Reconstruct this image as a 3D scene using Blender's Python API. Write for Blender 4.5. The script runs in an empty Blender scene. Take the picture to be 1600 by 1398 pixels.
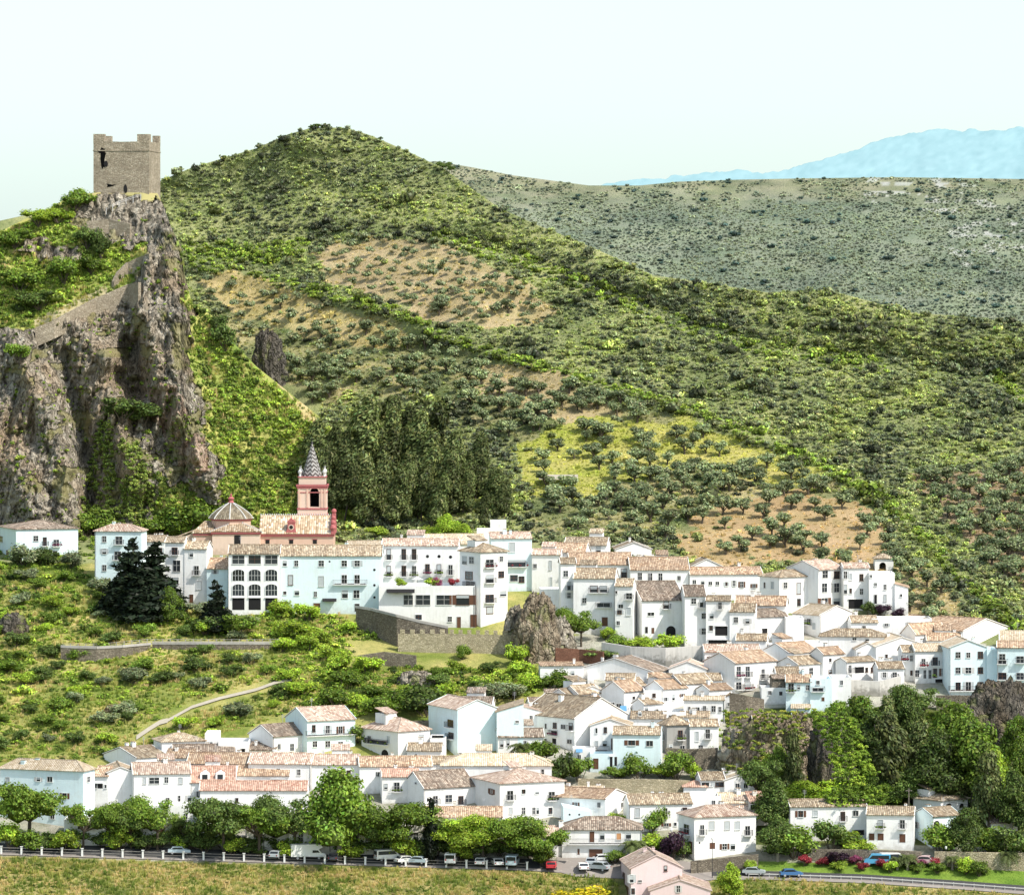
import bpy, bmesh, math, random
import numpy as np
from mathutils import Vector, Matrix

# ------------------------------------------------------------------ basics
SC = bpy.context.scene
COL = SC.collection
F = 7200.0          # focal length in units of 1/1600 of the frame width
HOR = 500.0         # row of the horizon
R = np.random.RandomState(7)
random.seed(11)

def P(px, py, Y):
    """point seen at (px, py) that lies Y metres in front of the camera"""
    return ((px - 800.0) * Y / F, Y, (HOR - py) * Y / F)

def tag(o, label=None, cat=None, group=None, kind=None):
    if label: o['label'] = label
    if cat: o['category'] = cat
    if group: o['group'] = group
    if kind: o['kind'] = kind
    return o

def empty(name, loc=(0, 0, 0), rz=0.0):
    o = bpy.data.objects.new(name, None)
    o.empty_display_size = 0.5
    o.location = loc
    o.rotation_euler = (0, 0, rz)
    COL.objects.link(o)
    return o

def link(name, me, parent=None, loc=None):
    o = bpy.data.objects.new(name, me)
    COL.objects.link(o)
    if parent is not None: o.parent = parent
    if loc is not None: o.location = loc
    return o

def np_mesh(name, verts, faces, mat=None, col=None, smooth=False, k=None):
    """faces: (n,k) int array, one k for all"""
    verts = np.asarray(verts, dtype=np.float32); faces = np.asarray(faces, dtype=np.int32)
    k = faces.shape[1]
    me = bpy.data.meshes.new(name)
    me.vertices.add(len(verts)); me.vertices.foreach_set('co', verts.ravel())
    me.loops.add(faces.size); me.loops.foreach_set('vertex_index', faces.ravel())
    me.polygons.add(len(faces))
    me.polygons.foreach_set('loop_start', np.arange(0, faces.size, k, dtype=np.int32))
    me.polygons.foreach_set('loop_total', np.full(len(faces), k, dtype=np.int32))
    if smooth: me.polygons.foreach_set('use_smooth', np.ones(len(faces), dtype=bool))
    me.update(calc_edges=True)
    if col is not None:
        ca = me.color_attributes.new('Col', 'FLOAT_COLOR', 'POINT')
        c4 = np.ones((len(verts), 4), dtype=np.float32); c4[:, :3] = col
        ca.data.foreach_set('color', c4.ravel())
    if mat: me.materials.append(mat)
    return me

class MB:
    """collects simple solids into one mesh, with tile coordinates in metres"""
    def __init__(s): s.v = []; s.f = []; s.m = []; s.uv = []
    def poly(s, pts, m=0, uv=None):
        i = len(s.v); s.v += [tuple(p) for p in pts]
        s.f.append(list(range(i, i + len(pts)))); s.m.append(m)
        s.uv.append(uv if uv else [(p[0] + p[1], p[2]) for p in pts])
    def box(s, x0, y0, z0, x1, y1, z1, m=0):
        if x0 > x1: x0, x1 = x1, x0
        if y0 > y1: y0, y1 = y1, y0
        if z0 > z1: z0, z1 = z1, z0
        a = (x0, y0, z0); b = (x1, y0, z0); c = (x1, y1, z0); d = (x0, y1, z0)
        e = (x0, y0, z1); f = (x1, y0, z1); g = (x1, y1, z1); h = (x0, y1, z1)
        for q in ((a, d, c, b), (e, f, g, h), (a, b, f, e), (b, c, g, f), (c, d, h, g), (d, a, e, h)): s.poly(q, m)
    def prism(s, pts, off, m=0):
        """closed outline pts extruded by the vector off"""
        q = [tuple(np.add(p, off)) for p in pts]
        s.poly(list(reversed(pts)), m); s.poly(q, m)
        n = len(pts)
        for i in range(n):
            j = (i + 1) % n
            s.poly([pts[i], pts[j], q[j], q[i]], m)
    def bar(s, p, q, r, m=0, n=5, r2=None):
        p = Vector(p); q = Vector(q); d = (q - p)
        if d.length < 1e-6: return
        d.normalize(); r2 = r if r2 is None else r2
        a = d.orthogonal().normalized(); b = d.cross(a)
        A = []; B = []
        for i in range(n):
            t = 2 * math.pi * i / n
            o = a * math.cos(t) + b * math.sin(t)
            A.append(tuple(p + o * r)); B.append(tuple(q + o * r2))
        for i in range(n):
            j = (i + 1) % n
            s.poly([A[i], A[j], B[j], B[i]], m)
        s.poly(list(reversed(A)), m); s.poly(B, m)
    def lathe(s, prof, c=(0, 0, 0), n=24, m=0, flute=0.0):
        """prof: list of (r, z)"""
        rings = []
        for r_, z in prof:
            rings.append([(c[0] + r_ * math.cos(2 * math.pi * i / n), c[1] + r_ * math.sin(2 * math.pi * i / n), c[2] + z) for i in range(n)])
        acc = 0.0
        for k in range(len(prof) - 1):
            dl = math.hypot(prof[k + 1][0] - prof[k][0], prof[k + 1][1] - prof[k][1])
            for i in range(n):
                j = (i + 1) % n
                u0 = 2 * math.pi * prof[0][0] * i / n; u1 = 2 * math.pi * prof[0][0] * (i + 1) / n
                s.poly([rings[k][i], rings[k][j], rings[k + 1][j], rings[k + 1][i]], m, [(u0, acc), (u1, acc), (u1, acc + dl), (u0, acc + dl)])
            acc += dl
    def build(s, name, mats, parent=None, smooth=False, loc=None):
        me = bpy.data.meshes.new(name)
        me.from_pydata(s.v, [], s.f)
        if not isinstance(mats, (list, tuple)): mats = [mats]
        for m in mats: me.materials.append(m)
        me.polygons.foreach_set('material_index', s.m)
        uvl = me.uv_layers.new(name='UVMap')
        flat = [c for f in s.uv for p in f for c in p]
        uvl.data.foreach_set('uv', flat)
        if smooth: me.polygons.foreach_set('use_smooth', [True] * len(s.f))
        me.update()
        return link(name, me, parent, loc)

# ------------------------------------------------------------------ numpy noise
def _hash(ix, iy, iz, seed):
    h = (ix * 374761393 + iy * 668265263 + iz * 2147483647 + seed * 974634777) & 0xffffffff
    h = ((h ^ (h >> 13)) * 1274126177) & 0xffffffff
    h = (h ^ (h >> 16)) & 0xffffffff
    return h.astype(np.float64) / 4294967295.0
def vnoise(x, y, z=0.0, seed=0):
    x = np.asarray(x, float); y = np.asarray(y, float); z = np.broadcast_to(np.asarray(z, float), x.shape)
    xi = np.floor(x).astype(np.int64); yi = np.floor(y).astype(np.int64); zi = np.floor(z).astype(np.int64)
    fx = x - xi; fy = y - yi; fz = z - zi
    fx = fx * fx * (3 - 2 * fx); fy = fy * fy * (3 - 2 * fy); fz = fz * fz * (3 - 2 * fz)
    r = 0
    for dx in (0, 1):
        for dy in (0, 1):
            for dz in (0, 1):
                w = (fx if dx else 1 - fx) * (fy if dy else 1 - fy) * (fz if dz else 1 - fz)
                r = r + w * _hash(xi + dx, yi + dy, zi + dz, seed)
    return r * 2 - 1
def fbm(x, y, z=0.0, seed=0, oct=4, ridged=False):
    a = 1.0; s = 0; t = 0; z = np.asarray(z, float)
    x = np.asarray(x, float); y = np.asarray(y, float)
    for o in range(oct):
        n = vnoise(x * 2 ** o, y * 2 ** o, z * 2 ** o, seed + o * 17)
        if ridged: n = 1 - 2 * np.abs(n)
        s = s + a * n; t += a; a *= 0.5
    return s / t

def in_poly(px, py, poly):
    px = np.asarray(px, float); py = np.asarray(py, float)
    ins = np.zeros(px.shape, bool); n = len(poly)
    for i in range(n):
        x0, y0 = poly[i]; x1, y1 = poly[(i + 1) % n]
        if y0 == y1: continue
        c = ((y0 > py) != (y1 > py)) & (px < (x1 - x0) * (py - y0) / (y1 - y0) + x0)
        ins ^= c
    return ins
def line_dist(px, py, pts):
    d = np.full(np.shape(px), 1e9)
    for (x0, y0), (x1, y1) in zip(pts[:-1], pts[1:]):
        vx, vy = x1 - x0, y1 - y0; L = vx * vx + vy * vy
        t = np.clip(((px - x0) * vx + (py - y0) * vy) / L, 0, 1)
        d = np.minimum(d, np.hypot(px - x0 - t * vx, py - y0 - t * vy))
    return d

# ------------------------------------------------------------------ materials
class NT:
    def __init__(s, name):
        s.mat = bpy.data.materials.new(name); s.mat.use_nodes = True
        s.t = s.mat.node_tree; s.t.nodes.clear()
        s.out = s.t.nodes.new('ShaderNodeOutputMaterial')
    def n(s, typ, **kw):
        nd = s.t.nodes.new('ShaderNode' + typ)
        for k, v in kw.items():
            if k.startswith('_'): setattr(nd, k[1:], v)
            else:
                key = int(k[1:]) if k[0] == 'i' and k[1:].isdigit() else k.replace('__', ' ')
                sk = nd.inputs[key]
                if hasattr(v, 'is_output'): s.t.links.new(v, sk)
                else: sk.default_value = v
        return nd
    def math(s, op, a, b=0.0, c=None):
        kw = dict(_operation=op, i0=a, i1=b)
        if c is not None: kw['i2'] = c
        return s.n('Math', **kw).outputs[0]
    def mix(s, f, a, b, mode='MIX'):
        nd = s.t.nodes.new('ShaderNodeMix'); nd.data_type = 'RGBA'; nd.blend_type = mode
        for sk, v in ((nd.inputs[0], f), (nd.inputs[6], a), (nd.inputs[7], b)):
            if hasattr(v, 'is_output'): s.t.links.new(v, sk)
            elif isinstance(v, (tuple, list)): sk.default_value = (*v[:3], 1)
            else: sk.default_value = v
        return nd.outputs[2]
    def ramp(s, f, stops, interp='LINEAR'):
        nd = s.t.nodes.new('ShaderNodeValToRGB'); nd.color_ramp.interpolation = interp
        e = nd.color_ramp.elements
        while len(e) < len(stops): e.new(0.5)
        for el, (p, c) in zip(e, stops): el.position = p; el.color = (*c[:3], 1) if isinstance(c, (tuple, list)) else (c, c, c, 1)
        s.t.links.new(f, nd.inputs[0]); return nd.outputs[0]
    def noise(s, vec, scale, detail=3.0, rough=0.55):
        return s.n('TexNoise', Vector=vec, Scale=scale, Detail=detail, Roughness=rough).outputs[0]
    def pos(s): return s.n('NewGeometry').outputs['Position']
    def obj(s): return s.n('TexCoord').outputs['Object']
    def scale(s, v, sc): return s.n('Mapping', Vector=v, Scale=sc).outputs[0]
    def finish(s, color, rough=0.9, bump=None, dist=0.1, spec=0.2, strength=1.0, **kw):
        b = s.n('BsdfPrincipled', Roughness=rough)
        b.inputs['Specular IOR Level'].default_value = spec
        if hasattr(color, 'is_output'): s.t.links.new(color, b.inputs['Base Color'])
        else: b.inputs['Base Color'].default_value = (*color, 1)
        for k, v in kw.items(): b.inputs[k.replace('__', ' ')].default_value = v
        if bump is not None:
            bn = s.n('Bump', Height=bump, Distance=dist, Strength=strength)
            s.t.links.new(bn.outputs[0], b.inputs['Normal'])
        s.t.links.new(b.outputs[0], s.out.inputs[0])
        return s.mat

def m_plaster(name, c, dirt=(0.45, 0.42, 0.36), amt=0.35):
    t = NT(name); p = t.pos()
    rnd = t.n('ObjectInfo').outputs['Random']
    big = t.noise(t.scale(p, (0.35, 0.35, 0.35)), 1.0, 4)
    streak = t.noise(t.scale(p, (2.2, 2.2, 0.22)), 1.0, 4)
    fine = t.noise(p, 6.0, 3)
    f = t.ramp(t.math('MULTIPLY', streak, big), [(0.22, 0.0), (0.46, 1.0)])
    f = t.math('MULTIPLY', f, amt)
    col = t.mix(f, c, dirt)
    warm = t.mix(rnd, tuple(x * 0.93 for x in c), tuple(min(1, x * 1.05) for x in c))
    col2 = t.mix(f, warm, dirt)
    oz = t.n('SeparateXYZ', Vector=t.obj()).outputs[2]
    damp = t.math('MULTIPLY', t.ramp(t.math('ADD', t.math('MULTIPLY', oz, 0.22), t.math('MULTIPLY', t.noise(p, 1.3, 4), 0.9)), [(0.42, 1.0), (0.72, 0.0)]), amt * 1.5)
    col2 = t.mix(damp, col2, tuple(x * 0.9 for x in dirt))
    patch = t.ramp(t.noise(t.scale(p, (0.6, 0.6, 0.9)), 1.0, 2), [(0.56, 0.0), (0.60, 1.0)])
    col2 = t.mix(t.math('MULTIPLY', patch, 0.10), col2, (0.70, 0.66, 0.58))
    col2 = t.mix(t.ramp(fine, [(0.3, 0.0), (0.75, 0.14)]), col2, dirt)
    return t.finish(col2, 0.92, fine, 0.03)

def m_plain(name, c, rough=0.6, var=0.12, spec=0.3, **kw):
    t = NT(name); n = t.noise(t.obj(), 2.5, 3)
    col = t.mix(n, tuple(x * (1 - var) for x in c), tuple(x * (1 + var) for x in c))
    return t.finish(col, rough, spec=spec, **kw)

def m_tiles(name, lo, mid, hi, lichen, pu=0.36, pv=0.55):
    t = NT(name); uv = t.n('TexCoord').outputs['UV']
    sx = t.n('SeparateXYZ', Vector=uv)
    rnd = t.n('ObjectInfo').outputs['Random']
    u = t.math('DIVIDE', sx.outputs[0], pu); v = t.math('DIVIDE', sx.outputs[1], pv)
    cell = t.n('CombineXYZ', X=t.math('FLOOR', u), Y=t.math('FLOOR', v), Z=rnd).outputs[0]
    wn = t.n('TexWhiteNoise', Vector=cell).outputs[0]
    # long columns differ as well: one channel is often cleaner than the next
    wc = t.n('TexWhiteNoise', Vector=t.n('CombineXYZ', X=t.math('FLOOR', u), Y=0.0, Z=rnd).outputs[0]).outputs[0]
    w = t.math('ADD', t.math('MULTIPLY', wn, 0.8), t.math('MULTIPLY', wc, 0.2))
    col = t.ramp(w, [(0.1, lo), (0.5, mid), (0.9, hi)])
    p = t.pos()
    big = t.noise(t.scale(p, (0.5, 0.5, 0.5)), 1.0, 5, 0.65)
    col = t.mix(t.ramp(big, [(0.38, 0.0), (0.66, 0.8)]), col, lichen)
    fr = t.math('FRACT', u)
    wave = t.math('ABSOLUTE', t.math('SUBTRACT', t.math('MULTIPLY', fr, 2.0), 1.0))   # 0 at crest, 1 in channel
    row = t.math('FRACT', v)
    dark = t.math('MULTIPLY', t.math('POWER', wave, 2.0), 0.42)
    col = t.mix(dark, col, tuple(x * 0.35 for x in lo))
    h = t.math('SUBTRACT', t.math('MULTIPLY', row, -0.4), wave)
    tone = t.math('MULTIPLY_ADD', rnd, 0.45, 0.85)
    col = t.mix(1.0, col, t.n('CombineColor', Red=tone, Green=tone, Blue=tone).outputs[0], 'MULTIPLY')
    return t.finish(col, 0.9, h, 0.09)

def m_stone(name, lo, hi, mortar, sc=2.2, zs=2.0, bump=0.12):
    t = NT(name); p = t.pos()
    vo = t.n('TexVoronoi', Vector=t.scale(p, (1, 1, zs)), Scale=sc)
    ed = t.n('TexVoronoi', _feature='DISTANCE_TO_EDGE', Vector=t.scale(p, (1, 1, zs)), Scale=sc).outputs[0]
    c = t.mix(t.n('SeparateColor', Color=vo.outputs['Color']).outputs[0], lo, hi)
    big = t.noise(p, 0.35, 5, 0.65)
    c = t.mix(t.ramp(big, [(0.35, 0.0), (0.7, 0.6)]), c, tuple(x * 0.5 for x in lo))
    c = t.mix(t.ramp(ed, [(0.0, 0.8), (0.09, 0.0)]), c, mortar)
    h = t.math('ADD', t.ramp(ed, [(0.0, 0.0), (0.15, 1.0)]), t.noise(p, 5.0, 4))
    return t.finish(c, 0.95, h, bump)

def m_rock(name, lo, mid, hi, ochre, sc=1.0):
    t = NT(name); p = t.pos()
    ps = t.scale(p, (0.55 * sc, 0.3 * sc, 0.16 * sc))
    n1 = t.noise(ps, 1.0, 8, 0.65)
    n2 = t.noise(t.scale(p, (sc, sc, sc)), 0.9, 6, 0.7)
    n3 = t.noise(t.scale(p, (0.05 * sc, 0.05 * sc, 0.04 * sc)), 1.0, 3)
    cr = t.n('TexVoronoi', _feature='DISTANCE_TO_EDGE', Vector=t.scale(t.n('VectorMath', _operation='ADD', i0=p, i1=t.n('VectorMath', _operation='SCALE', i0=t.n('TexNoise', Vector=p, Scale=0.4).outputs['Color'], Scale=3.0).outputs[0]).outputs[0], (0.5 * sc, 0.5 * sc, 0.22 * sc)), Scale=1.0).outputs[0]
    c = t.ramp(n1, [(0.3, lo), (0.5, mid), (0.68, hi)])
    c = t.mix(t.ramp(n3, [(0.52, 0.0), (0.64, 0.75)]), c, ochre)
    c = t.mix(t.ramp(n2, [(0.35, 0.65), (0.55, 0.0)]), c, tuple(x * 0.35 for x in lo))
    c = t.mix(t.ramp(cr, [(0.0, 0.75), (0.06, 0.0)]), c, tuple(x * 0.25 for x in lo))
    at = t.n('Attribute', _attribute_name='Col')
    c = t.mix(at.outputs['Alpha'], c, at.outputs['Color'])
    n4 = t.noise(t.scale(p, (sc, sc, sc * .6)), 2.6, 4, 0.7)
    h = t.math('ADD', t.math('MULTIPLY', n1, 1.3), t.math('ADD', t.math('ADD', t.math('MULTIPLY', n2, 0.9), t.math('MULTIPLY', n4, 0.5)), t.ramp(cr, [(0.0, 0.0), (0.12, 0.6)])))
    h = t.math('MULTIPLY', h, t.math('SUBTRACT', 1.0, at.outputs['Alpha']))
    return t.finish(c, 0.95, h, 1.4)

def m_ground(name, bump=0.5, sc=1.0):
    """colour comes from the masks stored with the mesh, broken up by grass, soil and stones"""
    t = NT(name); p = t.pos()
    at = t.n('Attribute', _attribute_name='Col').outputs['Color']
    n1 = t.noise(p, 0.9 * sc, 6, 0.7); n2 = t.noise(p, 0.12 * sc, 4, 0.6); n3 = t.noise(t.scale(p, (1, 1, 1)), 3.5 * sc, 3, 0.7)
    c = t.mix(t.ramp(n1, [(0.3, 0.75), (0.5, 0.0)]), at, t.mix(1.0, at, (0.42, 0.5, 0.38), 'MULTIPLY'))
    c = t.mix(t.ramp(n1, [(0.55, 0.0), (0.75, 0.6)]), c, t.mix(1.0, at, (1.45, 1.35, 1.2), 'MULTIPLY'))
    c = t.mix(t.ramp(n2, [(0.4, 0.0), (0.65, 0.35)]), c, t.mix(1.0, at, (0.75, 0.95, 0.6), 'MULTIPLY'))
    c = t.mix(t.ramp(n3, [(0.3, 0.4), (0.5, 0.0)]), c, t.mix(1.0, at, (0.5, 0.5, 0.5), 'MULTIPLY'))
    return t.finish(c, 0.95, t.math('ADD', n1, t.math('MULTIPLY', n3, 0.5)), bump)

def m_leaf(name, c, var=0.25, trans=0.25, hue=(1.0, 1.0, 1.0)):
    t = NT(name)
    rnd = t.n('ObjectInfo').outputs['Random']
    at = t.n('Attribute', _attribute_name='Col').outputs['Color']
    base = t.mix(rnd, tuple(x * (1 - var) for x in c), tuple(x * (1 + var) * h for x, h in zip(c, hue)))
    col = t.mix(1.0, base, at, 'MULTIPLY')
    d = t.n('BsdfDiffuse', Color=col, Roughness=0.5); tr = t.n('BsdfTranslucent', Color=t.mix(1.0, col, (1.3, 1.35, 0.6), 'MULTIPLY'))
    ms = t.n('MixShader', Fac=trans, i1=d.outputs[0], i2=tr.outputs[0])
    gl = t.n('BsdfGlossy', Color=(1, 1, 1, 1), Roughness=0.5)
    ms2 = t.n('MixShader', Fac=0.012, i1=ms.outputs[0], i2=gl.outputs[0])
    t.t.links.new(ms2.outputs[0], t.out.inputs[0])
    return t.mat

M = {}
M['w'] = m_plaster('white_plaster', (0.90, 0.895, 0.88), amt=0.30)
M['c'] = m_plaster('pale_blue_plaster', (0.75, 0.885, 0.91), (0.48, 0.52, 0.52), 0.34)
M['k'] = m_plaster('cream_plaster', (0.80, 0.77, 0.70), amt=0.3)
M['p'] = m_plaster('pink_plaster', (0.78, 0.62, 0.62), (0.5, 0.4, 0.38), 0.3)
M['g'] = m_plaster('grey_render', (0.36, 0.35, 0.33), (0.2, 0.19, 0.17), 0.5)
M['church'] = m_plaster('salmon_plaster', (0.70, 0.47, 0.37), (0.42, 0.28, 0.2), 0.35)
M['church_pale'] = m_plaster('buff_plaster', (0.72, 0.55, 0.45), (0.45, 0.33, 0.25), 0.3)
M['church_red'] = m_plain('crimson_paint', (0.42, 0.13, 0.13), 0.9, 0.25)
M['s'] = m_stone('rubble_stone', (0.20, 0.17, 0.13), (0.40, 0.35, 0.27), (0.12, 0.1, 0.08), 2.6, 1.6)
M['castle'] = m_stone('castle_masonry', (0.36, 0.30, 0.22), (0.60, 0.52, 0.40), (0.26, 0.22, 0.16), 1.9, 1.8, 0.10)
M['wallgold'] = m_stone('sandy_masonry', (0.46, 0.40, 0.26), (0.74, 0.65, 0.46), (0.34, 0.29, 0.19), 2.4, 1.6)
M['brick'] = m_stone('brown_brick', (0.26, 0.12, 0.08), (0.38, 0.2, 0.13), (0.14, 0.09, 0.07), 3.4, 2.5)
M['t_tan'] = m_tiles('tan_tiles', (0.19, 0.135, 0.09), (0.41, 0.31, 0.205), (0.68, 0.58, 0.43), (0.28, 0.23, 0.17))
M['t_orange'] = m_tiles('orange_tiles', (0.22, 0.135, 0.085), (0.46, 0.31, 0.20), (0.70, 0.55, 0.39), (0.36, 0.27, 0.20))
M['t_pink'] = m_tiles('pink_tiles', (0.31, 0.19, 0.14), (0.56, 0.43, 0.33), (0.80, 0.69, 0.57), (0.44, 0.33, 0.27))
M['t_cream'] = m_tiles('cream_tiles', (0.44, 0.34, 0.22), (0.66, 0.54, 0.39), (0.78, 0.68, 0.54), (0.46, 0.38, 0.28))
M['t_brown'] = m_tiles('brown_tiles', (0.13, 0.09, 0.065), (0.31, 0.235, 0.18), (0.54, 0.45, 0.36), (0.19, 0.16, 0.13))
M['t_red'] = m_tiles('red_tiles', (0.33, 0.17, 0.12), (0.58, 0.35, 0.26), (0.77, 0.54, 0.42), (0.44, 0.30, 0.23))
M['t_church'] = m_tiles('speckled_tiles', (0.26, 0.18, 0.11), (0.56, 0.42, 0.28), (0.80, 0.72, 0.58), (0.38, 0.28, 0.18), 0.5, 0.7)
def m_spire(name):
    t = NT(name); uv = t.n('TexCoord').outputs['UV']; sx = t.n('SeparateXYZ', Vector=uv)
    zig = t.math('ABSOLUTE', t.math('SUBTRACT', t.math('FRACT', t.math('DIVIDE', sx.outputs[0], 1.4)), 0.5))
    v = t.math('FRACT', t.math('DIVIDE', t.math('ADD', sx.outputs[1], t.math('MULTIPLY', zig, 1.3)), 0.95))
    c = t.ramp(v, [(0.0, (0.36, 0.345, 0.33)), (0.5, (0.075, 0.065, 0.06))], 'CONSTANT')
    return t.finish(c, 0.6, v, 0.03, spec=0.3)
M['spire'] = m_spire('zigzag_glazed_tiles')
M['dome'] = m_tiles('grey_dome_tiles', (0.15, 0.125, 0.09), (0.30, 0.26, 0.19), (0.46, 0.40, 0.30), (0.24, 0.19, 0.12), 0.5, 0.6)
M['domerib'] = m_plain('white_blue_rib_tiles', (0.6, 0.6, 0.58), 0.6, 0.3)
def m_glass(name, c):
    t = NT(name); n = t.n('ObjectInfo').outputs['Random']
    col = t.mix(n, tuple(x * 0.5 for x in c), tuple(x * 1.8 for x in c))
    return t.finish(col, 0.12, spec=0.6)
M['glass'] = m_glass('dark_glass', (0.022, 0.026, 0.032))
M['blind'] = m_plain('lowered_blind', (0.44, 0.47, 0.48), 0.7, 0.15)
M['frame'] = m_plain('pale_frame', (0.55, 0.54, 0.52), 0.6)
M['frame_brown'] = m_plain('brown_wood', (0.13, 0.06, 0.035), 0.6, 0.25)
M['orangewood'] = m_plain('orange_blind', (0.55, 0.28, 0.13), 0.6, 0.2)
M['green_metal'] = m_plain('weathered_blue_paint', (0.12, 0.3, 0.5), 0.5)
M['iron'] = m_plain('black_iron', (0.03, 0.03, 0.034), 0.5)
M['dark'] = m_plain('deep_opening', (0.018, 0.017, 0.018), 0.9)
M['white_paint'] = m_plain('white_paint', (0.78, 0.78, 0.76), 0.6, 0.06)
M['concrete'] = m_plaster('concrete', (0.42, 0.40, 0.37), (0.22, 0.2, 0.18), 0.45)
M['palewall'] = m_plaster('stained_whitewash', (0.62, 0.60, 0.56), (0.28, 0.27, 0.24), 0.75)
M['asphalt'] = m_plain('asphalt', (0.055, 0.055, 0.056), 0.9, 0.25)
M['paving'] = m_plaster('pale_paving', (0.40, 0.37, 0.33), (0.25, 0.22, 0.2), 0.5)
M['path'] = m_plaster('dusty_path', (0.70, 0.65, 0.54), (0.36, 0.32, 0.25), 0.5)
M['bark'] = m_plain('bark', (0.10, 0.08, 0.06), 0.95, 0.4)
M['bark_pale'] = m_plain('pale_bark', (0.26, 0.23, 0.19), 0.95, 0.35)
M['rubber'] = m_plain('rubber', (0.02, 0.02, 0.02), 0.8)
M['rim'] = m_plain('wheel_metal', (0.4, 0.4, 0.42), 0.4)
M['chrome'] = m_plain('lamp_glass', (0.7, 0.7, 0.68), 0.15, 0.05, 0.6)
M['taillight'] = m_plain('red_lens', (0.35, 0.02, 0.02), 0.3)
M['rock'] = m_rock('grey_limestone', (0.17, 0.145, 0.11), (0.50, 0.44, 0.345), (0.88, 0.81, 0.67), (0.58, 0.44, 0.29))
M['rock_warm'] = m_rock('ochre_limestone', (0.20, 0.16, 0.11), (0.52, 0.42, 0.30), (0.80, 0.70, 0.52), (0.58, 0.44, 0.27), 1.6)
M['rock_dark'] = m_rock('dark_limestone', (0.08, 0.072, 0.062), (0.20, 0.18, 0.15), (0.38, 0.34, 0.28), (0.26, 0.2, 0.13), 1.6)
M['ground'] = m_ground('hill_ground')
M['far_ground'] = m_ground('far_hill_ground', 1.2, 0.5)
def m_leafset():
    M['scrub'] = m_leaf('scrub_leaves', (1, 1, 1), 0.0)
    M['olive'] = m_leaf('olive_leaves', (0.29, 0.34, 0.18), 0.32, 0.2)
    M['broad'] = m_leaf('broad_leaves', (0.215, 0.32, 0.05), 0.3, 0.3)
    M['lime'] = m_leaf('lime_green_leaves', (0.42, 0.56, 0.07), 0.25, 0.35)
    M['deep'] = m_leaf('deep_green_leaves', (0.14, 0.205, 0.05), 0.35, 0.2)
    M['pine'] = m_leaf('pine_needles', (0.145, 0.175, 0.06), 0.45, 0.12)
    M['fir'] = m_leaf('dark_fir_needles', (0.018, 0.028, 0.014), 0.2, 0.04)
    M['palm'] = m_leaf('palm_fronds', (0.12, 0.15, 0.05), 0.2, 0.15)
    M['purple'] = m_leaf('purple_leaves', (0.06, 0.03, 0.05), 0.2, 0.15)
    M['pinkflower'] = m_leaf('pink_blossom', (0.40, 0.10, 0.20), 0.3, 0.2)
    M['redflower'] = m_leaf('red_blossom', (0.42, 0.06, 0.08), 0.3, 0.2)
    M['yellowbush'] = m_leaf('yellow_blossom', (0.62, 0.52, 0.03), 0.15, 0.2)
m_leafset()
# ------------------------------------------------------------------ terrain
def _ip(x, pairs):
    pairs = sorted(pairs); return np.interp(x, [p[0] for p in pairs], [p[1] for p in pairs])
SKY_MAIN = [(-900, 520), (-300, 420), (0, 345), (150, 312), (245, 285), (300, 262), (350, 247), (400, 232), (450, 210), (490, 199), (540, 200), (580, 212), (640, 238), (690, 262), (730, 290),
            (780, 325), (840, 352), (900, 376), (960, 402), (1020, 430), (1100, 442), (1200, 457), (1290, 452), (1350, 468), (1420, 488), (1500, 494), (1600, 505), (1900, 560), (2500, 640)]
def depth_main(px, py, relief=True):
    px = np.asarray(px, float); py = np.asarray(py, float)
    Y = _ip(py, [(1700, 735), (1500, 800), (1398, 838), (1340, 852), (1200, 893), (1100, 925), (1000, 962), (900, 1000), (860, 1018), (840, 1030), (800, 1050), (700, 1100), (500, 1165), (300, 1228), (150, 1275)])
    wl = np.clip((860 - px) / 560, 0, 1); wl = wl * wl * (3 - 2 * wl)
    Y = Y + wl * _ip(py, [(880, 0), (845, 14), (800, 34), (700, 46), (500, 40), (300, 25), (200, 0)])
    if relief:
        up = np.clip((880 - py) / 120, 0, 1)
        x = px * Y / F
        n = fbm(x / 55, py / 110, 0.0, 3, 3) * 9 + fbm(x / 16, py / 45, 0.3, 9, 3) * 2.6
        # the spur that runs down to the right and the gully above it
        d2 = line_sd(px, py, SPUR)
        n = n + np.where(d2 < 0, 9 * np.exp(-(d2 / 34) ** 2), -5 * np.exp(-(d2 / 60) ** 2)) * np.clip((px - 640) / 150, 0, 1)
        d3 = line_sd(px, py, HEDGE)
        n = n - 3.5 * np.exp(-(d3 / 16) ** 2)
        Y = Y + n * up
        town = np.clip((py - 880) / 60, 0, 1)
        Y = Y + town * fbm(x / 14, py / 30, 0.9, 21, 3) * 1.1 * np.clip((1190 - py) / 60, 0.25, 1)
    return Y
def line_sd(px, py, pts):
    """vertical distance to a line, negative above it"""
    return py - np.interp(px, [p[0] for p in pts], [p[1] for p in pts])
SPUR = [(690, 375), (800, 402), (900, 440), (1000, 482), (1100, 520), (1200, 545), (1300, 562), (1380, 572), (1500, 590), (1600, 612), (2000, 720)]
HEDGE = [(300, 415), (440, 442), (540, 470), (620, 490), (700, 530), (800, 562), (900, 590), (1000, 617), (1100, 652), (1200, 692), (1290, 732), (1390, 790), (1450, 850), (1500, 905), (1560, 955), (1620, 1010), (2000, 1200)]
GROVE1 = [(485, 395), (560, 372), (690, 378), (760, 412), (830, 448), (862, 492), (790, 512), (690, 510), (600, 468), (510, 440)]
GROVE2 = [(300, 440), (370, 424), (440, 450), (560, 496), (650, 520), (600, 540), (500, 530), (420, 515), (340, 475)]
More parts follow.
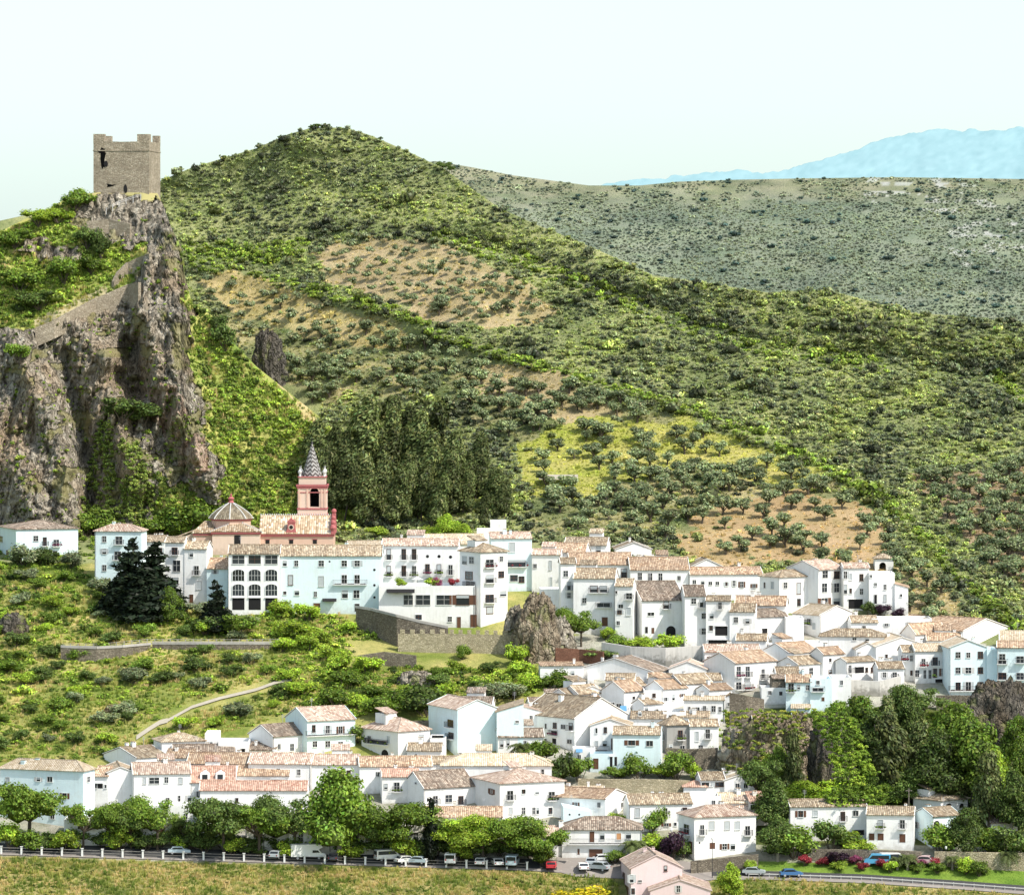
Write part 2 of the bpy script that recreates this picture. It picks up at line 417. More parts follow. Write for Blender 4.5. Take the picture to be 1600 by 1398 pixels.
OLIVES = [(300, 438), (440, 455), (620, 505), (800, 575), (1000, 630), (1200, 705), (1330, 765), (1400, 830), (1430, 960), (1250, 880), (1180, 880), (1060, 862), (950, 842), (830, 825), (830, 700), (690, 640), (560, 610), (500, 640), (400, 560), (330, 500)]
RIGHTFIELD = [(1420, 740), (1600, 730), (1700, 800), (1700, 960), (1600, 930), (1510, 850)]
RIGHTLOW = [(1400, 880), (1440, 880), (1500, 940), (1560, 985), (1450, 985), (1410, 960)]
TAN1 = [(740, 560), (860, 580), (950, 625), (1000, 660), (900, 672), (800, 640), (740, 600)]
YEL = [(810, 690), (900, 650), (1080, 655), (1200, 705), (1300, 745), (1240, 765), (1080, 730), (980, 760), (900, 790), (820, 760)]
TAN2 = [(1080, 800), (1250, 760), (1370, 790), (1400, 860), (1390, 900), (1230, 880), (1120, 890), (1060, 860)]

def ramp_col(n, a, b):
    n = np.clip(n, 0, 1)[:, None]; return np.asarray(a) * (1 - n) + np.asarray(b) * n

def ground_col(px, py, x, Y):
    jx = px + fbm(x / 6, py / 14, 0.1, 31, 3) * 30; jy = py + fbm(x / 6, py / 14, 0.7, 33, 3) * 18
    c = ramp_col(0.5 + 0.9 * fbm(x / 12, py / 28, 0, 41, 4), (0.19, 0.22, 0.095), (0.38, 0.38, 0.18))
    soil = ramp_col(0.5 + 0.8 * fbm(x / 7, py / 16, 0, 43, 3), (0.40, 0.31, 0.17), (0.56, 0.44, 0.27))
    oliv = ramp_col(0.5 + 1.1 * fbm(x / 9, py / 22, 0, 45, 3), (0.16, 0.19, 0.08), (0.46, 0.39, 0.21))
    yel = ramp_col(0.5 + 0.8 * fbm(x / 9, py / 18, 0, 46, 3), (0.34, 0.36, 0.07), (0.54, 0.47, 0.17))
    def put(poly, col):
        m = in_poly(jx, jy, poly); c[m] = col[m]
    put(OLIVES, oliv); put(GROVE1, soil); put(GROVE2, soil * np.array([1.0, 1.02, 0.85])); put(TAN1, soil); put(YEL, yel); put(TAN2, soil * np.array([1.0, 0.9, 0.85]))
    put(RIGHTFIELD, soil * np.array([0.8, 0.75, 0.85])); put(RIGHTLOW, soil)
    # hillside under the castle and church
    m = (py > 880) & (px < 900)
    g = ramp_col(0.5 + 1.2 * fbm(x / 9, py / 26, 0, 51, 4), (0.20, 0.25, 0.05), (0.52, 0.45, 0.17))
    g = g + (np.clip(fbm(x / 5, py / 12, 0, 53, 3) - 0.25, 0, 1)[:, None] * np.array([0.5, 0.28, 0.14]))
    c[m] = g[m]
    # between the houses: pale lanes and yards
    m = (py > np.interp(px, [850, 1100, 1400, 1450, 1500, 1576, 1640], [1000, 965, 965, 1000, 1000, 1012, 1016])) & (px > 850) & (px < 1660) & (py < 1350); c[m] = ramp_col(0.5 + fbm(x / 5, py / 12, 0, 55, 3), (0.38, 0.35, 0.30), (0.55, 0.52, 0.47))[m]
    m = (py > 1205) & (py < 1350); c[m] = ramp_col(0.5 + fbm(x / 5, py / 12, 0, 55, 3), (0.30, 0.28, 0.22), (0.48, 0.45, 0.38))[m]
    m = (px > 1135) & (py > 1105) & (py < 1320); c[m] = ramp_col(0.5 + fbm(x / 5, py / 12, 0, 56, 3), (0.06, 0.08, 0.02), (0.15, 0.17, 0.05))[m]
    # dry field at the bottom
    edge = np.interp(px, [-900, 0, 830, 980, 1120, 1200, 1600, 2500], [1310, 1336, 1362, 1372, 1372, 1370, 1395, 1420])
    m = py > edge
    fld = ramp_col(0.5 + 1.1 * fbm(x / 8, py / 7, 0, 61, 4), (0.13, 0.16, 0.04), (0.50, 0.41, 0.17))
    fld = fld + np.clip(fbm(x / 6, py / 10, 0, 63, 3) - 0.2, 0, 1)[:, None] * np.array([0.3, 0.05, 0.03])
    c[m] = fld[m]
    m = (px > 1180) & (py > np.interp(px, [1180, 1600], [1345, 1352])) & (py < np.interp(px, [1180, 1600], [1358, 1384]))
    c[m] = ramp_col(0.5 + fbm(x / 4, py / 8, 0, 65, 3), (0.13, 0.22, 0.03), (0.22, 0.32, 0.05))[m]
    return c

def grid_faces(nr, nc):
    i = np.arange(nr * nc).reshape(nr, nc)
    return np.stack([i[:-1, :-1].ravel(), i[:-1, 1:].ravel(), i[1:, 1:].ravel(), i[1:, :-1].ravel()], 1)

def sheet(name, xs, sky, bottom, depthf, colf, mat, step=3.0, back=None, alpha=None):
    xs = np.asarray(xs, float); top = np.interp(xs, [p[0] for p in sky], [p[1] for p in sky])
    nr = int((bottom - top.min()) / step)
    t = np.linspace(0, 1, nr)[:, None]
    PY = bottom + (top[None, :] - bottom) * t; PX = np.broadcast_to(xs[None, :], PY.shape)
    Y = depthf(PX.ravel(), PY.ravel()).reshape(PY.shape)
    V = np.stack([(PX - 800) * Y / F, Y, (HOR - PY) * Y / F], -1)
    rows = [V]; pr = [PY]
    # far side of the hill falls away behind the skyline
    for k, (dy, dz) in enumerate(back or [(4, -0.6), (12, -4), (35, -16), (90, -50)]):
        b = V[-1].copy(); b[:, 1] += dy; b[:, 2] += dz; b[:, 0] *= (b[:, 1] / V[-1][:, 1]); rows.append(b[None]); pr.append(PY[-1:][:])
    V = np.concatenate(rows, 0); PYa = np.concatenate(pr, 0); PXa = np.broadcast_to(xs[None, :], PYa.shape)
    col = colf(PXa.ravel(), PYa.ravel(), V[..., 0].ravel(), V[..., 1].ravel())
    nrr = V.shape[0]
    me = np_mesh(name, V.reshape(-1, 3), grid_faces(nrr, len(xs)), mat, None, True)
    ca = me.color_attributes.new('Col', 'FLOAT_COLOR', 'POINT')
    c4 = np.ones((nrr * len(xs), 4), np.float32)
    if col.shape[1] == 4: c4[:] = col
    else: c4[:, :3] = col
    ca.data.foreach_set('color', c4.ravel())
    o = link(name, me); return o

def G(px, py, dy=0.0):
    """ground point under a place in the view"""
    Y = float(depth_main(np.array([px]), np.array([py]))[0]) + dy
    return Vector(P(px, py, Y))

o = sheet('hillside_ground', np.arange(-640, 2240, 3.2), SKY_MAIN, 1700, depth_main, ground_col, M['ground'], 3.0)
tag(o, 'green and tan hillside climbing from the dry field to the rounded summit', 'hillside', kind='structure')

# ---- crag under the castle
SKY_CRAG = [(-640, 520), (-200, 430), (0, 362), (40, 342), (75, 328), (100, 312), (130, 303), (165, 300), (246, 302), (256, 322), (266, 352), (283, 385), (289, 430), (300, 476), (330, 492), (352, 522), (400, 572), (450, 612), (500, 652), (528, 692), (552, 760), (590, 840), (640, 900)]
def bump(px, py, line, w):
    d = line_dist(px, py, line); return np.exp(-(d / w) ** 2)
def depth_crag(px, py):
    px = np.asarray(px, float); py = np.asarray(py, float)
    Y = _ip(py, [(960, 1040), (880, 1046), (830, 1050), (700, 1057), (600, 1063), (500, 1073), (400, 1088), (300, 1104), (200, 1112)])
    Y = Y + np.clip((px - 300) / 200, 0, 1) * 8 - np.clip((300 - px) / 400, 0, 1) * 6 * np.clip((py - 520) / 200, 0, 1)
    rk = rock_mask(px, py)
    b = 0
    b = b - 9 * bump(px, py, [(262, 360), (272, 450), (270, 560), (290, 650), (320, 740)], 26)
    b = b - 7 * bump(px, py, [(235, 400), (225, 480), (245, 600)], 16)
    b = b + 11 * bump(px, py, [(205, 545), (212, 610), (190, 590)], 20)
    b = b - 8 * bump(px, py, [(30, 540), (60, 620), (95, 700), (110, 820)], 24)
    b = b + 8 * bump(px, py, [(100, 560), (120, 640), (140, 740), (140, 820)], 15)
    b = b - 6 * bump(px, py, [(165, 560), (185, 680), (215, 760)], 18)
    b = b - 9 * bump(px, py, [(30, 730), (60, 830)], 34)
    b = b - 4 * bump(px, py, [(90, 500), (130, 520), (175, 560)], 18)
    b = b - 5 * bump(px, py, [(225, 700), (270, 790)], 22)
    Y = Y + b
    x = px * 0.147; z = py * 0.147
    str_ = fbm(x / 3.6 + z / 14, z / 12, 0, 71, 4, True) * 3.6 + fbm(x / 1.5, z / 2.4, 0, 75, 3, True) * 1.7 + fbm(x / 0.6, z / 0.9, 0, 76, 2) * 0.55
    soft = fbm(x / 9, z / 9, 0, 77, 3) * 2.0
    return Y + str_ * rk - 2.2 * rk + soft * (1 - rk)
ROCK = [(-640, 520), (0, 512), (60, 515), (95, 495), (150, 470), (215, 442), (228, 400), (205, 345), (215, 318), (245, 302), (262, 335), (288, 385), (293, 470), (300, 560), (322, 640), (345, 735), (352, 790), (300, 770), (240, 745), (232, 830), (150, 850), (0, 840), (-640, 860)]
ROCK2 = [(118, 335), (150, 305), (215, 300), (235, 330), (215, 385), (180, 388), (130, 380)]
ROCK3 = [(20, 385), (60, 372), (110, 385), (130, 412), (90, 415), (50, 395)]
def rock_mask(px, py):
    x = px * 0.147; z = py * 0.147
    jx = px + fbm(x / 3, z / 3, 0, 81, 3) * 30; jy = py + fbm(x / 3, z / 3, 3.3, 83, 3) * 16
    return (in_poly(jx, jy, ROCK) | in_poly(jx, jy, ROCK2) | in_poly(jx, jy, ROCK3)).astype(float)
def crag_col(px, py, x, Y):
    z = py * 0.147
    rk = rock_mask(px, py)
    g = ramp_col(0.5 + 1.2 * fbm(x / 6, z / 6, 0, 91, 4), (0.18, 0.25, 0.05), (0.44, 0.42, 0.13))
    d = line_dist(px, py, [(430, 585), (455, 620), (490, 655)]); dry = d < 5 + 9 * fbm(x / 3, z / 3, 0, 93, 2)
    g[dry] = (0.55, 0.45, 0.22)
    top = (py < 345) & (px > 120); g[top] = g[top] * 0.5 + np.array([0.25, 0.19, 0.11])
    rim = line_dist(px, py, [(60, 505), (110, 480), (160, 455)]) < 8; g[rim] = (0.40, 0.35, 0.2)
    c = np.concatenate([g, (1 - rk)[:, None]], 1)
    # moss and dry grass on the ledges
    ledge = (fbm(x / 3.5, z / 3.0, 0, 95, 4) > 0.30) & (rk > 0)
    c[ledge, :3] = (0.16, 0.15, 0.05); c[ledge, 3] = 0.75
    ochre = (line_dist(px, py, [(255, 625), (285, 680), (300, 720)]) < 26 + 12 * fbm(x / 3, z / 3, 0, 97, 2)) & (rk > 0) & ~ledge
    c[ochre, :3] = (0.46, 0.26, 0.17); c[ochre, 3] = 0.42
    return c
o = sheet('rocky_crag', np.arange(-640, 640, 1.8), SKY_CRAG, 930, depth_crag, crag_col, M['rock'], 1.8)
tag(o, 'steep grey limestone crag with grassy shoulders carrying the castle tower', 'crag', kind='structure')
def GC(px, py, dy=0.0):
    Y = float(depth_crag(np.array([px]), np.array([py]))[0]) + dy
    return Vector(P(px, py, Y))

# ---- plateau hill behind
SKY_BACK = [(-900, 430), (300, 330), (600, 262), (680, 252), (740, 262), (800, 274), (860, 282), (920, 290), (1000, 290), (1060, 284), (1150, 281), (1250, 279), (1400, 277), (1600, 280), (2500, 290)]
def depth_back(px, py):
    x = np.asarray(px) * 0.26
    Y = _ip(py, [(900, 1500), (600, 1640), (500, 1740), (400, 1850), (330, 1960), (250, 2120)])
    return Y + fbm(x / 60, np.asarray(py) / 60, 0, 101, 3) * 16 + fbm(x / 18, np.asarray(py) / 16, 0, 103, 3) * 5
def back_col(px, py, x, Y):
    c = ramp_col(0.5 + fbm(x / 26, py / 26, 0, 105, 4), (0.19, 0.23, 0.17), (0.33, 0.36, 0.26))
    top = np.clip((330 - py + 22 * fbm(x / 30, py / 20, 0, 107, 3)) / 40, 0, 1)[:, None]
    c = c * (1 - top) + ramp_col(0.5 + fbm(x / 12, py / 9, 0, 109, 3), (0.20, 0.22, 0.13), (0.38, 0.36, 0.24)) * top
    rocks = (line_dist(px, py, [(1380, 290), (1480, 300), (1580, 360), (1600, 372)]) < 32) & (fbm(x / 7, py / 7, 0, 111, 3) > 0.30)
    rocks |= (line_dist(px, py, [(1500, 380), (1540, 410)]) < 25) & (fbm(x / 7, py / 7, 0, 111, 3) > 0.34)
    c[rocks] = (0.50, 0.50, 0.46)
    return c
o = sheet('far_hill', np.arange(-640, 2240, 4), SKY_BACK, 900, depth_back, back_col, M['far_ground'], 3.0, back=[(10, -1), (60, -10), (200, -60)])
tag(o, 'long grey-green scrub hill with a flat top behind the village hill', 'hill', kind='structure')
def GB(px, py):
    Y = float(depth_back(np.array([px]), np.array([py]))[0]); return Vector(P(px, py, Y))

# ---- blue mountains
SKY_MTN = [(-900, 345), (-300, 345), (0, 358), (60, 345), (300, 320), (900, 300), (950, 288), (985, 282), (1040, 278), (1100, 270), (1165, 265), (1200, 272), (1230, 262), (1290, 250), (1330, 235), (1370, 222), (1400, 212), (1450, 203), (1510, 203), (1545, 206), (1600, 197), (1700, 188), (2000, 200), (2500, 260)]
def depth_mtn(px, py):
    x = np.asarray(px) * 1.2
    return 8600 + (420 - np.asarray(py)) * 6 + fbm(x / 110, np.asarray(py) / 32, 0, 121, 5, True) * 30
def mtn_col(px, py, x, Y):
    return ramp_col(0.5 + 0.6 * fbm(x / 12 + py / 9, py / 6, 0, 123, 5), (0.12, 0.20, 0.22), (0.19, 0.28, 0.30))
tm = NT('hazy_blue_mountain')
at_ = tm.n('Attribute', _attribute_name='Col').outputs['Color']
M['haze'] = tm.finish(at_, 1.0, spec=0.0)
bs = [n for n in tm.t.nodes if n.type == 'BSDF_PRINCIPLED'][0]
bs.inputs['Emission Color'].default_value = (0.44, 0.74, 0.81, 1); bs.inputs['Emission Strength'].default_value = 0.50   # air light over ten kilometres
xs = np.arange(-640, 2240, 4)
sky2 = [(float(x), float(np.interp(x, [p[0] for p in SKY_MTN], [p[1] for p in SKY_MTN]) + 6.0 * fbm(np.array([x / 16.]), np.array([0.3]), 0, 131, 4)[0])) for x in xs]
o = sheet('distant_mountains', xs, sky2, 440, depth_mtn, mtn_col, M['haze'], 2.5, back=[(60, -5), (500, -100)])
tag(o, 'pale blue hazy mountain range on the horizon', 'mountains', kind='structure')
# ---- the plain that carries everything out to the horizon
me = np_mesh('valley_floor', [(-30000, -4000, -185), (30000, -4000, -185), (30000, 40000, -185), (-30000, 40000, -185)], [[0, 1, 2, 3]], M['far_ground'], np.array([[0.2, 0.22, 0.1]] * 4))
tag(link('valley_floor', me), 'wide green valley floor far below', 'ground', kind='structure')
# ------------------------------------------------------------------ plants
def ico(sub=1):
    bm = bmesh.new(); bmesh.ops.create_icosphere(bm, subdivisions=sub, radius=1.0)
    v = np.array([x.co[:] for x in bm.verts]); f = np.array([[l.index for l in x.verts] for x in bm.faces]); bm.free()
    return v, f
ICO1 = ico(1); ICO2 = ico(2)

def cloud(rng, blobs, n, leaf, squash=0.8, up=0.15, stretch=1.0, sweep=None, core=0.72):
    """leaves (quads) over several lobes plus a rough dark heart; blobs rows are x,y,z,r"""
    blobs = np.asarray(blobs, float)
    w = blobs[:, 3] ** 2; w /= w.sum()
    k = rng.choice(len(blobs), n, p=w)
    d = rng.normal(size=(n, 3)); d /= np.linalg.norm(d, axis=1)[:, None]
    low = d[:, 2] < -0.35; d[low, 2] *= -rng.uniform(0.2, 1, low.sum()); d /= np.linalg.norm(d, axis=1)[:, None]
    rad = blobs[k, 3] * rng.uniform(0.62, 1.12, n) * (1 + 0.18 * np.sin(d[:, 0] * 7 + k) * np.cos(d[:, 1] * 6 + d[:, 2] * 5 + 2 * k))
    p = blobs[k, :3] + d * rad[:, None] * np.array([1, 1, squash])
    nr = d + rng.normal(size=(n, 3)) * 0.55; nr[:, 2] += up; nr /= np.linalg.norm(nr, axis=1)[:, None]
    a = np.cross(nr, rng.normal(size=(n, 3))) if sweep is None else np.cross(nr, np.cross(np.asarray(sweep, float) + rng.normal(size=(n, 3)) * 0.35, nr))
    a /= np.linalg.norm(a, axis=1)[:, None] + 1e-9; b = np.cross(nr, a)
    s = leaf * rng.uniform(0.55, 1.4, n)[:, None]
    q = np.stack([p - a * s * stretch * 0.9, p - b * s * 0.62 + nr * s * 0.12, p + a * s * stretch, p + b * s * 0.6], 1)
    V = q.reshape(-1, 3); Fq = np.arange(n * 4).reshape(-1, 4)
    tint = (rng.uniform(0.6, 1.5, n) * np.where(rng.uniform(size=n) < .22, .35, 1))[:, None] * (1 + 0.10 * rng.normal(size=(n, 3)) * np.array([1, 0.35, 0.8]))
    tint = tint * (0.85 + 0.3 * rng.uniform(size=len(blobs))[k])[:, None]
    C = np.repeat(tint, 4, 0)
    # heart as quads (degenerate-free: pairs of points on ico faces -> split into quads)
    iv, if_ = ICO1
    cv = []; cf = []
    off = len(V)
    for (x, y, z, r_) in blobs:
        m = r_ * core * (1 + 0.16 * rng.normal(size=len(iv)))[:, None]
        cv.append(iv * m * np.array([1, 1, squash]) + (x, y, z))
    cv = np.concatenate(cv)
    tri = np.concatenate([if_ + i * len(iv) for i in range(len(blobs))]) + off
    # turn every triangle into three quads around its centre
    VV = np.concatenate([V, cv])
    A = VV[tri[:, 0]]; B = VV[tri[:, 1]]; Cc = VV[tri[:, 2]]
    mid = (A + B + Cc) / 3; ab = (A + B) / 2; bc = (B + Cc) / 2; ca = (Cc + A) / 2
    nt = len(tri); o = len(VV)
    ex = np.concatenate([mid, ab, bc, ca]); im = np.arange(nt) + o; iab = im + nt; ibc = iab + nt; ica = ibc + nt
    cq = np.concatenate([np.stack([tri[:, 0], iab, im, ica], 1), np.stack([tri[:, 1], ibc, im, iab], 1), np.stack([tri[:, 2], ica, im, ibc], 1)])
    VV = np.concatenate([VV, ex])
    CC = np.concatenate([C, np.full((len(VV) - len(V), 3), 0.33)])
    return VV, np.concatenate([Fq, cq]), CC

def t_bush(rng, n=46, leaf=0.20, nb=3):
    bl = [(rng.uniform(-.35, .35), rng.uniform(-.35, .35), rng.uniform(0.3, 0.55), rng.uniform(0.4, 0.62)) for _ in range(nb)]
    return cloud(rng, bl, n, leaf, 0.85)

def scatter(name, temps, pos, sc, tint, mat, zs=None, rng=R):
    """one mesh out of many copies, for ground cover nobody could count"""
    pos = np.asarray(pos); n = len(pos); k = rng.randint(len(temps), size=n); an = rng.uniform(0, 6.28, n)
    VS = []; FS = []; CS = []; off = 0
    zs = np.ones(n) if zs is None else zs
    for i, (v, f, c) in enumerate(temps):
        idx = np.where(k == i)[0]
        if not len(idx): continue
        ca = np.cos(an[idx])[:, None]; sa = np.sin(an[idx])[:, None]; s = sc[idx][:, None]
        x = (v[None, :, 0] * ca - v[None, :, 1] * sa) * s + pos[idx, 0:1]
        y = (v[None, :, 0] * sa + v[None, :, 1] * ca) * s + pos[idx, 1:2]
        z = v[None, :, 2] * s * zs[idx][:, None] + pos[idx, 2:3]
        V = np.stack([x, y, z], -1).reshape(-1, 3)
        FF = (f[None] + (np.arange(len(idx)) * len(v))[:, None, None]).reshape(-1, 4) + off
        CC = (c[None] * tint[idx][:, None, :]).reshape(-1, 3)
        VS.append(V); FS.append(FF); CS.append(CC); off += len(V)
    me = np_mesh(name, np.concatenate(VS), np.concatenate(FS), mat, np.concatenate(CS))
    return link(name, me)

def jitter_grid(x0, x1, y0, y1, sx, sy, rng=R):
    xs = np.arange(x0, x1, sx); ys = np.arange(y0, y1, sy)
    X, Y = np.meshgrid(xs, ys); X = X + (np.arange(len(ys)) % 2)[:, None] * sx / 2
    X = X + rng.uniform(-.48, .48, X.shape) * sx; Y = Y + rng.uniform(-.48, .48, Y.shape) * sy
    return X.ravel(), Y.ravel()

rg = np.random.RandomState(5)
BUSH = [t_bush(rg, int(rg.uniform(45, 80)), 0.18, int(rg.randint(2, 5))) for _ in range(14)]
def t_thicket(rng, n=150, leaf=.12):
    a = rng.uniform(0, 3.14); bl = []
    for k in range(5):
        q = rng.uniform(-.8, .8); bl.append((math.cos(a) * q + rng.uniform(-.25, .25), math.sin(a) * q + rng.uniform(-.25, .25), rng.uniform(.12, .5), rng.uniform(.18, .5)))
    return cloud(rng, bl, n, leaf, rng.uniform(.7, 1.1))
BUSHBIG = [t_thicket(rg) for _ in range(12)]
def mixcol(n, stops):
    n = np.clip(n, 0, 1); xs = [s[0] for s in stops]
    return np.stack([np.interp(n, xs, [s[1][i] for s in stops]) for i in range(3)], 1)

# ---- scrub on the main hill
X, Yp = jitter_grid(230, 1860, 195, 1010, 7.0, 4.4)
top = np.interp(X, [p[0] for p in SKY_MAIN], [p[1] for p in SKY_MAIN])
keep = Yp > top + 1
jx = X + fbm(X / 40, Yp / 40, 0, 201, 2) * 16; jy = Yp + fbm(X / 40, Yp / 40, 5, 203, 2) * 10
inol = in_poly(jx, jy, OLIVES) | in_poly(jx, jy, GROVE2); ing1 = in_poly(jx, jy, GROVE1); inr = in_poly(jx, jy, RIGHTFIELD) | in_poly(jx, jy, RIGHTLOW)
hd = line_dist(X, Yp, HEDGE); sd = line_dist(X, Yp, SPUR[:8])
keep &= ~(ing1 & (rg.uniform(size=len(X)) > 0.03))
keep &= ~(in_poly(jx, jy, YEL) & (rg.uniform(size=len(X)) > 0.06)) 
keep &= ~(in_poly(jx, jy, TAN2) & (rg.uniform(size=len(X)) > 0.08)) & ~(in_poly(jx, jy, GROVE2) & (rg.uniform(size=len(X)) > 0.08)) & ~(in_poly(jx, jy, TAN1) & (rg.uniform(size=len(X)) > 0.1))
keep &= ~(inol & (hd > 9) & (Yp < 835) & (rg.uniform(size=len(X)) > 0.30)) & ~(inr & (hd > 14) & (rg.uniform(size=len(X)) > 0.3))
keep &= (Yp < np.interp(X, [230, 840, 880, 1180, 1420, 1440, 1520, 1600, 1700, 1860], [848, 848, 895, 905, 905, 985, 975, 1003, 1080, 1200])) & ~((Yp > 600) & (X < 500)) & (fbm(X / 22, Yp / 16, 0, 205, 3) > -0.5)
X = X[keep]; Yp = Yp[keep]; hd = hd[keep]; sd = sd[keep]
D = depth_main(X, Yp); pos = np.stack([(X - 800) * D / F, D, (HOR - Yp) * D / F], 1)
s = D / F
size = np.exp(rg.normal(1.72, .34, len(X))) * (0.8 + 0.4 * np.clip((Yp - 250) / 500, 0, 1)) * (1 + .35 * fbm(X / 30, Yp / 20, 0, 209, 2))
nf = 0.5 + 0.9 * fbm(X / 60, Yp / 34, 0, 207, 4) + rg.normal(size=len(X)) * 0.22
tint = mixcol(nf, [(0, (0.17, 0.20, 0.12)), (0.3, (0.30, 0.34, 0.19)), (0.6, (0.42, 0.47, 0.22)), (1, (0.58, 0.66, 0.20))])
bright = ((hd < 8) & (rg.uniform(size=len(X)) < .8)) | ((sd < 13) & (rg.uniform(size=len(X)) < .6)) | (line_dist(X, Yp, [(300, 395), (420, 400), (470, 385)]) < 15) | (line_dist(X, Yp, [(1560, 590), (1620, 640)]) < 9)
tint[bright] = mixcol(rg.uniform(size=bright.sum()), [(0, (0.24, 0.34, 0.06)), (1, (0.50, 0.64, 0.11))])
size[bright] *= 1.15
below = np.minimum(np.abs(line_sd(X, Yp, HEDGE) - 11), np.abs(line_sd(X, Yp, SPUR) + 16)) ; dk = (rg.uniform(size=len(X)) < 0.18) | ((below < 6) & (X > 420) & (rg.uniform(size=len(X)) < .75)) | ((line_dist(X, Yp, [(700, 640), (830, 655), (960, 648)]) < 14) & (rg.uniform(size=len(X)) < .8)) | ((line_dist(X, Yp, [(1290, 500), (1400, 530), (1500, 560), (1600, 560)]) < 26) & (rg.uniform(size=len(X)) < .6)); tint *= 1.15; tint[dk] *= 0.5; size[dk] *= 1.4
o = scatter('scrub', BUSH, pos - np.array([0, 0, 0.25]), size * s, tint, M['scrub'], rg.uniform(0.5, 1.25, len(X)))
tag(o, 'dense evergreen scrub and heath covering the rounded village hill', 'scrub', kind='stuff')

# low herbs and tussocks between the shrubs
def t_tuss(rng, n=9):
    a = rng.uniform(0, 6.28, n); r0 = rng.uniform(0, .8, n); b = np.stack([np.cos(a) * r0, np.sin(a) * r0, np.zeros(n)], 1)
    tip = b * 1.5 + np.array([0, 0, 1]) * rng.uniform(0.3, 0.8, n)[:, None]; sd_ = np.stack([-np.sin(a), np.cos(a), np.zeros(n)], 1) * 0.3
    return np.stack([b - sd_, b + sd_, tip + sd_ * 0.6, tip - sd_ * 0.6], 1).reshape(-1, 3), np.arange(n * 4).reshape(-1, 4), np.repeat(rng.uniform(.7, 1.3, (n, 1)) * np.ones((1, 3)), 4, 0)
TUSS = [t_tuss(rg) for _ in range(8)]
X, Yp = jitter_grid(230, 1860, 200, 1005, 5.4, 3.4)
top = np.interp(X, [p[0] for p in SKY_MAIN], [p[1] for p in SKY_MAIN])
keep = (Yp > top + 1) & (Yp < np.interp(X, [230, 840, 880, 1180, 1420, 1440, 1520, 1600, 1700, 1860], [848, 848, 895, 905, 905, 985, 975, 1003, 1080, 1200])) & ~((Yp > 600) & (X < 500))
keep &= (rg.uniform(size=len(X)) < .45) | ~(in_poly(X, Yp, GROVE1) | in_poly(X, Yp, GROVE2) | in_poly(X, Yp, TAN2) | in_poly(X, Yp, TAN1))
X = X[keep]; Yp = Yp[keep]; D = depth_main(X, Yp); pos = np.stack([(X - 800) * D / F, D, (HOR - Yp) * D / F], 1)
gc_ = ground_col(X, Yp, pos[:, 0], D)
o = scatter('heather', TUSS, pos, np.exp(rg.normal(.95, .35, len(X))) * D / F, gc_ * rg.uniform(.7, 2.0, (len(X), 1)) * np.array([.95, 1.02, .95]), M['scrub'])
tag(o, 'low heather and tussock grass between the shrubs of the village hill', 'heather', kind='stuff')

# ---- scrub on the far hill
X, Yp = jitter_grid(640, 1860, 250, 580, 4.6, 2.8)
top = np.interp(X, [p[0] for p in SKY_BACK], [p[1] for p in SKY_BACK]); tm_ = np.interp(X, [p[0] for p in SKY_MAIN], [p[1] for p in SKY_MAIN])
keep = (Yp > top + 1) & (Yp < tm_ + 8) & (fbm(X / 18, Yp / 9, 0, 211, 3) > -0.45 + 0.3 * (Yp < 320))
X = X[keep]; Yp = Yp[keep]; D = depth_back(X, Yp); pos = np.stack([(X - 800) * D / F, D, (HOR - Yp) * D / F], 1)
nf = 0.5 + 0.8 * fbm(X / 60, Yp / 30, 0, 213, 3) + rg.normal(size=len(X)) * 0.25
tint = mixcol(nf, [(0, (0.27, 0.33, 0.27)), (0.5, (0.41, 0.47, 0.35)), (1, (0.58, 0.63, 0.42))])
size = np.exp(rg.normal(1.05, .32, len(X))); big = rg.uniform(size=len(X)) < 0.03; size[big] *= 2.0; tint[big] = (0.14, 0.22, 0.20); tint *= rg.uniform(.6, 1.35, (len(X), 1))
o = scatter('heath', BUSH[:4], pos, size * D / F, tint, M['scrub'], np.full(len(X), 0.8))
tag(o, 'low grey-green heath dotted over the flat-topped hill behind', 'heath', kind='stuff')

# ---- undergrowth on the crag shoulders
X, Yp = jitter_grid(-200, 570, 300, 880, 5.6, 4.8)
top = np.interp(X, [p[0] for p in SKY_CRAG], [p[1] for p in SKY_CRAG]); rk = rock_mask(X, Yp)
keep = (Yp > top + 3) & ((rk < 0.5) | (rg.uniform(size=len(X)) < np.where(Yp > 600, .24, .12))) & ~((Yp < 340) & (X > 125) & (rg.uniform(size=len(X)) > 0.12)) & (fbm(X / 20, Yp / 20, 0, 221, 3) > -0.5)
keep &= ~(line_dist(X, Yp, [(60, 508), (110, 485), (160, 460), (215, 440), (200, 415), (232, 395)]) < 10) & ~(line_dist(X, Yp, [(430, 585), (455, 620), (490, 655)]) < 9)
X = X[keep]; Yp = Yp[keep]; D = depth_crag(X, Yp); pos = np.stack([(X - 800) * D / F, D, (HOR - Yp) * D / F], 1)
nf = 0.5 + 0.9 * fbm(X / 35, Yp / 35, 0, 223, 3) + rg.normal(size=len(X)) * 0.25
tint = mixcol(nf, [(0, (0.14, 0.20, 0.04)), (0.5, (0.34, 0.48, 0.07)), (1, (0.56, 0.70, 0.11))])
size = np.exp(rg.normal(1.8, .35, len(X)))
size[rock_mask(X, Yp) > 0.5] *= 0.6
o = scatter('undergrowth', BUSH, pos - np.array([0, 0, 0.4]), size * D / F, tint, M['scrub'], rg.uniform(0.8, 1.2, len(X)))
tag(o, 'bright green undergrowth over the grassy shoulders of the crag', 'undergrowth', kind='stuff')

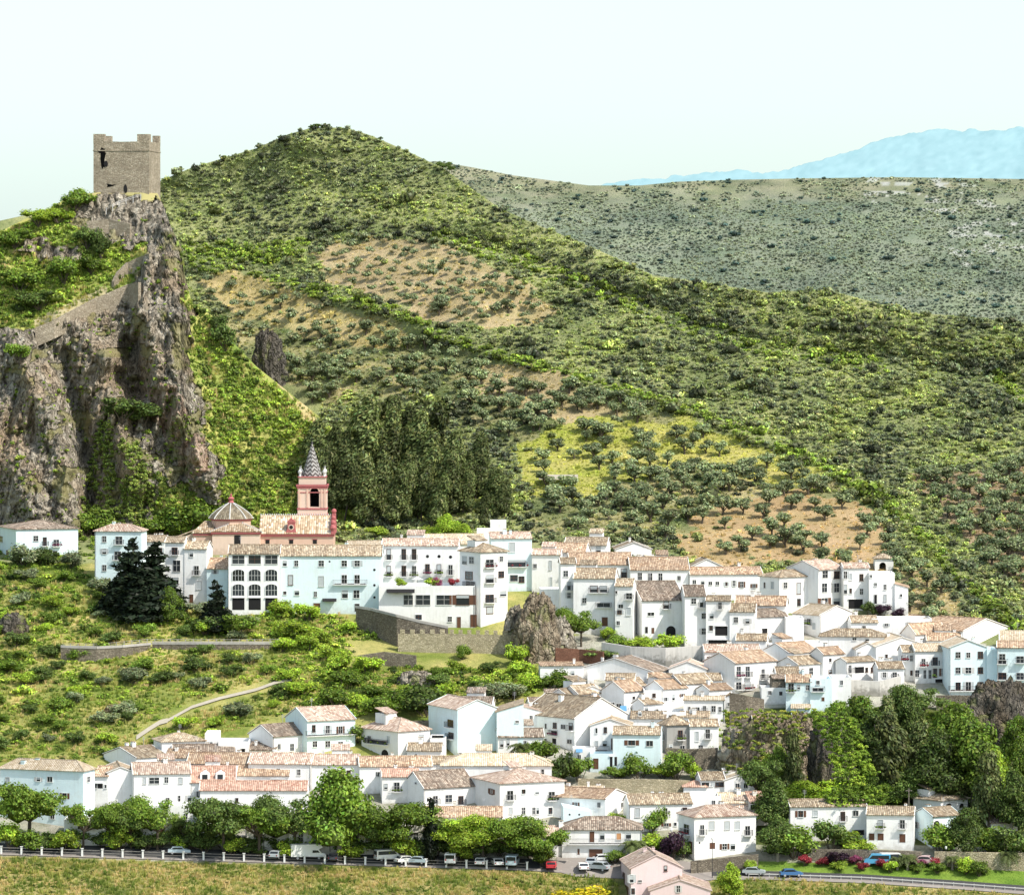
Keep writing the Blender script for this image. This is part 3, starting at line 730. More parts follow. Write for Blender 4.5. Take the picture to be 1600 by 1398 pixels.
# ---- creeper hanging down the crag
X, Yp = jitter_grid(120, 250, 640, 850, 5.0, 5.0)
d = np.minimum(line_dist(X, Yp, [(165, 665), (160, 740), (150, 830)]), line_dist(X, Yp, [(200, 690), (215, 760), (210, 830)]))
keep = (d < 10 + np.clip((Yp - 660) / 7, 0, 22)) & (fbm(X / 12, Yp / 18, 0, 225, 2) > -0.2)
X = X[keep]; Yp = Yp[keep]; D = depth_crag(X, Yp) - 0.6; pos = np.stack([(X - 800) * D / F, D, (HOR - Yp) * D / F], 1)
tint = mixcol(rg.uniform(size=len(X)), [(0, (0.22, 0.31, 0.06)), (1, (0.50, 0.60, 0.14))])
o = scatter('creeper', BUSH, pos, rg.uniform(4, 7, len(X)) * D / F, tint, M['scrub'], np.full(len(X), 1.2))
tag(o, 'curtain of leafy creeper hanging down the shaded cleft of the crag', 'creeper', kind='stuff')

# ---- undergrowth on the slope below the church
def town_free(X, Yp):
    """places on the slope not taken by houses, walls or paths"""
    k = (Yp > np.interp(X, [-60, 0, 120, 150, 290, 360, 560, 620, 800, 860], [868, 878, 880, 920, 948, 962, 962, 1015, 1040, 1045]))
    k &= (Yp < np.interp(X, [-60, 0, 150, 240, 330, 400, 450, 560, 690, 700, 830, 870], [1192, 1192, 1188, 1165, 1150, 1132, 1112, 1118, 1095, 1095, 1085, 1070]))
    k &= ~(line_dist(X, Yp, [(215, 1152), (250, 1130), (300, 1105), (345, 1092), (430, 1068)]) < 9)
    k &= ~(line_dist(X, Yp, [(95, 1012), (160, 1018), (235, 1008), (440, 1008)]) < 7)
    k &= ~((X > 545) & (X < 800) & (Yp < 1045)) | ((X > 545) & (X < 600) & (Yp < 1000) & (Yp > 975))
    return k
X, Yp = jitter_grid(-60, 860, 870, 1200, 6.8, 5.2)
keep = town_free(X, Yp) & (fbm(X / 22, Yp / 14, 0, 231, 3) > -0.20 - 0.25 * (X > 430))
X = X[keep]; Yp = Yp[keep]; D = depth_main(X, Yp); pos = np.stack([(X - 800) * D / F, D, (HOR - Yp) * D / F], 1)
nf = 0.5 + 0.9 * fbm(X / 40, Yp / 30, 0, 233, 3) + rg.normal(size=len(X)) * 0.28
tint = mixcol(nf, [(0, (0.13, 0.20, 0.04)), (0.5, (0.36, 0.50, 0.07)), (1, (0.60, 0.74, 0.11))])
sz = np.exp(rg.normal(1.75, .42, len(X))) * (1 + 0.35 * (X > 430))
o = scatter('undergrowth', BUSHBIG, pos - np.array([0, 0, 0.3]), sz * D / F, tint, M['scrub'], rg.uniform(0.6, 1.0, len(X)))
tag(o, 'yellow-green undergrowth on the slope between church and lower houses', 'undergrowth', kind='stuff')

X, Yp = jitter_grid(1125, 1650, 1112, 1262, 11, 9)
keep = (Yp > np.interp(X, [1125, 1230, 1300, 1400, 1450, 1600], [1112, 1118, 1105, 1090, 1100, 1110])) & ((X > 1185) | (Yp < 1200))
X = X[keep]; Yp = Yp[keep]; D = depth_main(X, Yp); pos = np.stack([(X - 800) * D / F, D, (HOR - Yp) * D / F], 1)
tint = mixcol(rg.uniform(size=len(X)), [(0, (0.11, 0.16, 0.04)), (0.6, (0.32, 0.45, 0.07)), (1, (0.56, 0.68, 0.11))])
o = scatter('undergrowth', BUSHBIG, pos - np.array([0, 0, 0.3]), rg.uniform(6, 14, len(X)) * D / F, tint, M['scrub'])
tag(o, 'mixed dark and bright undergrowth between the ravine trees', 'undergrowth', kind='stuff')

X, Yp = jitter_grid(-60, 860, 884, 1120, 15, 10)
keep = town_free(X, Yp) & ((fbm(X / 30, Yp / 20, 0, 235, 3) > -.15) & (Yp < 1000) | (X > 430) & (rg.uniform(size=len(X)) < .6))
xa, ya = jitter_grid(-60, 320, 846, 878, 10, 7); X = np.concatenate([X[keep], xa]); Yp = np.concatenate([Yp[keep], ya]); D = depth_main(X, Yp); pos = np.stack([(X - 800) * D / F, D, (HOR - Yp) * D / F], 1)
tint = mixcol(.5 + fbm(X / 30, Yp / 30, 0, 237, 3) + rg.normal(size=len(X)) * .3, [(0, (0.10, 0.16, 0.035)), (0.5, (0.28, 0.40, 0.06)), (1, (0.52, 0.66, 0.10))])
o = scatter('thicket', BUSHBIG, pos - np.array([0, 0, 0.3]), np.exp(rg.normal(2.15, .3, len(X))) * D / F, tint, M['scrub'], rg.uniform(0.7, 1.1, len(X)))
tag(o, 'dense green thicket covering the upper slope below the church', 'thicket', kind='stuff')

# ---- long grass tufts: slope and dry field
def t_tuft(rng, n=14):
    a = rng.uniform(0, 6.28, n); r0 = rng.uniform(0, .5, n); b = np.stack([np.cos(a) * r0, np.sin(a) * r0, np.zeros(n)], 1)
    tip = b * rng.uniform(1.3, 2.4, n)[:, None] + np.array([0, 0, 1]) * rng.uniform(0.5, 1.0, n)[:, None]
    sd_ = np.stack([-np.sin(a), np.cos(a), np.zeros(n)], 1) * 0.13
    V = np.stack([b - sd_, b + sd_, tip + sd_ * 0.4, tip - sd_ * 0.4], 1).reshape(-1, 3)
    return V, np.arange(n * 4).reshape(-1, 4), np.repeat(rng.uniform(.8, 1.2, (n, 1)) * np.ones((1, 3)), 4, 0)
TUFT = [t_tuft(rg) for _ in range(5)]
X, Yp = jitter_grid(-60, 860, 870, 1200, 6.5, 4.6); keep = town_free(X, Yp); X = X[keep]; Yp = Yp[keep]
X2, Y2 = jitter_grid(-140, 1760, 1337, 1440, 6.0, 2.8)
edge = np.interp(X2, [0, 830, 960, 1100, 1200, 1600], [1340, 1364, 1372, 1376, 1372, 1398]); keep = (Y2 > edge) & ~((X2 > 965) & (X2 < 1115)); X2 = X2[keep]; Y2 = Y2[keep]
XC, YC = jitter_grid(-60, 570, 320, 850, 6.0, 5.0); topc = np.interp(XC, [p[0] for p in SKY_CRAG], [p[1] for p in SKY_CRAG]); kc = (YC > topc + 4) & (rock_mask(XC, YC) < .5); XC = XC[kc]; YC = YC[kc]
X = np.concatenate([X, X2, XC]); Yp = np.concatenate([Yp, Y2, YC]); D = depth_main(X, Yp); D[-len(XC):] = depth_crag(XC, YC); pos = np.stack([(X - 800) * D / F, D, (HOR - Yp) * D / F], 1)
tint = mixcol(0.5 + fbm(X / 30, Yp / 12, 0, 241, 3) + rg.normal(size=len(X)) * 0.3, [(0, (0.15, 0.22, 0.04)), (0.45, (0.34, 0.38, 0.09)), (0.75, (0.50, 0.46, 0.15)), (1, (0.66, 0.52, 0.26))])
o = scatter('grass', TUFT, pos - np.array([0, 0, 0.05]), rg.uniform(3, 7.5, len(X)) * D / F, tint, M['scrub'], rg.uniform(0.6, 1.25, len(X)))
tag(o, 'dry yellow grass tufts over the slope and the field', 'grass', kind='stuff')
X, Yp = jitter_grid(-40, 1640, 1340, 1415, 15, 6.5)
edge = np.interp(X, [0, 830, 960, 1100, 1200, 1600], [1346, 1370, 1376, 1382, 1376, 1402]); keep = (Yp > edge) & ~((X > 955) & (X < 1125)) & (rg.uniform(size=len(X)) < 0.6)
X = X[keep]; Yp = Yp[keep]; D = depth_main(X, Yp); pos = np.stack([(X - 800) * D / F, D, (HOR - Yp) * D / F], 1)
tint = mixcol(rg.uniform(size=len(X)), [(0, (0.11, 0.14, 0.04)), (0.5, (0.25, 0.29, 0.08)), (0.8, (0.42, 0.42, 0.12)), (1, (0.50, 0.36, 0.20))])
o = scatter('weeds', BUSHBIG, pos - np.array([0, 0, 0.15]), rg.uniform(3, 9, len(X)) * D / F, tint, M['scrub'], rg.uniform(0.35, 0.6, len(X)))
tag(o, 'low weeds and thistles in the dry field below the road', 'weeds', kind='stuff')

# ------------------------------------------------------------------ single plants: unit templates (height 1 = top of crown)
def crown_mesh(name, blobs, n, leaf, mat, seed, **kw):
    v, f, c = cloud(np.random.RandomState(seed), blobs, n, leaf, **kw)
    return np_mesh(name, v, f, mat, c)
def trunk_mesh(name, segs, mat):
    b = MB()
    for p, q, r0, r1 in segs: b.bar(p, q, r0, n=6, r2=r1)
    me_o = b.build(name, mat); me = me_o.data; bpy.data.objects.remove(me_o); return me

TPL = {}
def mk_templates():
    rng = np.random.RandomState(77)
    L = []
    for i in range(5):    # olive
        nb = 5; bl = [(rng.uniform(-.30, .30), rng.uniform(-.30, .30), rng.uniform(.40, .76), rng.uniform(.22, .31)) for _ in range(nb)]
        cr = crown_mesh('crown', bl, 620, 0.052, M['olive'], 300 + i, squash=.85, stretch=1.2, core=0.66)
        sg = [((0, 0, -.12), (.03, 0, .2), .055, .045)] + [((.03, 0, .18), (x * .8, y * .8, z), .035, .015) for x, y, z, r_ in bl]
        L.append((cr, trunk_mesh('trunk', sg, M['bark'])))
    TPL['olive'] = L
    L = []
    for i in range(4):    # spreading street tree
        bl = [(rng.uniform(-.48, .48), rng.uniform(-.48, .48), rng.uniform(.42, .84), rng.uniform(.10, .27)) for _ in range(18)]
        cr = crown_mesh('crown', bl, 6500, 0.022, M['broad'], 320 + i, squash=.75, core=.66)
        sg = [((0, 0, -.08), (.015, 0, .36), .032, .026)] + [((.015, 0, .34), (x * .85, y * .85, z), .018, .006) for x, y, z, r_ in bl]
        L.append((cr, trunk_mesh('trunk', sg, M['bark'])))
    TPL['broad'] = L
    L = []
    for i in range(4):    # tall leafy tree, crown nearly to the ground
        bl = [(rng.uniform(-.30, .30) * (1.2 - z_), rng.uniform(-.30, .30) * (1.2 - z_), z_ + rng.uniform(-.04, .04), rng.uniform(.07, .11) + .11 * math.sin(min(1, z_ * 1.15) * 3.1)) for z_ in np.linspace(.20, .88, 20)]
        cr = crown_mesh('crown', bl, 7500, 0.020, M['broad'], 340 + i, squash=1.0, core=.68)
        sg = [((0, 0, -.06), (0, 0, .5), .03, .018)] + [((0, 0, .3), (x, y, z), .012, .005) for x, y, z, r_ in bl[3:]]
        L.append((cr, trunk_mesh('trunk', sg, M['bark_pale'])))
    TPL['tall'] = L
    L = []
    for i in range(5):    # pine of the grove: brushy, swept up
        lean = rng.uniform(-.05, .12)
        bl = [(lean * z_ + rng.uniform(-.17, .17) * (1.15 - z_), rng.uniform(-.15, .15) * (1.15 - z_), z_ + rng.uniform(-.03, .03), .06 + .06 * math.sin(z_ * 2.9) + rng.uniform(0, .03)) for z_ in np.linspace(.16, .93, 19)]
        cr = crown_mesh('crown', bl, 4200, 0.020, M['pine'], 360 + i, squash=1.25, stretch=1.5, sweep=(.5, 0, 1.0), up=.5, core=.66)
        sg = [((0, 0, -.08), (lean * .8, 0, .85), .02, .006)]
        L.append((cr, trunk_mesh('trunk', sg, M['bark'])))
    TPL['pine'] = L
    L = []
    for i in range(3):    # fir
        rngf = np.random.RandomState(380 + i); bl = []
        for z_ in np.linspace(.08, .93, 15):
            w = .23 * (1.02 - z_) ** .85
            for k in range(max(2, int(5 * (1.1 - z_)))):
                a = rngf.uniform(0, 6.28); bl.append((math.cos(a) * w * .6, math.sin(a) * w * .6, z_ + rngf.uniform(-.02, .02), w * .75 + .016))
        cr = crown_mesh('crown', bl, 4200, 0.026, M['fir'], 380 + i, squash=.6, stretch=1.5, core=.7)
        L.append((cr, trunk_mesh('trunk', [((0, 0, -.05), (0, 0, .9), .018, .004)], M['bark'])))
    TPL['fir'] = L
    bl = [(0, 0, z_, .02 + .072 * math.sin(min(1, (z_ + .08) * 1.25) * 3.0) ** .7) for z_ in np.linspace(.05, .96, 16)]
    TPL['cypress'] = [(crown_mesh('crown', bl, 1500, 0.022, M['fir'], 390, squash=1.4, stretch=1.8, sweep=(0, 0, 1), core=.75), trunk_mesh('trunk', [((0, 0, -.05), (0, 0, .5), .012, .006)], M['bark']))]
    L = []
    for i in range(5):    # shrub
        bl = [(rng.uniform(-.34, .34), rng.uniform(-.34, .34), rng.uniform(.24, .66), rng.uniform(.22, .34)) for _ in range(7)]
        cr = crown_mesh('crown', bl, 1300, 0.042, M['broad'], 400 + i, squash=.9, core=.7)
        sg = [((0, 0, -.15), (x, y, z), .02, .008) for x, y, z, r_ in bl]
        L.append((cr, trunk_mesh('stem', sg, M['bark'])))
    TPL['shrub'] = L
    for k, m in (('lime', 'lime'), ('deep', 'deep'), ('pinkflower', 'pinkflower'), ('redflower', 'redflower'), ('yellow', 'yellowbush'), ('purple', 'purple'), ('oliveshrub', 'olive')):
        L2 = []
        for cr, tr in TPL['shrub'][:4]:
            c2 = cr.copy(); c2.materials.clear(); c2.materials.append(M[m]); L2.append((c2, tr))
        TPL[k] = L2
    for base, k, m in (('broad', 'broad_deep', 'deep'), ('tall', 'tall_deep', 'deep'), ('tall', 'tall_lime', 'lime'), ('broad', 'broad_lime', 'lime')):
        L2 = []
        for cr, tr in TPL[base]:
            c2 = cr.copy(); c2.materials.clear(); c2.materials.append(M[m]); L2.append((c2, tr))
        TPL[k] = L2
    # palm: trunk and arching fronds with leaflets
    L = []
    for i in range(2):
        rp = np.random.RandomState(420 + i); V = []; Fc = []
        for k in range(46):
            a = rp.uniform(0, 6.28); e = rp.uniform(-.25, 1.25); ln = rp.uniform(.36, .5); pts = []
            for j in range(9):
                t = j / 8; ee = e - 1.5 * t * t
                pts.append(np.array([math.cos(a), math.sin(a), 0]) * ln * (t - .15 * t * t) * math.cos(e * .7) + np.array([0, 0, .52 + ln * (math.sin(e) * t - .75 * t * t)]))
            side = np.array([-math.sin(a), math.cos(a), 0])
            for j in range(8):
                p, q = pts[j], pts[j + 1]; w = .075 * math.sin(3.14 * (j + 1) / 9.5)
                for sgn in (-1, 1):
                    i0 = len(V); tipv = (p + q) / 2 + side * sgn * w + np.array([0, 0, -.03]) + (q - p) * .6
                    V += [p, q, tipv + (q - p) * .12, tipv - (q - p) * .12]; Fc.append([i0, i0 + 1, i0 + 2, i0 + 3])
        V = np.array(V); c = np.repeat(rp.uniform(.75, 1.25, (len(V) // 4, 1)) * np.ones((1, 3)), 4, 0)
        L.append((np_mesh('fronds', V, Fc, M['palm'], c), trunk_mesh('trunk', [((0, 0, -.05), (0, 0, .53), .055, .042)], M['bark_pale'])))
    TPL['palm'] = L
mk_templates()

TREE_N = [0]
def plant(kind, name, loc, h, w=None, label=None, cat='tree', group=None, part='crown', leanx=0.0):
    TREE_N[0] += 1
    tp = TPL[kind]; cr, tr = tp[TREE_N[0] % len(tp)]
    o = empty(name, loc, random.uniform(0, 6.28) if not leanx else random.uniform(-.5, .5))
    w = h if w is None else w
    o.scale = (w, w, h)
    if leanx: o.rotation_euler = (0, random.uniform(.10, .28), random.uniform(-.4, .4))
    a = link(part if kind != 'palm' else 'fronds', cr, o); b = link('trunk' if tr.name.startswith('trunk') else 'stem', tr, o)
    tag(o, label, cat, group)
    return o
def plant_px(kind, name, px, py, hpx, wpx=None, **kw):
    """plant standing on the slope at (px, py); the size is given as it looks there"""
    g = G(px, py); s = g.y / F
    return plant(kind, name, g, hpx * s, None if wpx is None else wpx * s, **kw)

# ---- olives
ox = []; 
def gr(poly, sx, sy, keepf=None, smin=18, smax=27):
    xs_ = [p[0] for p in poly]; ys_ = [p[1] for p in poly]
    X, Y_ = jitter_grid(min(xs_), max(xs_), min(ys_), max(ys_), sx, sy, rg); k = in_poly(X, Y_, poly) & (line_dist(X, Y_, HEDGE) > 9)
    if keepf is not None: k &= keepf(X, Y_)
    for x, y in zip(X[k], Y_[k]): ox.append((x, y, rg.uniform(smin, smax) * (0.72 + 0.4 * np.clip((y - 400) / 400, 0, 1))))
gr(GROVE1, 24, 14)
gr([(305, 445), (440, 462), (560, 505), (640, 530), (560, 560), (450, 560), (330, 490)], 27, 17)
gr([(400, 560), (560, 560), (640, 535), (800, 590), (1000, 640), (1200, 712), (1320, 768), (1250, 790), (1050, 760), (850, 830), (830, 700), (690, 640), (560, 600), (500, 640)], 23, 16, lambda x, y: ~(in_poly(x, y, YEL) & (rg.uniform(size=len(x)) < .55)))
gr([(850, 840), (1050, 760), (1250, 790), (1330, 770), (1395, 830), (1420, 950), (1250, 875), (1180, 875), (1060, 855), (950, 838)], 30, 21, lambda x, y: ~(in_poly(x, y, TAN2) & (rg.uniform(size=len(x)) < .3)), 17, 27)
gr([(1425, 745), (1600, 735), (1650, 800), (1650, 950), (1560, 900)], 24, 17)
gr([(1415, 885), (1440, 890), (1490, 950), (1450, 975), (1415, 960)], 26, 21)
ox.sort(key=lambda t: -t[2] * (1 + (t[1] - 400) / 1500))
OLIVE_N = 285
for (x, y, h) in ox[:OLIVE_N]:
    plant_px('olive', 'olive_tree', x, y, h * 1.12, h * rg.uniform(1.1, 1.45), label='grey-green olive tree standing on the terraced hillside above the village', cat='olive tree', group='olive trees on the hillside')
rest = np.array(ox[OLIVE_N:])
if len(rest):
    D = depth_main(rest[:, 0], rest[:, 1]); pos = np.stack([(rest[:, 0] - 800) * D / F, D, (HOR - rest[:, 1]) * D / F], 1)
    tt = []
    for i in range(4):
        rr = np.random.RandomState(500 + i); bl = [(rr.uniform(-.3, .3), rr.uniform(-.3, .3), rr.uniform(.5, .78), rr.uniform(.2, .29)) for _ in range(5)]
        tt.append(cloud(rr, bl, 150, 0.10, squash=.85, stretch=1.2, core=.66))
    tint = np.array([0.33, 0.37, 0.21]) * rg.uniform(.75, 1.2, (len(rest), 1))
    o = scatter('olive_grove', tt, pos, rest[:, 2] * D / F, tint, M['scrub'])
    tag(o, 'smaller olive trees of the groves further up the hillside', 'olive grove', kind='stuff')

# ---- pine grove behind the church
rp = np.random.RandomState(12)
pines = []
for (x0, x1, y0, y1, n, h0, h1) in ((470, 545, 755, 832, 9, 65, 100), (540, 660, 730, 790, 14, 105, 135), (540, 700, 790, 828, 12, 85, 110), (650, 750, 760, 828, 12, 66, 92), (740, 790, 780, 830, 5, 55, 72)):
    for i in range(n): pines.append((x0 + (i + rp.uniform(0, 1)) * (x1 - x0) / n, rp.uniform(y0, y1), rp.uniform(h0, h1)))
for x, y, h in pines:
    g = GC(x, y, -1.5) if x < 548 else G(x, y); wd = rp.uniform(.75, 1.0)
    plant('pine', 'pine_tree', g, h * g.y / F, h * wd * g.y / F, label='tall brushy pine in the dark grove behind the church', cat='pine tree', group='pines behind the church', leanx=1)
# ------------------------------------------------------------------ houses
def local_frame(x0, xc, x1, a, yb, Y=None, D=None):
    if Y is None: Y = float(depth_main(np.array([xc]), np.array([yb]), True)[0])
    base = Vector(P(xc, yb, Y)); a = math.radians(a)
    return base, a
def along(base, d, px):
    """how far along direction d from base (on the ground plane) one gets to be seen at column px"""
    k = (px - 800.0) / F; den = d[0] - k * d[1]
    return (k * base[1] - base[0]) / den if abs(den) > 1e-9 else 0.0

WINRND = random.Random(3)
def opening(root, base, a, xc, spec, hz0, fix=None):
    """window, door, balcony ... on the wall that shows it"""
    px, py, w, h, kind = spec
    ca, sa = math.cos(a), math.sin(a)
    onR = px >= xc
    d = (ca, sa) if onR else (-sa, ca)
    def u_of(x): return along(base, d, x)
    u0, u1 = u_of(px - w / 2), u_of(px + w / 2)
    if u0 > u1: u0, u1 = u1, u0
    um = (u0 + u1) / 2; Yp = base[1] + um * d[1]
    z = lambda yy: (HOR - yy) * Yp / F - base[2]
    z0, z1 = z(py + h / 2), z(py - h / 2)
    # local frame: R wall is y=0 facing -y, L wall is x=0 facing -x
    def bx(mb, ua, ub, za, zb, t0, t1, m=0):
        if onR: mb.box(ua, -t1, za, ub, -t0, zb, m)
        else: mb.box(-t1, ua, za, -t0, ub, zb, m)
    W = u1 - u0; H = z1 - z0
    fr = 0.07
    fm = M['frame'] if WINRND.random() < .7 else M['frame_brown']
    if 'B' in kind or 'R' in kind: fm = M['frame_brown']
    base_kind = kind[0]
    if base_kind == 'o':
        mb = MB(); n = 12; r_ = H / 2; zc = (z0 + z1) / 2; rr = max(W / 2, r_ * .8)
        pts = [(um + rr * math.cos(6.283 * i / n), zc + r_ * math.sin(6.283 * i / n)) for i in range(n)]
        pr = [(p[0], -.03, p[1]) if onR else (-.03, p[0], p[1]) for p in pts]
        mb.prism(pr, (0, .02, 0) if onR else (.02, 0, 0), 0)
        return mb.build('oculus', M['dark'], root)
    if base_kind == 'a':
        n = 10; r_ = min(W / 2, H * (.28 if 'l' in kind else .5)); zs = z1 - r_
        pts = [(u0, z0), (u1, z0)] + [(um + (W / 2) * math.cos(math.pi * i / n), zs + r_ * math.sin(math.pi * i / n)) for i in range(n + 1)]
        mb = MB(); mb.prism([(p[0], -.04, p[1]) if onR else (-.04, p[0], p[1]) for p in pts], (0, .03, 0) if onR else (.03, 0, 0))
        o = mb.build('arched_window', M['glass'] if 'l' in kind else M['dark'], root)
        mf = MB()
        for i in range(n):
            A = pts[2 + i]; Bp = pts[3 + i]
            for q in (A, Bp): pass
            p3 = lambda q: (q[0], -.06, q[1]) if onR else (-.06, q[0], q[1])
            mf.bar(p3(A), p3(Bp), .09, n=4)
        mf.bar(p3((u0, z0)), p3(pts[-1]), .09, n=4); mf.bar(p3((u1, z0)), p3(pts[2]), .09, n=4)
        if 'l' in kind:
            for k in (1, 2, 3): mf.bar(p3((u0 + W * k / 4, z0)), p3((u0 + W * k / 4, zs + r_ * .75)), .035, n=4)
            mf.bar(p3((u0, z0 + H * .45)), p3((u1, z0 + H * .45)), .035, n=4)
        mf.build('frame', M['white_paint'], o)
        return o
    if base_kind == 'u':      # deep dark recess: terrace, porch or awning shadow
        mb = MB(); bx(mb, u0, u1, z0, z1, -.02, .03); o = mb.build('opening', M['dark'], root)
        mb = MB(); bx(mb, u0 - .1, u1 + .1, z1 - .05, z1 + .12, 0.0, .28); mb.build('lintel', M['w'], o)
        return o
    if base_kind == 'n':      # awning
        mb = MB(); c = [(0, -.02), (0, -1.3)]
        A = [(u0, -.02, z1), (u1, -.02, z1), (u1, -1.4, z0), (u0, -1.4, z0)]
        if not onR: A = [(p[1], p[0], p[2]) for p in A]
        mb.prism(A, (0, 0, .06)); return mb.build('awning', M['green_metal'] if 'B' not in kind else M['dark'], root)
    door = base_kind in 'dgB'
    m = MB()
    bx(m, u0 - fr, u0, z0, z1, 0, .09); bx(m, u1, u1 + fr, z0, z1, 0, .09); bx(m, u0 - fr, u1 + fr, z1, z1 + fr, 0, .095)
    if not door and base_kind != 'b': bx(m, u0 - .12, u1 + .12, z0 - .10, z0, 0, .16)
    o = m.build('door' if door else 'window', M['white_paint'] if base_kind in 'ws' and WINRND.random() < .5 else fm, root)
    pane = MB(); pm = [M['glass'], fm]
    if base_kind == 'w' and W > .55 and WINRND.random() < .22:     # open shutters
        smat = M[WINRND.choice(['frame_brown', 'blind', 'frame'])]
        for ua, ub in ((u0 - fr - W * .5, u0 - fr), (u1 + fr, u1 + fr + W * .5)): sm = MB(); bx(sm, ua, ub, z0, z1, .0, .05); sm.build('shutter', smat, o)
    if base_kind == 's' or (base_kind in 'wb' and WINRND.random() < .16):
        bx(pane, u0, u1, z0, z1, -.02, .02); pm = [M['blind']]
        if base_kind != 's': pm = [M['glass'], M['blind']]; bx(pane, u0, u1, z0 + H * WINRND.uniform(.3, .7), z1, .02, .035, 1)
        pane.build('blind', pm, o)
    elif door:
        bx(pane, u0, u1, z0, z1, -.02, .025); pane.build('leaf' if base_kind == 'd' else 'shutter', M['frame_brown'] if ('B' in kind or WINRND.random() < .5) else M['dark'], o)
    elif 'O' in kind:
        bx(pane, u0, u1, z0, z1, -.02, .025); pane.build('blind', M['orangewood'], o)
    else:
        bx(pane, u0, u1, z0, z1, -.02, .02)
        if W > .5: bx(pane, um - .035, um + .035, z0, z1, .02, .05, 1)
        if H > 1.0: bx(pane, u0, u1, z0 + H * .55 - .03, z0 + H * .55 + .03, .02, .05, 1)
        pane.build('pane', pm, o)
    if 'g' in kind[1:]:       # iron grille
        mb = MB()
        for k in range(6): bx(mb, u0 + W * (k + .5) / 6 - .015, u0 + W * (k + .5) / 6 + .015, z0, z1, .12, .15)
        mb.build('grille', M['iron'], o)
    if base_kind == 'b':      # balcony slab and railing
        ex = .35; dp = .75
        mb = MB(); bx(mb, u0 - ex, u1 + ex, z0 - .16, z0 - .03, 0, dp + .03)
        bo = mb.build('balcony', M['w'], root)
        mb = MB(); rh = 1.0
        L0, L1 = u0 - ex, u1 + ex
        bx(mb, L0, L1, z0 + rh - .04, z0 + rh, dp - .03, dp); bx(mb, L0, L1, z0 - .02, z0 + .02, dp - .03, dp)
        nn = max(4, int((L1 - L0) / .16))
        for k in range(nn + 1):
            uu = L0 + (L1 - L0) * k / nn; bx(mb, uu - .012, uu + .012, z0, z0 + rh, dp - .027, dp - .003)
        for uu in (L0, L1): bx(mb, uu - .015, uu + .015, z0 + rh - .04, z0 + rh, 0, dp); 
        for k in range(1, 5):
            for uu in (L0, L1): bx(mb, uu - .012, uu + .012, z0, z0 + rh, dp * k / 5 - .012, dp * k / 5 + .012)
        mb.build('railing', M['iron'], bo)
        if WINRND.random() < .35:
            rr = np.random.RandomState(WINRND.randint(0, 9999)); v, f, c = cloud(rr, [(x, 0, .3, .3) for x in np.linspace(0, L1 - L0, 4)], 90, .10)
            me = np_mesh('flowers', v, f, M[WINRND.choice(['broad', 'broad', 'redflower', 'pinkflower'])], c)
            q = link('flower_boxes', me, bo); q.location = (L0, -dp, z0) if onR else (-dp, L0, z0)
            if not onR: q.rotation_euler = (0, 0, math.pi / 2)
    return o

def slope_slab(mb, e0, e1, r0, r1, th=.13, ov=.0, m=0):
    """roof slope from eave e0-e1 up to ridge r0-r1"""
    e0, e1, r0, r1 = map(Vector, (e0, e1, r0, r1))
    n = (e1 - e0).cross(r0 - e0).normalized() if (r0 - e0).length > 1e-6 else Vector((0, 0, 1))
    if n.z < 0: n = -n
    ue = (e1 - e0).normalized()
    def uv(p): d = p - e0; v = d - ue * d.dot(ue); return (d.dot(ue), v.length)
    T = [e0, e1, r1, r0]
    if (r1 - r0).length < 1e-4: T = [e0, e1, r1]
    U = [p + n * th for p in T]
    uvs = [uv(p) for p in T]
    if (e1 - e0).cross(r0 - e0).z < 0: U2 = list(reversed(U)); uv2 = list(reversed(uvs))
    else: U2 = U; uv2 = uvs
    mb.poly(U2, m, uv2); mb.poly(list(reversed([T[i] for i in range(len(T))])) if (e1 - e0).cross(r0 - e0).z > 0 else T, m, [(0, 0)] * len(T))
    k = len(T)
    for i in range(k):
        j = (i + 1) % k; mb.poly([T[i], T[j], U[j], U[i]], m, [uvs[i], uvs[j], uvs[j], uvs[i]])

def ridge(mb, p, q, r_=.14, m=0):
    p = Vector(p); q = Vector(q); L = (q - p).length; n = max(1, int(L / .45))
    for k in range(n):
        a = p.lerp(q, k / n); b = p.lerp(q, (k + .96) / n)
        mb.bar(a, b, r_ * 1.08, m, 6, r_ * .92)

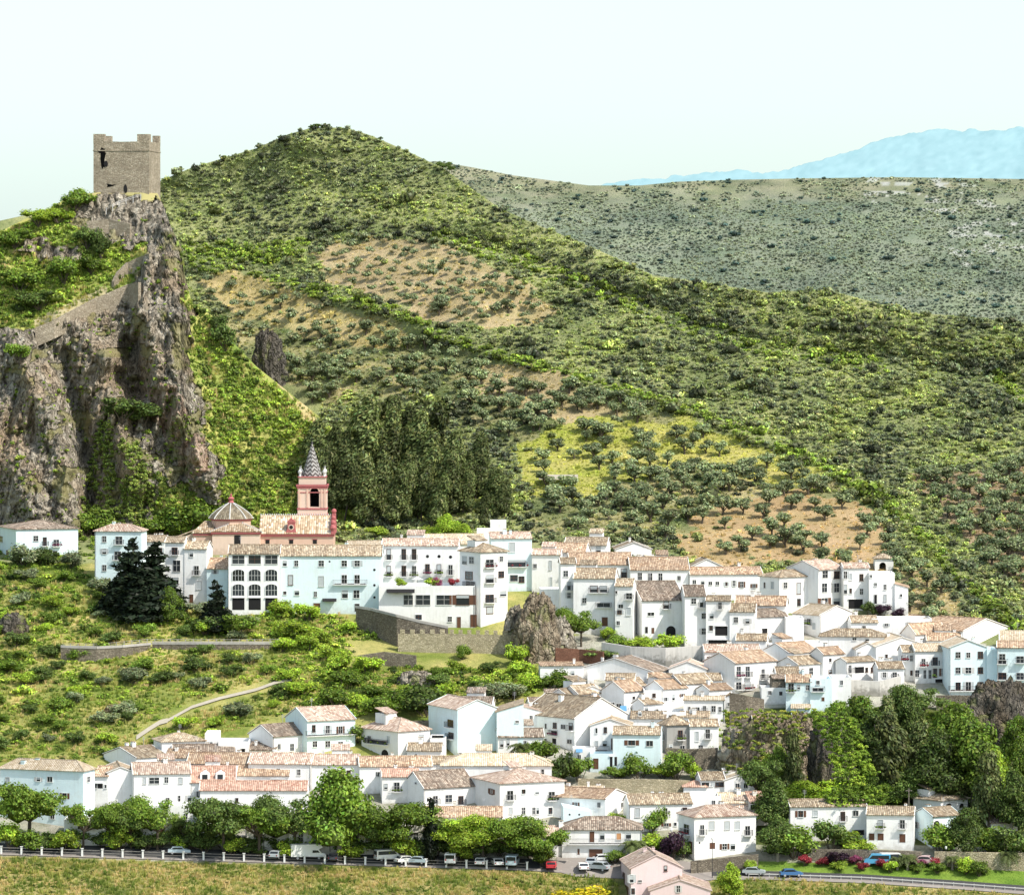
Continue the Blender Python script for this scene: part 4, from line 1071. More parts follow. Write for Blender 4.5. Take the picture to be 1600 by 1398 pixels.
def make_roof(root, kind, W, D, H, r, mat, ov=.32):
    mb = MB(); t = r
    if kind == 'gR':
        g = r / (D / 2); o = ov
        slope_slab(mb, (-.14, -o, H - o * g), (W + .14, -o, H - o * g), (-.14, D / 2, H + r), (W + .14, D / 2, H + r))
        slope_slab(mb, (-.14, D + o, H - o * g), (W + .14, D + o, H - o * g), (-.14, D / 2, H + r), (W + .14, D / 2, H + r))
        ridge(mb, (-.14, D / 2, H + r + .15), (W + .14, D / 2, H + r + .15))
    elif kind == 'gL':
        g = r / (W / 2); o = ov
        slope_slab(mb, (-o, -.14, H - o * g), (-o, D + .14, H - o * g), (W / 2, -.14, H + r), (W / 2, D + .14, H + r))
        slope_slab(mb, (W + o, -.14, H - o * g), (W + o, D + .14, H - o * g), (W / 2, -.14, H + r), (W / 2, D + .14, H + r))
        ridge(mb, (W / 2, -.14, H + r + .15), (W / 2, D + .14, H + r + .15))
    elif kind == 'h':
        o = ov; x0, x1, y0, y1 = -o, W + o, -o, D + o
        w2, d2 = x1 - x0, y1 - y0; zb = H - .05
        if w2 >= d2: a = (x0 + d2 / 2, (y0 + y1) / 2, H + r); b = (x1 - d2 / 2, (y0 + y1) / 2, H + r)
        else: a = ((x0 + x1) / 2, y0 + w2 / 2, H + r); b = ((x0 + x1) / 2, y1 - w2 / 2, H + r)
        c = [(x0, y0, zb), (x1, y0, zb), (x1, y1, zb), (x0, y1, zb)]
        if w2 >= d2:
            slope_slab(mb, c[0], c[1], a, b); slope_slab(mb, c[2], c[3], b, a); slope_slab(mb, c[1], c[2], b, b); slope_slab(mb, c[3], c[0], a, a)
            hips = [(c[0], a), (c[3], a), (c[1], b), (c[2], b), (a, b)]
        else:
            slope_slab(mb, c[0], c[1], a, a); slope_slab(mb, c[1], c[2], a, b); slope_slab(mb, c[2], c[3], b, b); slope_slab(mb, c[3], c[0], b, a)
            hips = [(c[0], a), (c[1], a), (c[2], b), (c[3], b), (a, b)]
        for p, q in hips: ridge(mb, (p[0], p[1], p[2] + .13), (q[0], q[1], q[2] + .13), .12)
    elif kind == 'sR':      # low at the R wall, high behind
        g = r / D; slope_slab(mb, (-.14, -ov, H - ov * g), (W + .14, -ov, H - ov * g), (-.14, D + .1, H + r), (W + .14, D + .1, H + r))
        ridge(mb, (-.14, D + .05, H + r + .12), (W + .14, D + .05, H + r + .12))
    elif kind == 'sL':      # low at x=0, high at x=W
        g = r / W; slope_slab(mb, (-ov, -.14, H - ov * g), (-ov, D + .14, H - ov * g), (W + .1, -.14, H + r), (W + .1, D + .14, H + r))
    elif kind == 'sB':      # high at x=0, low at x=W
        g = r / W; slope_slab(mb, (W + ov, -.14, H - ov * g), (W + ov, D + .14, H - ov * g), (-.1, -.14, H + r), (-.1, D + .14, H + r))
    else: return None
    return mb.build('roof', mat, root)

def make_walls(root, kind, W, D, H, r, mat, sink=4.0, e=.04):
    mb = MB(); z0 = -sink
    if kind == 'gR':
        mb.prism([(0, 0, z0), (0, D, z0), (0, D, H), (0, D / 2, H + r), (0, 0, H)], (W, 0, 0))
    elif kind == 'gL':
        mb.prism([(0, 0, z0), (W, 0, z0), (W, 0, H), (W / 2, 0, H + r), (0, 0, H)], (0, D, 0))
    elif kind == 'sR': mb.prism([(0, 0, z0), (0, D, z0), (0, D, H + r), (0, 0, H)], (W, 0, 0))
    elif kind == 'sL': mb.prism([(0, 0, z0), (W, 0, z0), (W, 0, H + r), (0, 0, H)], (0, D, 0))
    elif kind == 'sB': mb.prism([(0, 0, z0), (W, 0, z0), (W, 0, H), (0, 0, H + r)], (0, D, 0))
    elif kind == 'h': mb.box(0, 0, z0, W, D, H - .02)
    else:
        mb.box(0, 0, z0, W, D, H - .75)
        t = .22
        mb.box(0, 0, H - .75, W, t, H); mb.box(0, D - t, H - .75, W, D, H); mb.box(0, t, H - .75, t, D - t, H); mb.box(W - t, t, H - .75, W, D - t, H)
    # thin pale verges that stand a little above the tiles at the gables
    if kind == 'gR' and D > 3:
        for x in (-.16, W + .06):
            for s in (0, 1):
                ya, yb = (0 if s == 0 else D), D / 2; g_ = (-.3 if s == 0 else .3)
                mb.prism([(x, ya + g_, H - .3 * r / (D / 2) + .1), (x, yb, H + r + .1), (x, yb, H + r + .22), (x, ya + g_, H - .3 * r / (D / 2) + .22)], (.10, 0, 0))
    if kind == 'gL' and W > 3:
        for y in (-.16, D + .06):
            for s in (0, 1):
                xa, xb = (0 if s == 0 else W), W / 2; g_ = (-.3 if s == 0 else .3)
                mb.prism([(xa + g_, y, H - .3 * r / (W / 2) + .1), (xb, y, H + r + .1), (xb, y, H + r + .22), (xa + g_, y, H - .3 * r / (W / 2) + .22)], (0, .10, 0))
    return mb.build('wall', mat, root)

def chimney(root, x, y, z, h, mat, w=.5):
    mb = MB(); mb.box(x - w / 2, y - w / 2, z - 1.2, x + w / 2, y + w / 2, z + h, 0); mb.box(x - w / 2 - .07, y - w / 2 - .07, z + h, x + w / 2 + .07, y + w / 2 + .07, z + h + .09, 0)
    for s in (-1, 1): mb.box(x + s * w * .32 - .06, y - w / 2, z + h + .09, x + s * w * .32 + .06, y + w / 2, z + h + .3, 0)
    mb.box(x - w / 2 - .04, y - w / 2 - .04, z + h + .3, x + w / 2 + .04, y + w / 2 + .04, z + h + .38, 1)
    mb.build('chimney', [mat, M['t_tan']], root)

HR = random.Random(19)
def house(line):
    spec, wins, label = [t.strip() for t in line.split('|')]
    t = spec.split(); opt = dict(q.split('=') for q in t[10:])
    x0, xc, x1, a, yt, yb = map(float, t[:6]); kind = t[6]; rise = float(t[7]); wm = M[t[8]]; rm = M['t_' + t[9]] if t[9] != '-' else None
    Y = float(opt['Y']) if 'Y' in opt else None
    if a == 0 and 'noch' not in opt and x1 - xc < 120 and kind != 'f': a = HR.choice([-1, 1]) * HR.uniform(2, 9)
    base, ang = local_frame(x0, xc, x1, a, yb, Y)
    s = base.y / F; ca, sa = math.cos(ang), math.sin(ang)
    W = along(base, (ca, sa), x1) if x1 > xc else float(opt.get('W', 9))
    r = rise * s
    if xc > x0 + .5 and sa > .05: D = along(base, (-sa, ca), x0)
    else: D = 2 * r / math.tan(math.radians(23)) if kind in ('gR', 'h') else (r / math.tan(math.radians(20)) if kind == 'sR' else 8.0)
    if 'D' in opt: D = float(opt['D'])
    D = min(max(D, 3.5), 26.0)
    if kind in ('sR',) and xc <= x0 + .5: D = min(D, 9)
    H = (yb - yt) * s
    root = empty('house' if 'name' not in opt else opt['name'], base, ang)
    tag(root, label, opt.get('cat', 'house'), opt.get('grp', 'white village houses').replace('_', ' '))
    make_walls(root, kind, W, D, H, r, wm, float(opt.get('sink', 4.0)))
    if rm: make_roof(root, kind, W, D, H, r, rm)
    for wtxt in wins.split(';'):
        q = wtxt.split()
        if not q: continue
        k = q[4] if len(q) > 4 else ('w' if float(q[3]) > 5 else 'w')
        opening(root, base, ang, xc, (float(q[0]), float(q[1]), float(q[2]), float(q[3]), k), 0)
    # chimneys, pipes and aerials
    if rm and W > 4 and 'noch' not in opt and HR.random() < .85:
        for c in range(1 if HR.random() < .55 else 2):
            cx = HR.uniform(.15, .85) * W; cy = HR.uniform(.45, .8) * D
            if kind in ('gR', 'h'): zz = H + r * (1 - abs(cy - D / 2) / (D / 2)) * (.8 if kind == 'h' else 1)
            elif kind == 'gL': zz = H + r * (1 - abs(cx - W / 2) / (W / 2))
            elif kind == 'sR': zz = H + r * cy / D
            elif kind == 'sL': zz = H + r * cx / W
            else: zz = H + r * .5
            chimney(root, cx, cy, zz - .1, HR.uniform(.6, 1.1), wm, HR.choice([.45, .6, .8]))
    if kind in ('gR', 'h') and 'noch' not in opt and 6 < W and r > .7 and HR.random() < .3:      # small room standing on the rear roof
        ux = HR.uniform(.1, .55) * W; uw = HR.uniform(2.4, 3.6); z1_ = H + r + HR.uniform(.3, 1.0); mb = MB(); mb.box(ux, D * .55, H - .3, ux + uw, D * .55 + 3, z1_); ro = mb.build('attic_room', wm, root)
        mb = MB(); slope_slab(mb, (ux - .15, D * .55 - .2, z1_), (ux + uw + .15, D * .55 - .2, z1_), (ux - .15, D * .55 + 3.1, z1_ + .9), (ux + uw + .15, D * .55 + 3.1, z1_ + .9)); mb.build('roof', rm, ro)
    if W > 6 and H > 4 and wm is not M['s'] and HR.random() < .5:
        mb = MB(); px_ = HR.choice([.12, W - .15]); mb.bar((px_, -.07, 0), (px_, -.07, H - .15), .055); mb.build('drainpipe', M[HR.choice(['iron', 'frame', 'concrete'])], root)
    if W > 5 and HR.random() < .38:
        mb = MB(); ax = HR.uniform(.2, .8) * W; ay = D * .5; z = H + r
        mb.bar((ax, ay, z - .6), (ax, ay, z + 1.9), .03, n=4)
        for k in range(5): mb.bar((ax - .35, ay, z + 1.2 + k * .15), (ax + .35, ay, z + 1.2 + k * .15), .018, n=4)
        mb.build('aerial', M['rim'], root)
    return root

HOUSES = r'''
0 25 122 20 827 877 h 11 c brown noch=1 | 2 842 5 9;12 864 4 9 d;56 841 7 8;70 846 5 13 b;88 848 8 10 b;57 863 6 7;86 864 7 7 | pale blue two-storey house with brown hip roof under the crag, farthest up left
148 148 221 0 830 918 h 10 c pink | 163 842 6 9;163 861 6 8;163 887 6 9;186 844 10 12 b;184 868 10 13 b;168 908 9 7 | tall narrow pale blue house with pink roof beside the dark firs
222 222 258 0 846 900 gR 8 w tan | 250 860 6 8 | low white house peeping out above the dark firs
258 258 288 0 847 944 gR 7 w tan | 273 861 8 11 b;276 884 11 17;274 907 10 10;278 924 8 8 | narrow white house of stacked dark balconies right of the firs
288 288 323 0 857 946 gR 10 w tan | 299 866 6 7;307 891 7 14 b;311 914 8 13 s;299 935 6 13 d | narrow white house with a wide middle balcony below the domed church
323 323 356 0 888 950 gR 14 c orange | 336 893 5 6;334 912 5 5 | short pale blue house with ragged orange roof left of the arcaded one
357 357 437 0 865 962 gR 12 w tan noch=1 | 372.5 874 19 13;398 874 19 13;424 874 19 13;372.5 898 19 18 al;398 898 19 18 al;424 898 19 18 al;372.5 921 19 18 al;398 921 19 18 al;424 921 19 18 al;372.5 943 19 19 u;398 943 19 19 u;424 943 19 19 u | white arcaded building with two rows of three glazed arches
437 437 597 0 868 957 gR 14 c tan | 445 880 6 8;463 880 6 9;502 880 8 9;538 880 8 9;558 880 8 9;585 890 4 4 o;585 914 4 4 o;585 933 4 4 o;515 877 3 3 o;454 906 7 15 s;502 908 8 16 s;538 905 8 14 w;558 905 8 14 w;547 912 48 1 b;445 926 5 5;464 926 7 7;493 928 4 8;539 928 9 12;557 928 9 12;515 937 22 4 nB;495 949 10 14 d;445 945 6 5;464 945 6 5;558 949 7 12 d | long pale blue house below the church with flowered double balcony
545 545 597 0 856 880 gR 9 w cream | | small white gabled roof just right of the church nave
597 597 716 0 852 935 gR 9 w pink | 607.5 866 6 16 b;631 866 6 16 b;647 866 6 16 b;607.5 892 6 16 b;631 892 6 16 b;647 892 6 16 b;668 869 5 5 o;686 869 5 5 o;704 870 5 5 o;668 889 6 15 b;686 889 6 15 b;704 890 6 15 b | grand white house with two rows of tall windows and three round ones
655 655 760 0 850 880 gR 13 w cream | | pale roof with a balustrade rising behind the grand white house
592 592 742 0 915 980 f 0 w - D=12 noch=1 | 638 937 14 15;661 937 22 15;694 937 24 15;723 937 20 15;654 964 10 8;703 967 6 8;717 972 6 17 d;740 970 9 19 dB;626 923 44 5 nB | white restaurant terrace block with a band of four big dark windows
718 751 793 35 863 980 h 12 w tan | 726 875 7 12 w;737 875 7 10;733 899 11 12 w;735 912 14 8 b;765 880 12 12 b;765 904 12 12 b;765 935 12 12 b;765 953 10 10 s;783 873 5 8;783 897 8 9;786 927 10 8 | tall corner apartment house with three stacked balconies above the golden wall
767 767 831 0 841 925 sR 8 c pink | 800 855 9 15 s;806 880 30 10 b;803 903 12 10;815 905 8 9;780 873 5 7 | tall pale blue house under the white stair turret
766 766 791 0 813 850 f 0 w - D=4 | | white cube-shaped stair turret, highest roof of the upper street
745 745 768 0 826 860 f 0 w - D=4 | | small blank white wall block left of the stair turret
831 831 876 0 866 925 gR 7 w pink | 860 883 4 14 s;861 909 4 15 s;836 884 5 6 | white house with small roof terrace above the rock outcrop
843 843 884 0 920 975 f 0 w - D=7 | 859 941 5 6 | blank white base wall with a single square window beside the rock
876 876 900 0 880 985 gR 7 w tan | 884 896 7 9;889 915 5 13 b;889 930 5 8 | narrow white house squeezed beside the rock outcrop
882 882 948 0 851 880 gR 10 w tan | 935 859 7 12 | white house with a single dark window at the foot of the olive hill
862 862 915 0 862 900 gR 12 w orange | | orange-tan roof stepping down from the olive hill
963 963 1018 0 858 880 gL 10 w tan D=10 | | blank white gable at the top edge of the village, left one
1010 1010 1062 0 876 895 sB 6 w cream | | white wall running down right of the blank gable
1081 1081 1128 0 885 905 gL 11 w tan D=8 | 1104 888 26 3 u | small white gabled hut alone above the long orange roof
1182 1182 1192 0 897 905 f 0 w - D=4 | | tiny white chimney-like block at the end of the orange roof
890 890 988 0 882 930 gR 16 w orange | 957 894 6 11;975 895 8 13;915 893 5 5 | long white house with broad orange roof and two blue-grey windows
985 985 1077 0 890 940 gR 17 w orange | 1000 900 6 11;1016 901 6 11;1032 901 6 11;1061 903 5 7 | white house with three equal windows under a patched orange roof
1078 1078 1191 0 897 940 gR 9 w orange | 1085 909 5 6;1098 910 5 5;1110 911 5 5;1121 911 5 5;1135 912 4 6;1147 911 4 9;1159 913 5 9;1178 915 5 6 | long low white house with a row of eight small windows
896 896 961 0 903 990 gR 13 w tan | 928 920 11 10 b;943 920 11 10 b;913 938 6 8;943 945 20 6 b;945 971 9 14 d | tall white house with paired balconies and brown-tiled roof in the old centre
961 961 989 0 915 1000 gR 9 w tan | 963 925 3 4;983 931 9 9 b;970 947 7 6;968 956 6 5;982 955 7 12 s;966 973 5 6 | narrow white house with crooked small openings between two tiled roofs
984 1003 1070 14 938 1000 gR 26 w brown D=15 noch=1 | 1017 959 10 5;1010 984 4 10 d;1020 985 4 9 d;1041 944 7 13 b;1048 985 16 16 a | old white house with a huge brown tiled roof and cellar arch
1070 1070 1103 0 931 1012 gR 14 w brown | 1084 939 7 8;1096 942 5 12 b;1100 962 7 8;1100 986 7 9 | white house with brown roof beside the one with the huge roof
1103 1103 1142 0 938 1014 gR 6 w tan | 1125 946 5 10 b;1112 962 6 8;1111 981 6 8;1127 985 19 15 u;1122 1004 30 10 u | white house with dark open terrace and garage at its foot
1140 1140 1180 0 955 1015 gR 10 w tan | 1150 968 6 8;1168 970 6 7 | white house with tan roof above the garage terrace
1148 1148 1228 0 945 990 gR 12 w orange | 1165 953 5 6;1200 955 6 7 | white house with a dark red-brown roof left of the long hotel
1187 1218 1280 35 902 962 h 9 w tan | 1195 914 3 9;1207 914 4 10 s;1207 937 4 8;1227 914 5 9;1227 940 6 12;1248 919 6 17 s;1248 941 6 12;1269 920 6 17 s;1269 942 6 13 | white corner house with hip roof and tall shuttered windows
1230 1279 1319 42 890 958 gR 12 w pink | 1289 897 8 11;1307 898 8 11;1288 918 8 14;1307 918 8 14;1288 941 10 14;1307 941 10 13 | three-storey white house with pink roof and a blank shaded gable
1318 1318 1358 0 887 955 gR 6 w pink | 1321 898 5 11;1329 901 4 10 s;1346 902 5 10;1321 920 5 14;1329 923 4 8;1346 924 5 9;1337 943 22 15 u | white three-storey house with dark porch beside the bell turret
1358 1358 1398 0 895 960 f 0 w - | 1361 900 3 4;1368 913 4 5;1368 936 4 14 d;1383 917 4 8;1383 934 4 10 s | plain white building that carries the little bell turret
1398 1398 1419 0 918 962 sB 6 w orange | 1408 930 3 4 | narrow white end wall stepping down right of the bell turret
1238 1281 1335 38 961 998 gL 13 w cream | 1264 971 5 9 b;1272 978 5 10 s | broad blank white gable house below the corner house
1228 1228 1256 0 965 1010 f 0 w - | | bright blank white cube left of the broad gable
1150 1166 1230 30 964 1008 gR 10 w brown | 1172 978 6 8;1195 985 8 8 u | white house with sagging brown roof above a stone terrace
1281 1281 1382 0 994 1030 h 10 w tan | 1335 998 6 4;1355 999 6 4 | wide low white house with tan hip roof in the right quarter
1362 1362 1456 0 966 996 f 0 w - | 1420 974 5 4;1385 976 5 4;1440 978 3 5 | long white parapet block below the dry slope
1330 1330 1372 0 972 1000 gR 8 w tan | 1350 980 5 5 | small white house with washed-out tan roof below the porch shrubs
1369 1369 1450 8 1010 1050 gL 14 w cream D=12 | 1385 1025 4 6;1440 1022 4 6 | blank white gable house with pale roof edge in the right quarter
1408 1430 1480 40 990 1020 gR 14 w orange | 1440 1000 5 6;1462 1002 6 6 | white house with pink flowers below the long hillside roof
1266 1286 1319 36 1022 1066 gR 9 w orange | 1297 1031 4 6;1311 1031 4 6;1297 1049 4 5;1312 1050 5 5 | small square white house with four little windows and orange roof
1306 1322 1368 34 1034 1070 gR 5 w tan | 1328 1045 4 12 b;1343 1046 14 10 u;1354 1046 3 6;1363 1046 4 7 | low white house with a dark pergola in the right quarter
1190 1232 1278 42 1020 1052 gR 13 w orange | 1250 1030 4 5;1268 1030 4 5 | white gabled house with orange-tan roof in the middle of the right cluster
1214 1246 1288 38 1038 1075 gR 10 w tan | 1267 1049 6 12;1245 1050 5 6 | white house with a tall violet window below the orange roof
1213 1213 1250 0 1052 1085 gR 8 w tan | 1225 1062 6 6 | little white house with brown roof tucked beside a stone pier
1101 1101 1188 0 1018 1050 gR 9 w pink | 1110 1028 5 5;1120 1030 5 5 | white house with pale pink roof behind the big balcony house
1100 1148 1213 42 1036 1085 gR 14 w orange | 1154 1049 6 16 b;1168 1049 6 16 b;1192 1052 5 14;1192 1057 7 8 b;1154 1071 8 11 b;1168 1071 9 11 b;1193 1072 10 8 | big white balcony house with blank left gable on a grey stone base
1207 1207 1231 0 1060 1096 gR 4 s brown | | stone-faced little house wall between two white ones
1228 1228 1268 0 1065 1112 gR 9 c orange | 1236 1074 8 13 b;1248 1073 4 6;1262 1074 5 8 | pale blue house with red awning window above the ivy cliff
1266 1266 1300 0 1060 1112 f 0 c - | 1278 1066 5 6;1278 1077 16 5 b;1286 1092 4 6 d | pale blue flat-topped house with low balcony above the ivy cliff
1236 1236 1266 0 1106 1120 sR 6 c cream | | low lean-to with cream roof at the cliff edge
1300 1300 1330 0 1058 1106 f 0 w - | 1315 1066 4 7 | narrow white flat house next to the long curved retaining wall
1455 1505 1576 48 986 1015 gL 16 w orange D=20 | 1520 998 5 4 | large white gable house at the top right edge of the village
1562 1562 1650 0 1000 1030 gR 12 w cream | 1580 1006 4 4 | white house cut by the right edge under the green slope
1410 1410 1430 0 1018 1064 gR 8 w tan | 1413 1027 4 9 b;1424 1028 4 9;1412 1050 4 10;1424 1051 4 8 | slim white house at the left end of the long balcony row
1430 1430 1485 0 1017 1068 gR 9 w cream | 1443 1035 5 12 b;1461 1033 7 12 b;1433 1052 6 10;1445 1053 4 13;1453 1053 4 13;1461 1051 5 13;1474 1050 6 12;1468 1063 13 6 u | white balcony house of the long row left of the pale blue gable
1484 1484 1542 0 1012 1087 gL 11 c cream D=12 | 1497 1023 7 9;1513 1023 6 8;1532 1023 7 10;1497 1047 7 9;1513 1047 9 9;1532 1047 7 9;1497 1072 8 13;1513 1072 8 14;1532 1072 8 13;1513 1078 56 1 b | pale blue gable house with nine windows and a full-width balcony
1542 1542 1558 0 1014 1087 f 0 c - D=8 | 1550 1070 3 5 | narrow pale blue infill between the two blue blocks
1558 1558 1660 0 1011 1092 gR 8 c orange | 1566 1026 9 9;1566 1034 12 5 b;1566 1056 12 10 b;1594 1030 11 10 b;1594 1056 11 10 b;1594 1075 6 9 | pale blue block with red-fronted balcony at the right edge
932 1020 1047 66 1050 1075 gR 19 w brown D=17 | 975 1055 2 2;1026 1061 3 4;1033 1062 3 4;1041 1062 3 4 | very broad blank white gable with brown roof below the whitewashed wall
1045 1045 1103 0 1045 1075 gL 11 w pink D=9 | 1095 1058 8 6 | white gable house with a red roof slope touching the broad gable
844 844 912 0 1040 1068 sR 3 w orange | 868 1050 4 6;895 1051 5 6 | low white outbuilding with a strip of orange roof beside the ruined brick wall
918 918 928 0 1050 1070 f 0 w - D=2 | | small white upright wall stub beside the low outbuilding
853 893 925 60 1092 1115 gR 14 w tan | 862 1098 3 4;905 1100 4 5 | small white gable house with tan roof at the left of the lower cluster
878 903 940 38 1084 1110 gR 11 w tan | 900 1092 4 4;925 1093 4 5 | white house with a light tan roof behind the lower cluster
940 975 1006 50 1080 1112 gR 14 w orange | 990 1090 4 5 | white gable house with patchy orange roof in the lower cluster
952 975 1010 38 1072 1090 gR 10 w tan | | tan roofed white house just under the broad gable
1006 1006 1034 0 1078 1116 f 0 w - | 1022 1086 4 5;1012 1110 9 12 u;1027 1110 5 6 | plain white block with one small window over a blue awning
1008 1036 1074 38 1076 1112 gR 11 w orange | 1052 1089 4 9;1066 1086 4 5;1040 1092 5 6 | white house with orange roof and narrow door at the cluster centre
1040 1064 1112 38 1068 1100 gR 12 w tan | 1095 1078 4 10;1104 1085 4 6 | white house with tan roof left of the big balcony house
1068 1068 1132 0 1093 1128 gR 4 w cream | 1077 1107 3 6;1090 1108 6 7;1101 1108 4 11 b;1115 1107 6 9;1125 1108 4 8 | white two-storey row house with cream strip roof above the green garden
1088 1108 1144 36 1078 1105 gR 7 w orange | 1104 1090 3 9;1130 1088 5 6;1120 1097 6 5 | little white house with orange roof fragments under the shaded gable
828 828 888 0 1101 1120 gR 9 w brown | 857 1107 4 5;878 1107 4 5 | low white house with dark grey-brown roof left of the lower cluster
930 930 985 0 1108 1135 f 0 w - D=6 | 957 1100 6 6;967 1102 8 6;974 1106 10 7 n | white roof-terrace house with a brown balustrade in the lower cluster
693 715 776 25 1108 1183 gL 13 c pink D=14 noch=1 | 704 1130 8 11 b;705 1149 7 9 b | pale blue house with a broad blank gable, left half of the twin
776 776 818 0 1112 1183 sL 13 c tan D=12 noch=1 | 808 1127 5 3 | pale blue wall with roof climbing to the right, right half of the twin
817 817 850 0 1112 1150 sB 8 w pink D=10 | 830 1120 4 5 | white house with a pinkish roof strip right of the twin gables
706 706 768 0 1102 1125 gR 11 w brown | | brown roof showing just above the blank twin gable
845 898 980 42 1122 1175 gL 28 w tan D=16 | 853 1134 3 8;867 1133 5 8;880 1135 7 7;892 1135 5 11 b;866 1145 8 6 b;852 1157 5 6;866 1157 6 9 u;890 1158 7 6 | large white house with a tall bright blank gable turned right
778 778 850 0 1151 1184 gR 10 w brown | 784 1161 5 11;794 1159 4 10;820 1160 5 6 | white house with grey-brown roof behind the spiky palm
922 922 985 0 1134 1180 gL 10 w tan D=9 | 932 1141 3 8;946 1140 4 8;932 1162 4 9 s;945 1161 6 8;957 1162 4 17 d;937 1172 24 1 b | white gabled house with a dark-railed balcony in the lower cluster
922 922 960 0 1177 1206 f 0 c - D=5 | 931 1193 7 16 d;955 1190 4 18 u | pale blue basement wall with two dark doors under the railed balcony
957 957 1032 0 1147 1205 gR 9 c tan D=8 | 987 1160 11 8;1015 1161 10 8;962 1189 4 14 d | pale blue house with two wide windows and a tan roof beside the stone house
895 895 930 0 1168 1190 f 0 w - D=4 | 905 1172 10 4 n;905 1183 5 8 | small white garden terrace with red-brown railing panels
1030 1042 1078 20 1133 1178 h 12 g tan | 1035 1148 3 14 b;1063 1148 6 14 b;1048 1167 5 8;1066 1167 7 5 | grey unplastered house with tan hip roof on the stone base
1078 1078 1123 0 1134 1175 gR 8 w tan | 1089 1150 5 15 s;1106 1146 6 14 b;1095 1168 6 8 | white house joined to the right of the grey unplastered one
985 985 1040 0 1122 1145 sR 8 w tan | 1000 1115 5 5;1020 1130 5 5 | white house with a low tan roof behind the wide-windowed blue one
246 246 247 0 1158 1180 f 0 w - D=1 W=1 | | thin white chimney stack beside the upper left lower house
240 253 320 18 1159 1190 h 10 w tan | 277 1171 5 8 b;300 1172 4 5 | small white house with hip roof by the footpath's lower end
320 320 341 0 1146 1180 f 0 w - | 330 1160 4 4 | small blank white tower block in the roof row
341 341 389 0 1158 1190 f 0 w - | 380 1173 6 9 u | white parapet building between tower block and terrace roof
389 426 478 40 1150 1188 gR 15 w brown | 436 1166 4 8;456 1167 6 11 | white gabled house with brown roof left of the big pink-roofed house
388 388 430 0 1171 1188 sR 9 w brown | | small brown lean-to roof in front of the brown-roofed gable
446 480 555 28 1126 1180 gR 17 c pink noch=1 | 490 1138 6 12;512 1139 6 12;532 1140 6 12;517 1147 74 1 b;492 1162 7 9;512 1162 7 9;532 1163 7 9 | large pale house with pink roof and one long balcony above the trees
565 622 672 40 1143 1192 h 17 w pink | 577 1155 5 11 b;607 1155 5 11 s;590 1159 30 5 b;602 1178 12 16 a;580 1178 12 14 a;658 1153 8 12 s;655 1181 6 4 | white villa with salmon hip roof and arches under its balcony
672 672 697 0 1152 1186 f 0 w - | 684 1150 18 4 u | white garden wall house between the villa and the twin gables
162 213 262 40 1184 1212 gR 13 w tan | 170 1195 6 5;213 1192 4 6;240 1194 5 5 | white house with long tan roof at the top of the lower left row
258 258 300 0 1183 1208 sR 10 w orange | 268 1190 8 5 u;285 1195 5 6 | narrow white house between the tan roof and orange roof
270 270 368 0 1177 1200 gR 11 w brown | | wide brown roof in the lower left row
292 292 390 0 1192 1222 gR 13 w orange | 319 1200 5 7;370 1203 5 7 | white house with broad salmon-orange roof, first of the long roof line
388 388 486 0 1192 1232 gR 13 w pink | 467 1206 5 9;467 1222 5 7;435 1203 5 5 | white house with broad pink roof, second of the long roof line
486 486 562 0 1194 1235 gR 12 w pink | 520 1206 5 9;545 1208 5 9 | white house with pink roof behind the tallest street tree
562 562 675 0 1197 1240 gR 12 w orange | 590 1209 5 7;620 1208 5 7 | white house with long orange roof right of the tallest street tree
298 298 368 0 1222 1262 gR 20 w red | 310 1240 6 8;335 1240 6 8 | white house with salmon-red roof and two white dormer windows
370 370 452 0 1211 1240 gR 12 w orange | 394 1223 7 6;412 1222 5 7;434 1221 22 9 u | white house with orange-tan roof and a dark porch recess
208 208 298 0 1209 1268 gR 14 w pink | 226 1219 4 10 s;241 1219 15 9;260 1218 6 9;282 1219 6 9 s;296 1247 6 10;280 1247 3 9;262 1250 5 8 | white house with salmon roof and a glazed bay behind the street trees
233 233 282 0 1235 1262 h 10 w red noch=1 D=5 | | little white pavilion with a pointed red hip roof
0 130 148 70 1205 1295 h 14 c cream | 12 1218 6 8 s;60 1217 6 6;78 1217 8 8;101 1243 7 9;138 1217 4 9;82 1275 6 7 | long pale blue house with cream roof at the far left of the street
147 147 169 0 1212 1262 sR 12 w orange | 150 1227 3 8;155 1227 11 8 u;165 1228 3 5 | white house with a dark column porch between two blank walls
168 168 209 0 1207 1262 gL 8 w tan D=12 | | blank bright white gable wall behind the street trees
312 312 480 0 1234 1275 gR 11 w red | 330 1250 5 8;370 1250 5 8;420 1250 5 8 | very long white house with red roof hidden behind street trees
597 597 656 0 1213 1255 gR 9 w red | 620 1229 8 14 b;603 1228 5 8 | white house with rust-red roof right of the tallest street tree, lower row
629 662 742 30 1231 1272 gR 22 w brown | 680 1249 7 12 b;701 1247 10 11;720 1250 7 13 b;650 1223 3 3 | white house with brown roof, blue-grey trim and three barred windows
690 690 862 0 1196 1235 h 15 w cream | 848 1206 4 9;820 1208 5 4;790 1210 5 7 | wide white house with cream-yellow hip roof in the lower row
665 665 745 0 1193 1215 gR 9 w tan | | tan roofed white house left of the cream-yellow roof
738 781 882 24 1224 1290 h 16 w pink | 768 1236 5 8;797 1242 9 14 b;818 1236 6 7;839 1238 6 3;862 1243 9 13 b;798 1266 5 10 s;818 1266 5 10;834 1266 4 10;840 1266 4 10;860 1266 6 10 | big white house with pink hip roof and peeling walls in the lower row
880 880 923 0 1268 1305 sB 8 c - D=7 | 890 1272 3 3 o;905 1272 3 3 o | weathered pale blue garden wall house sloping down to the right
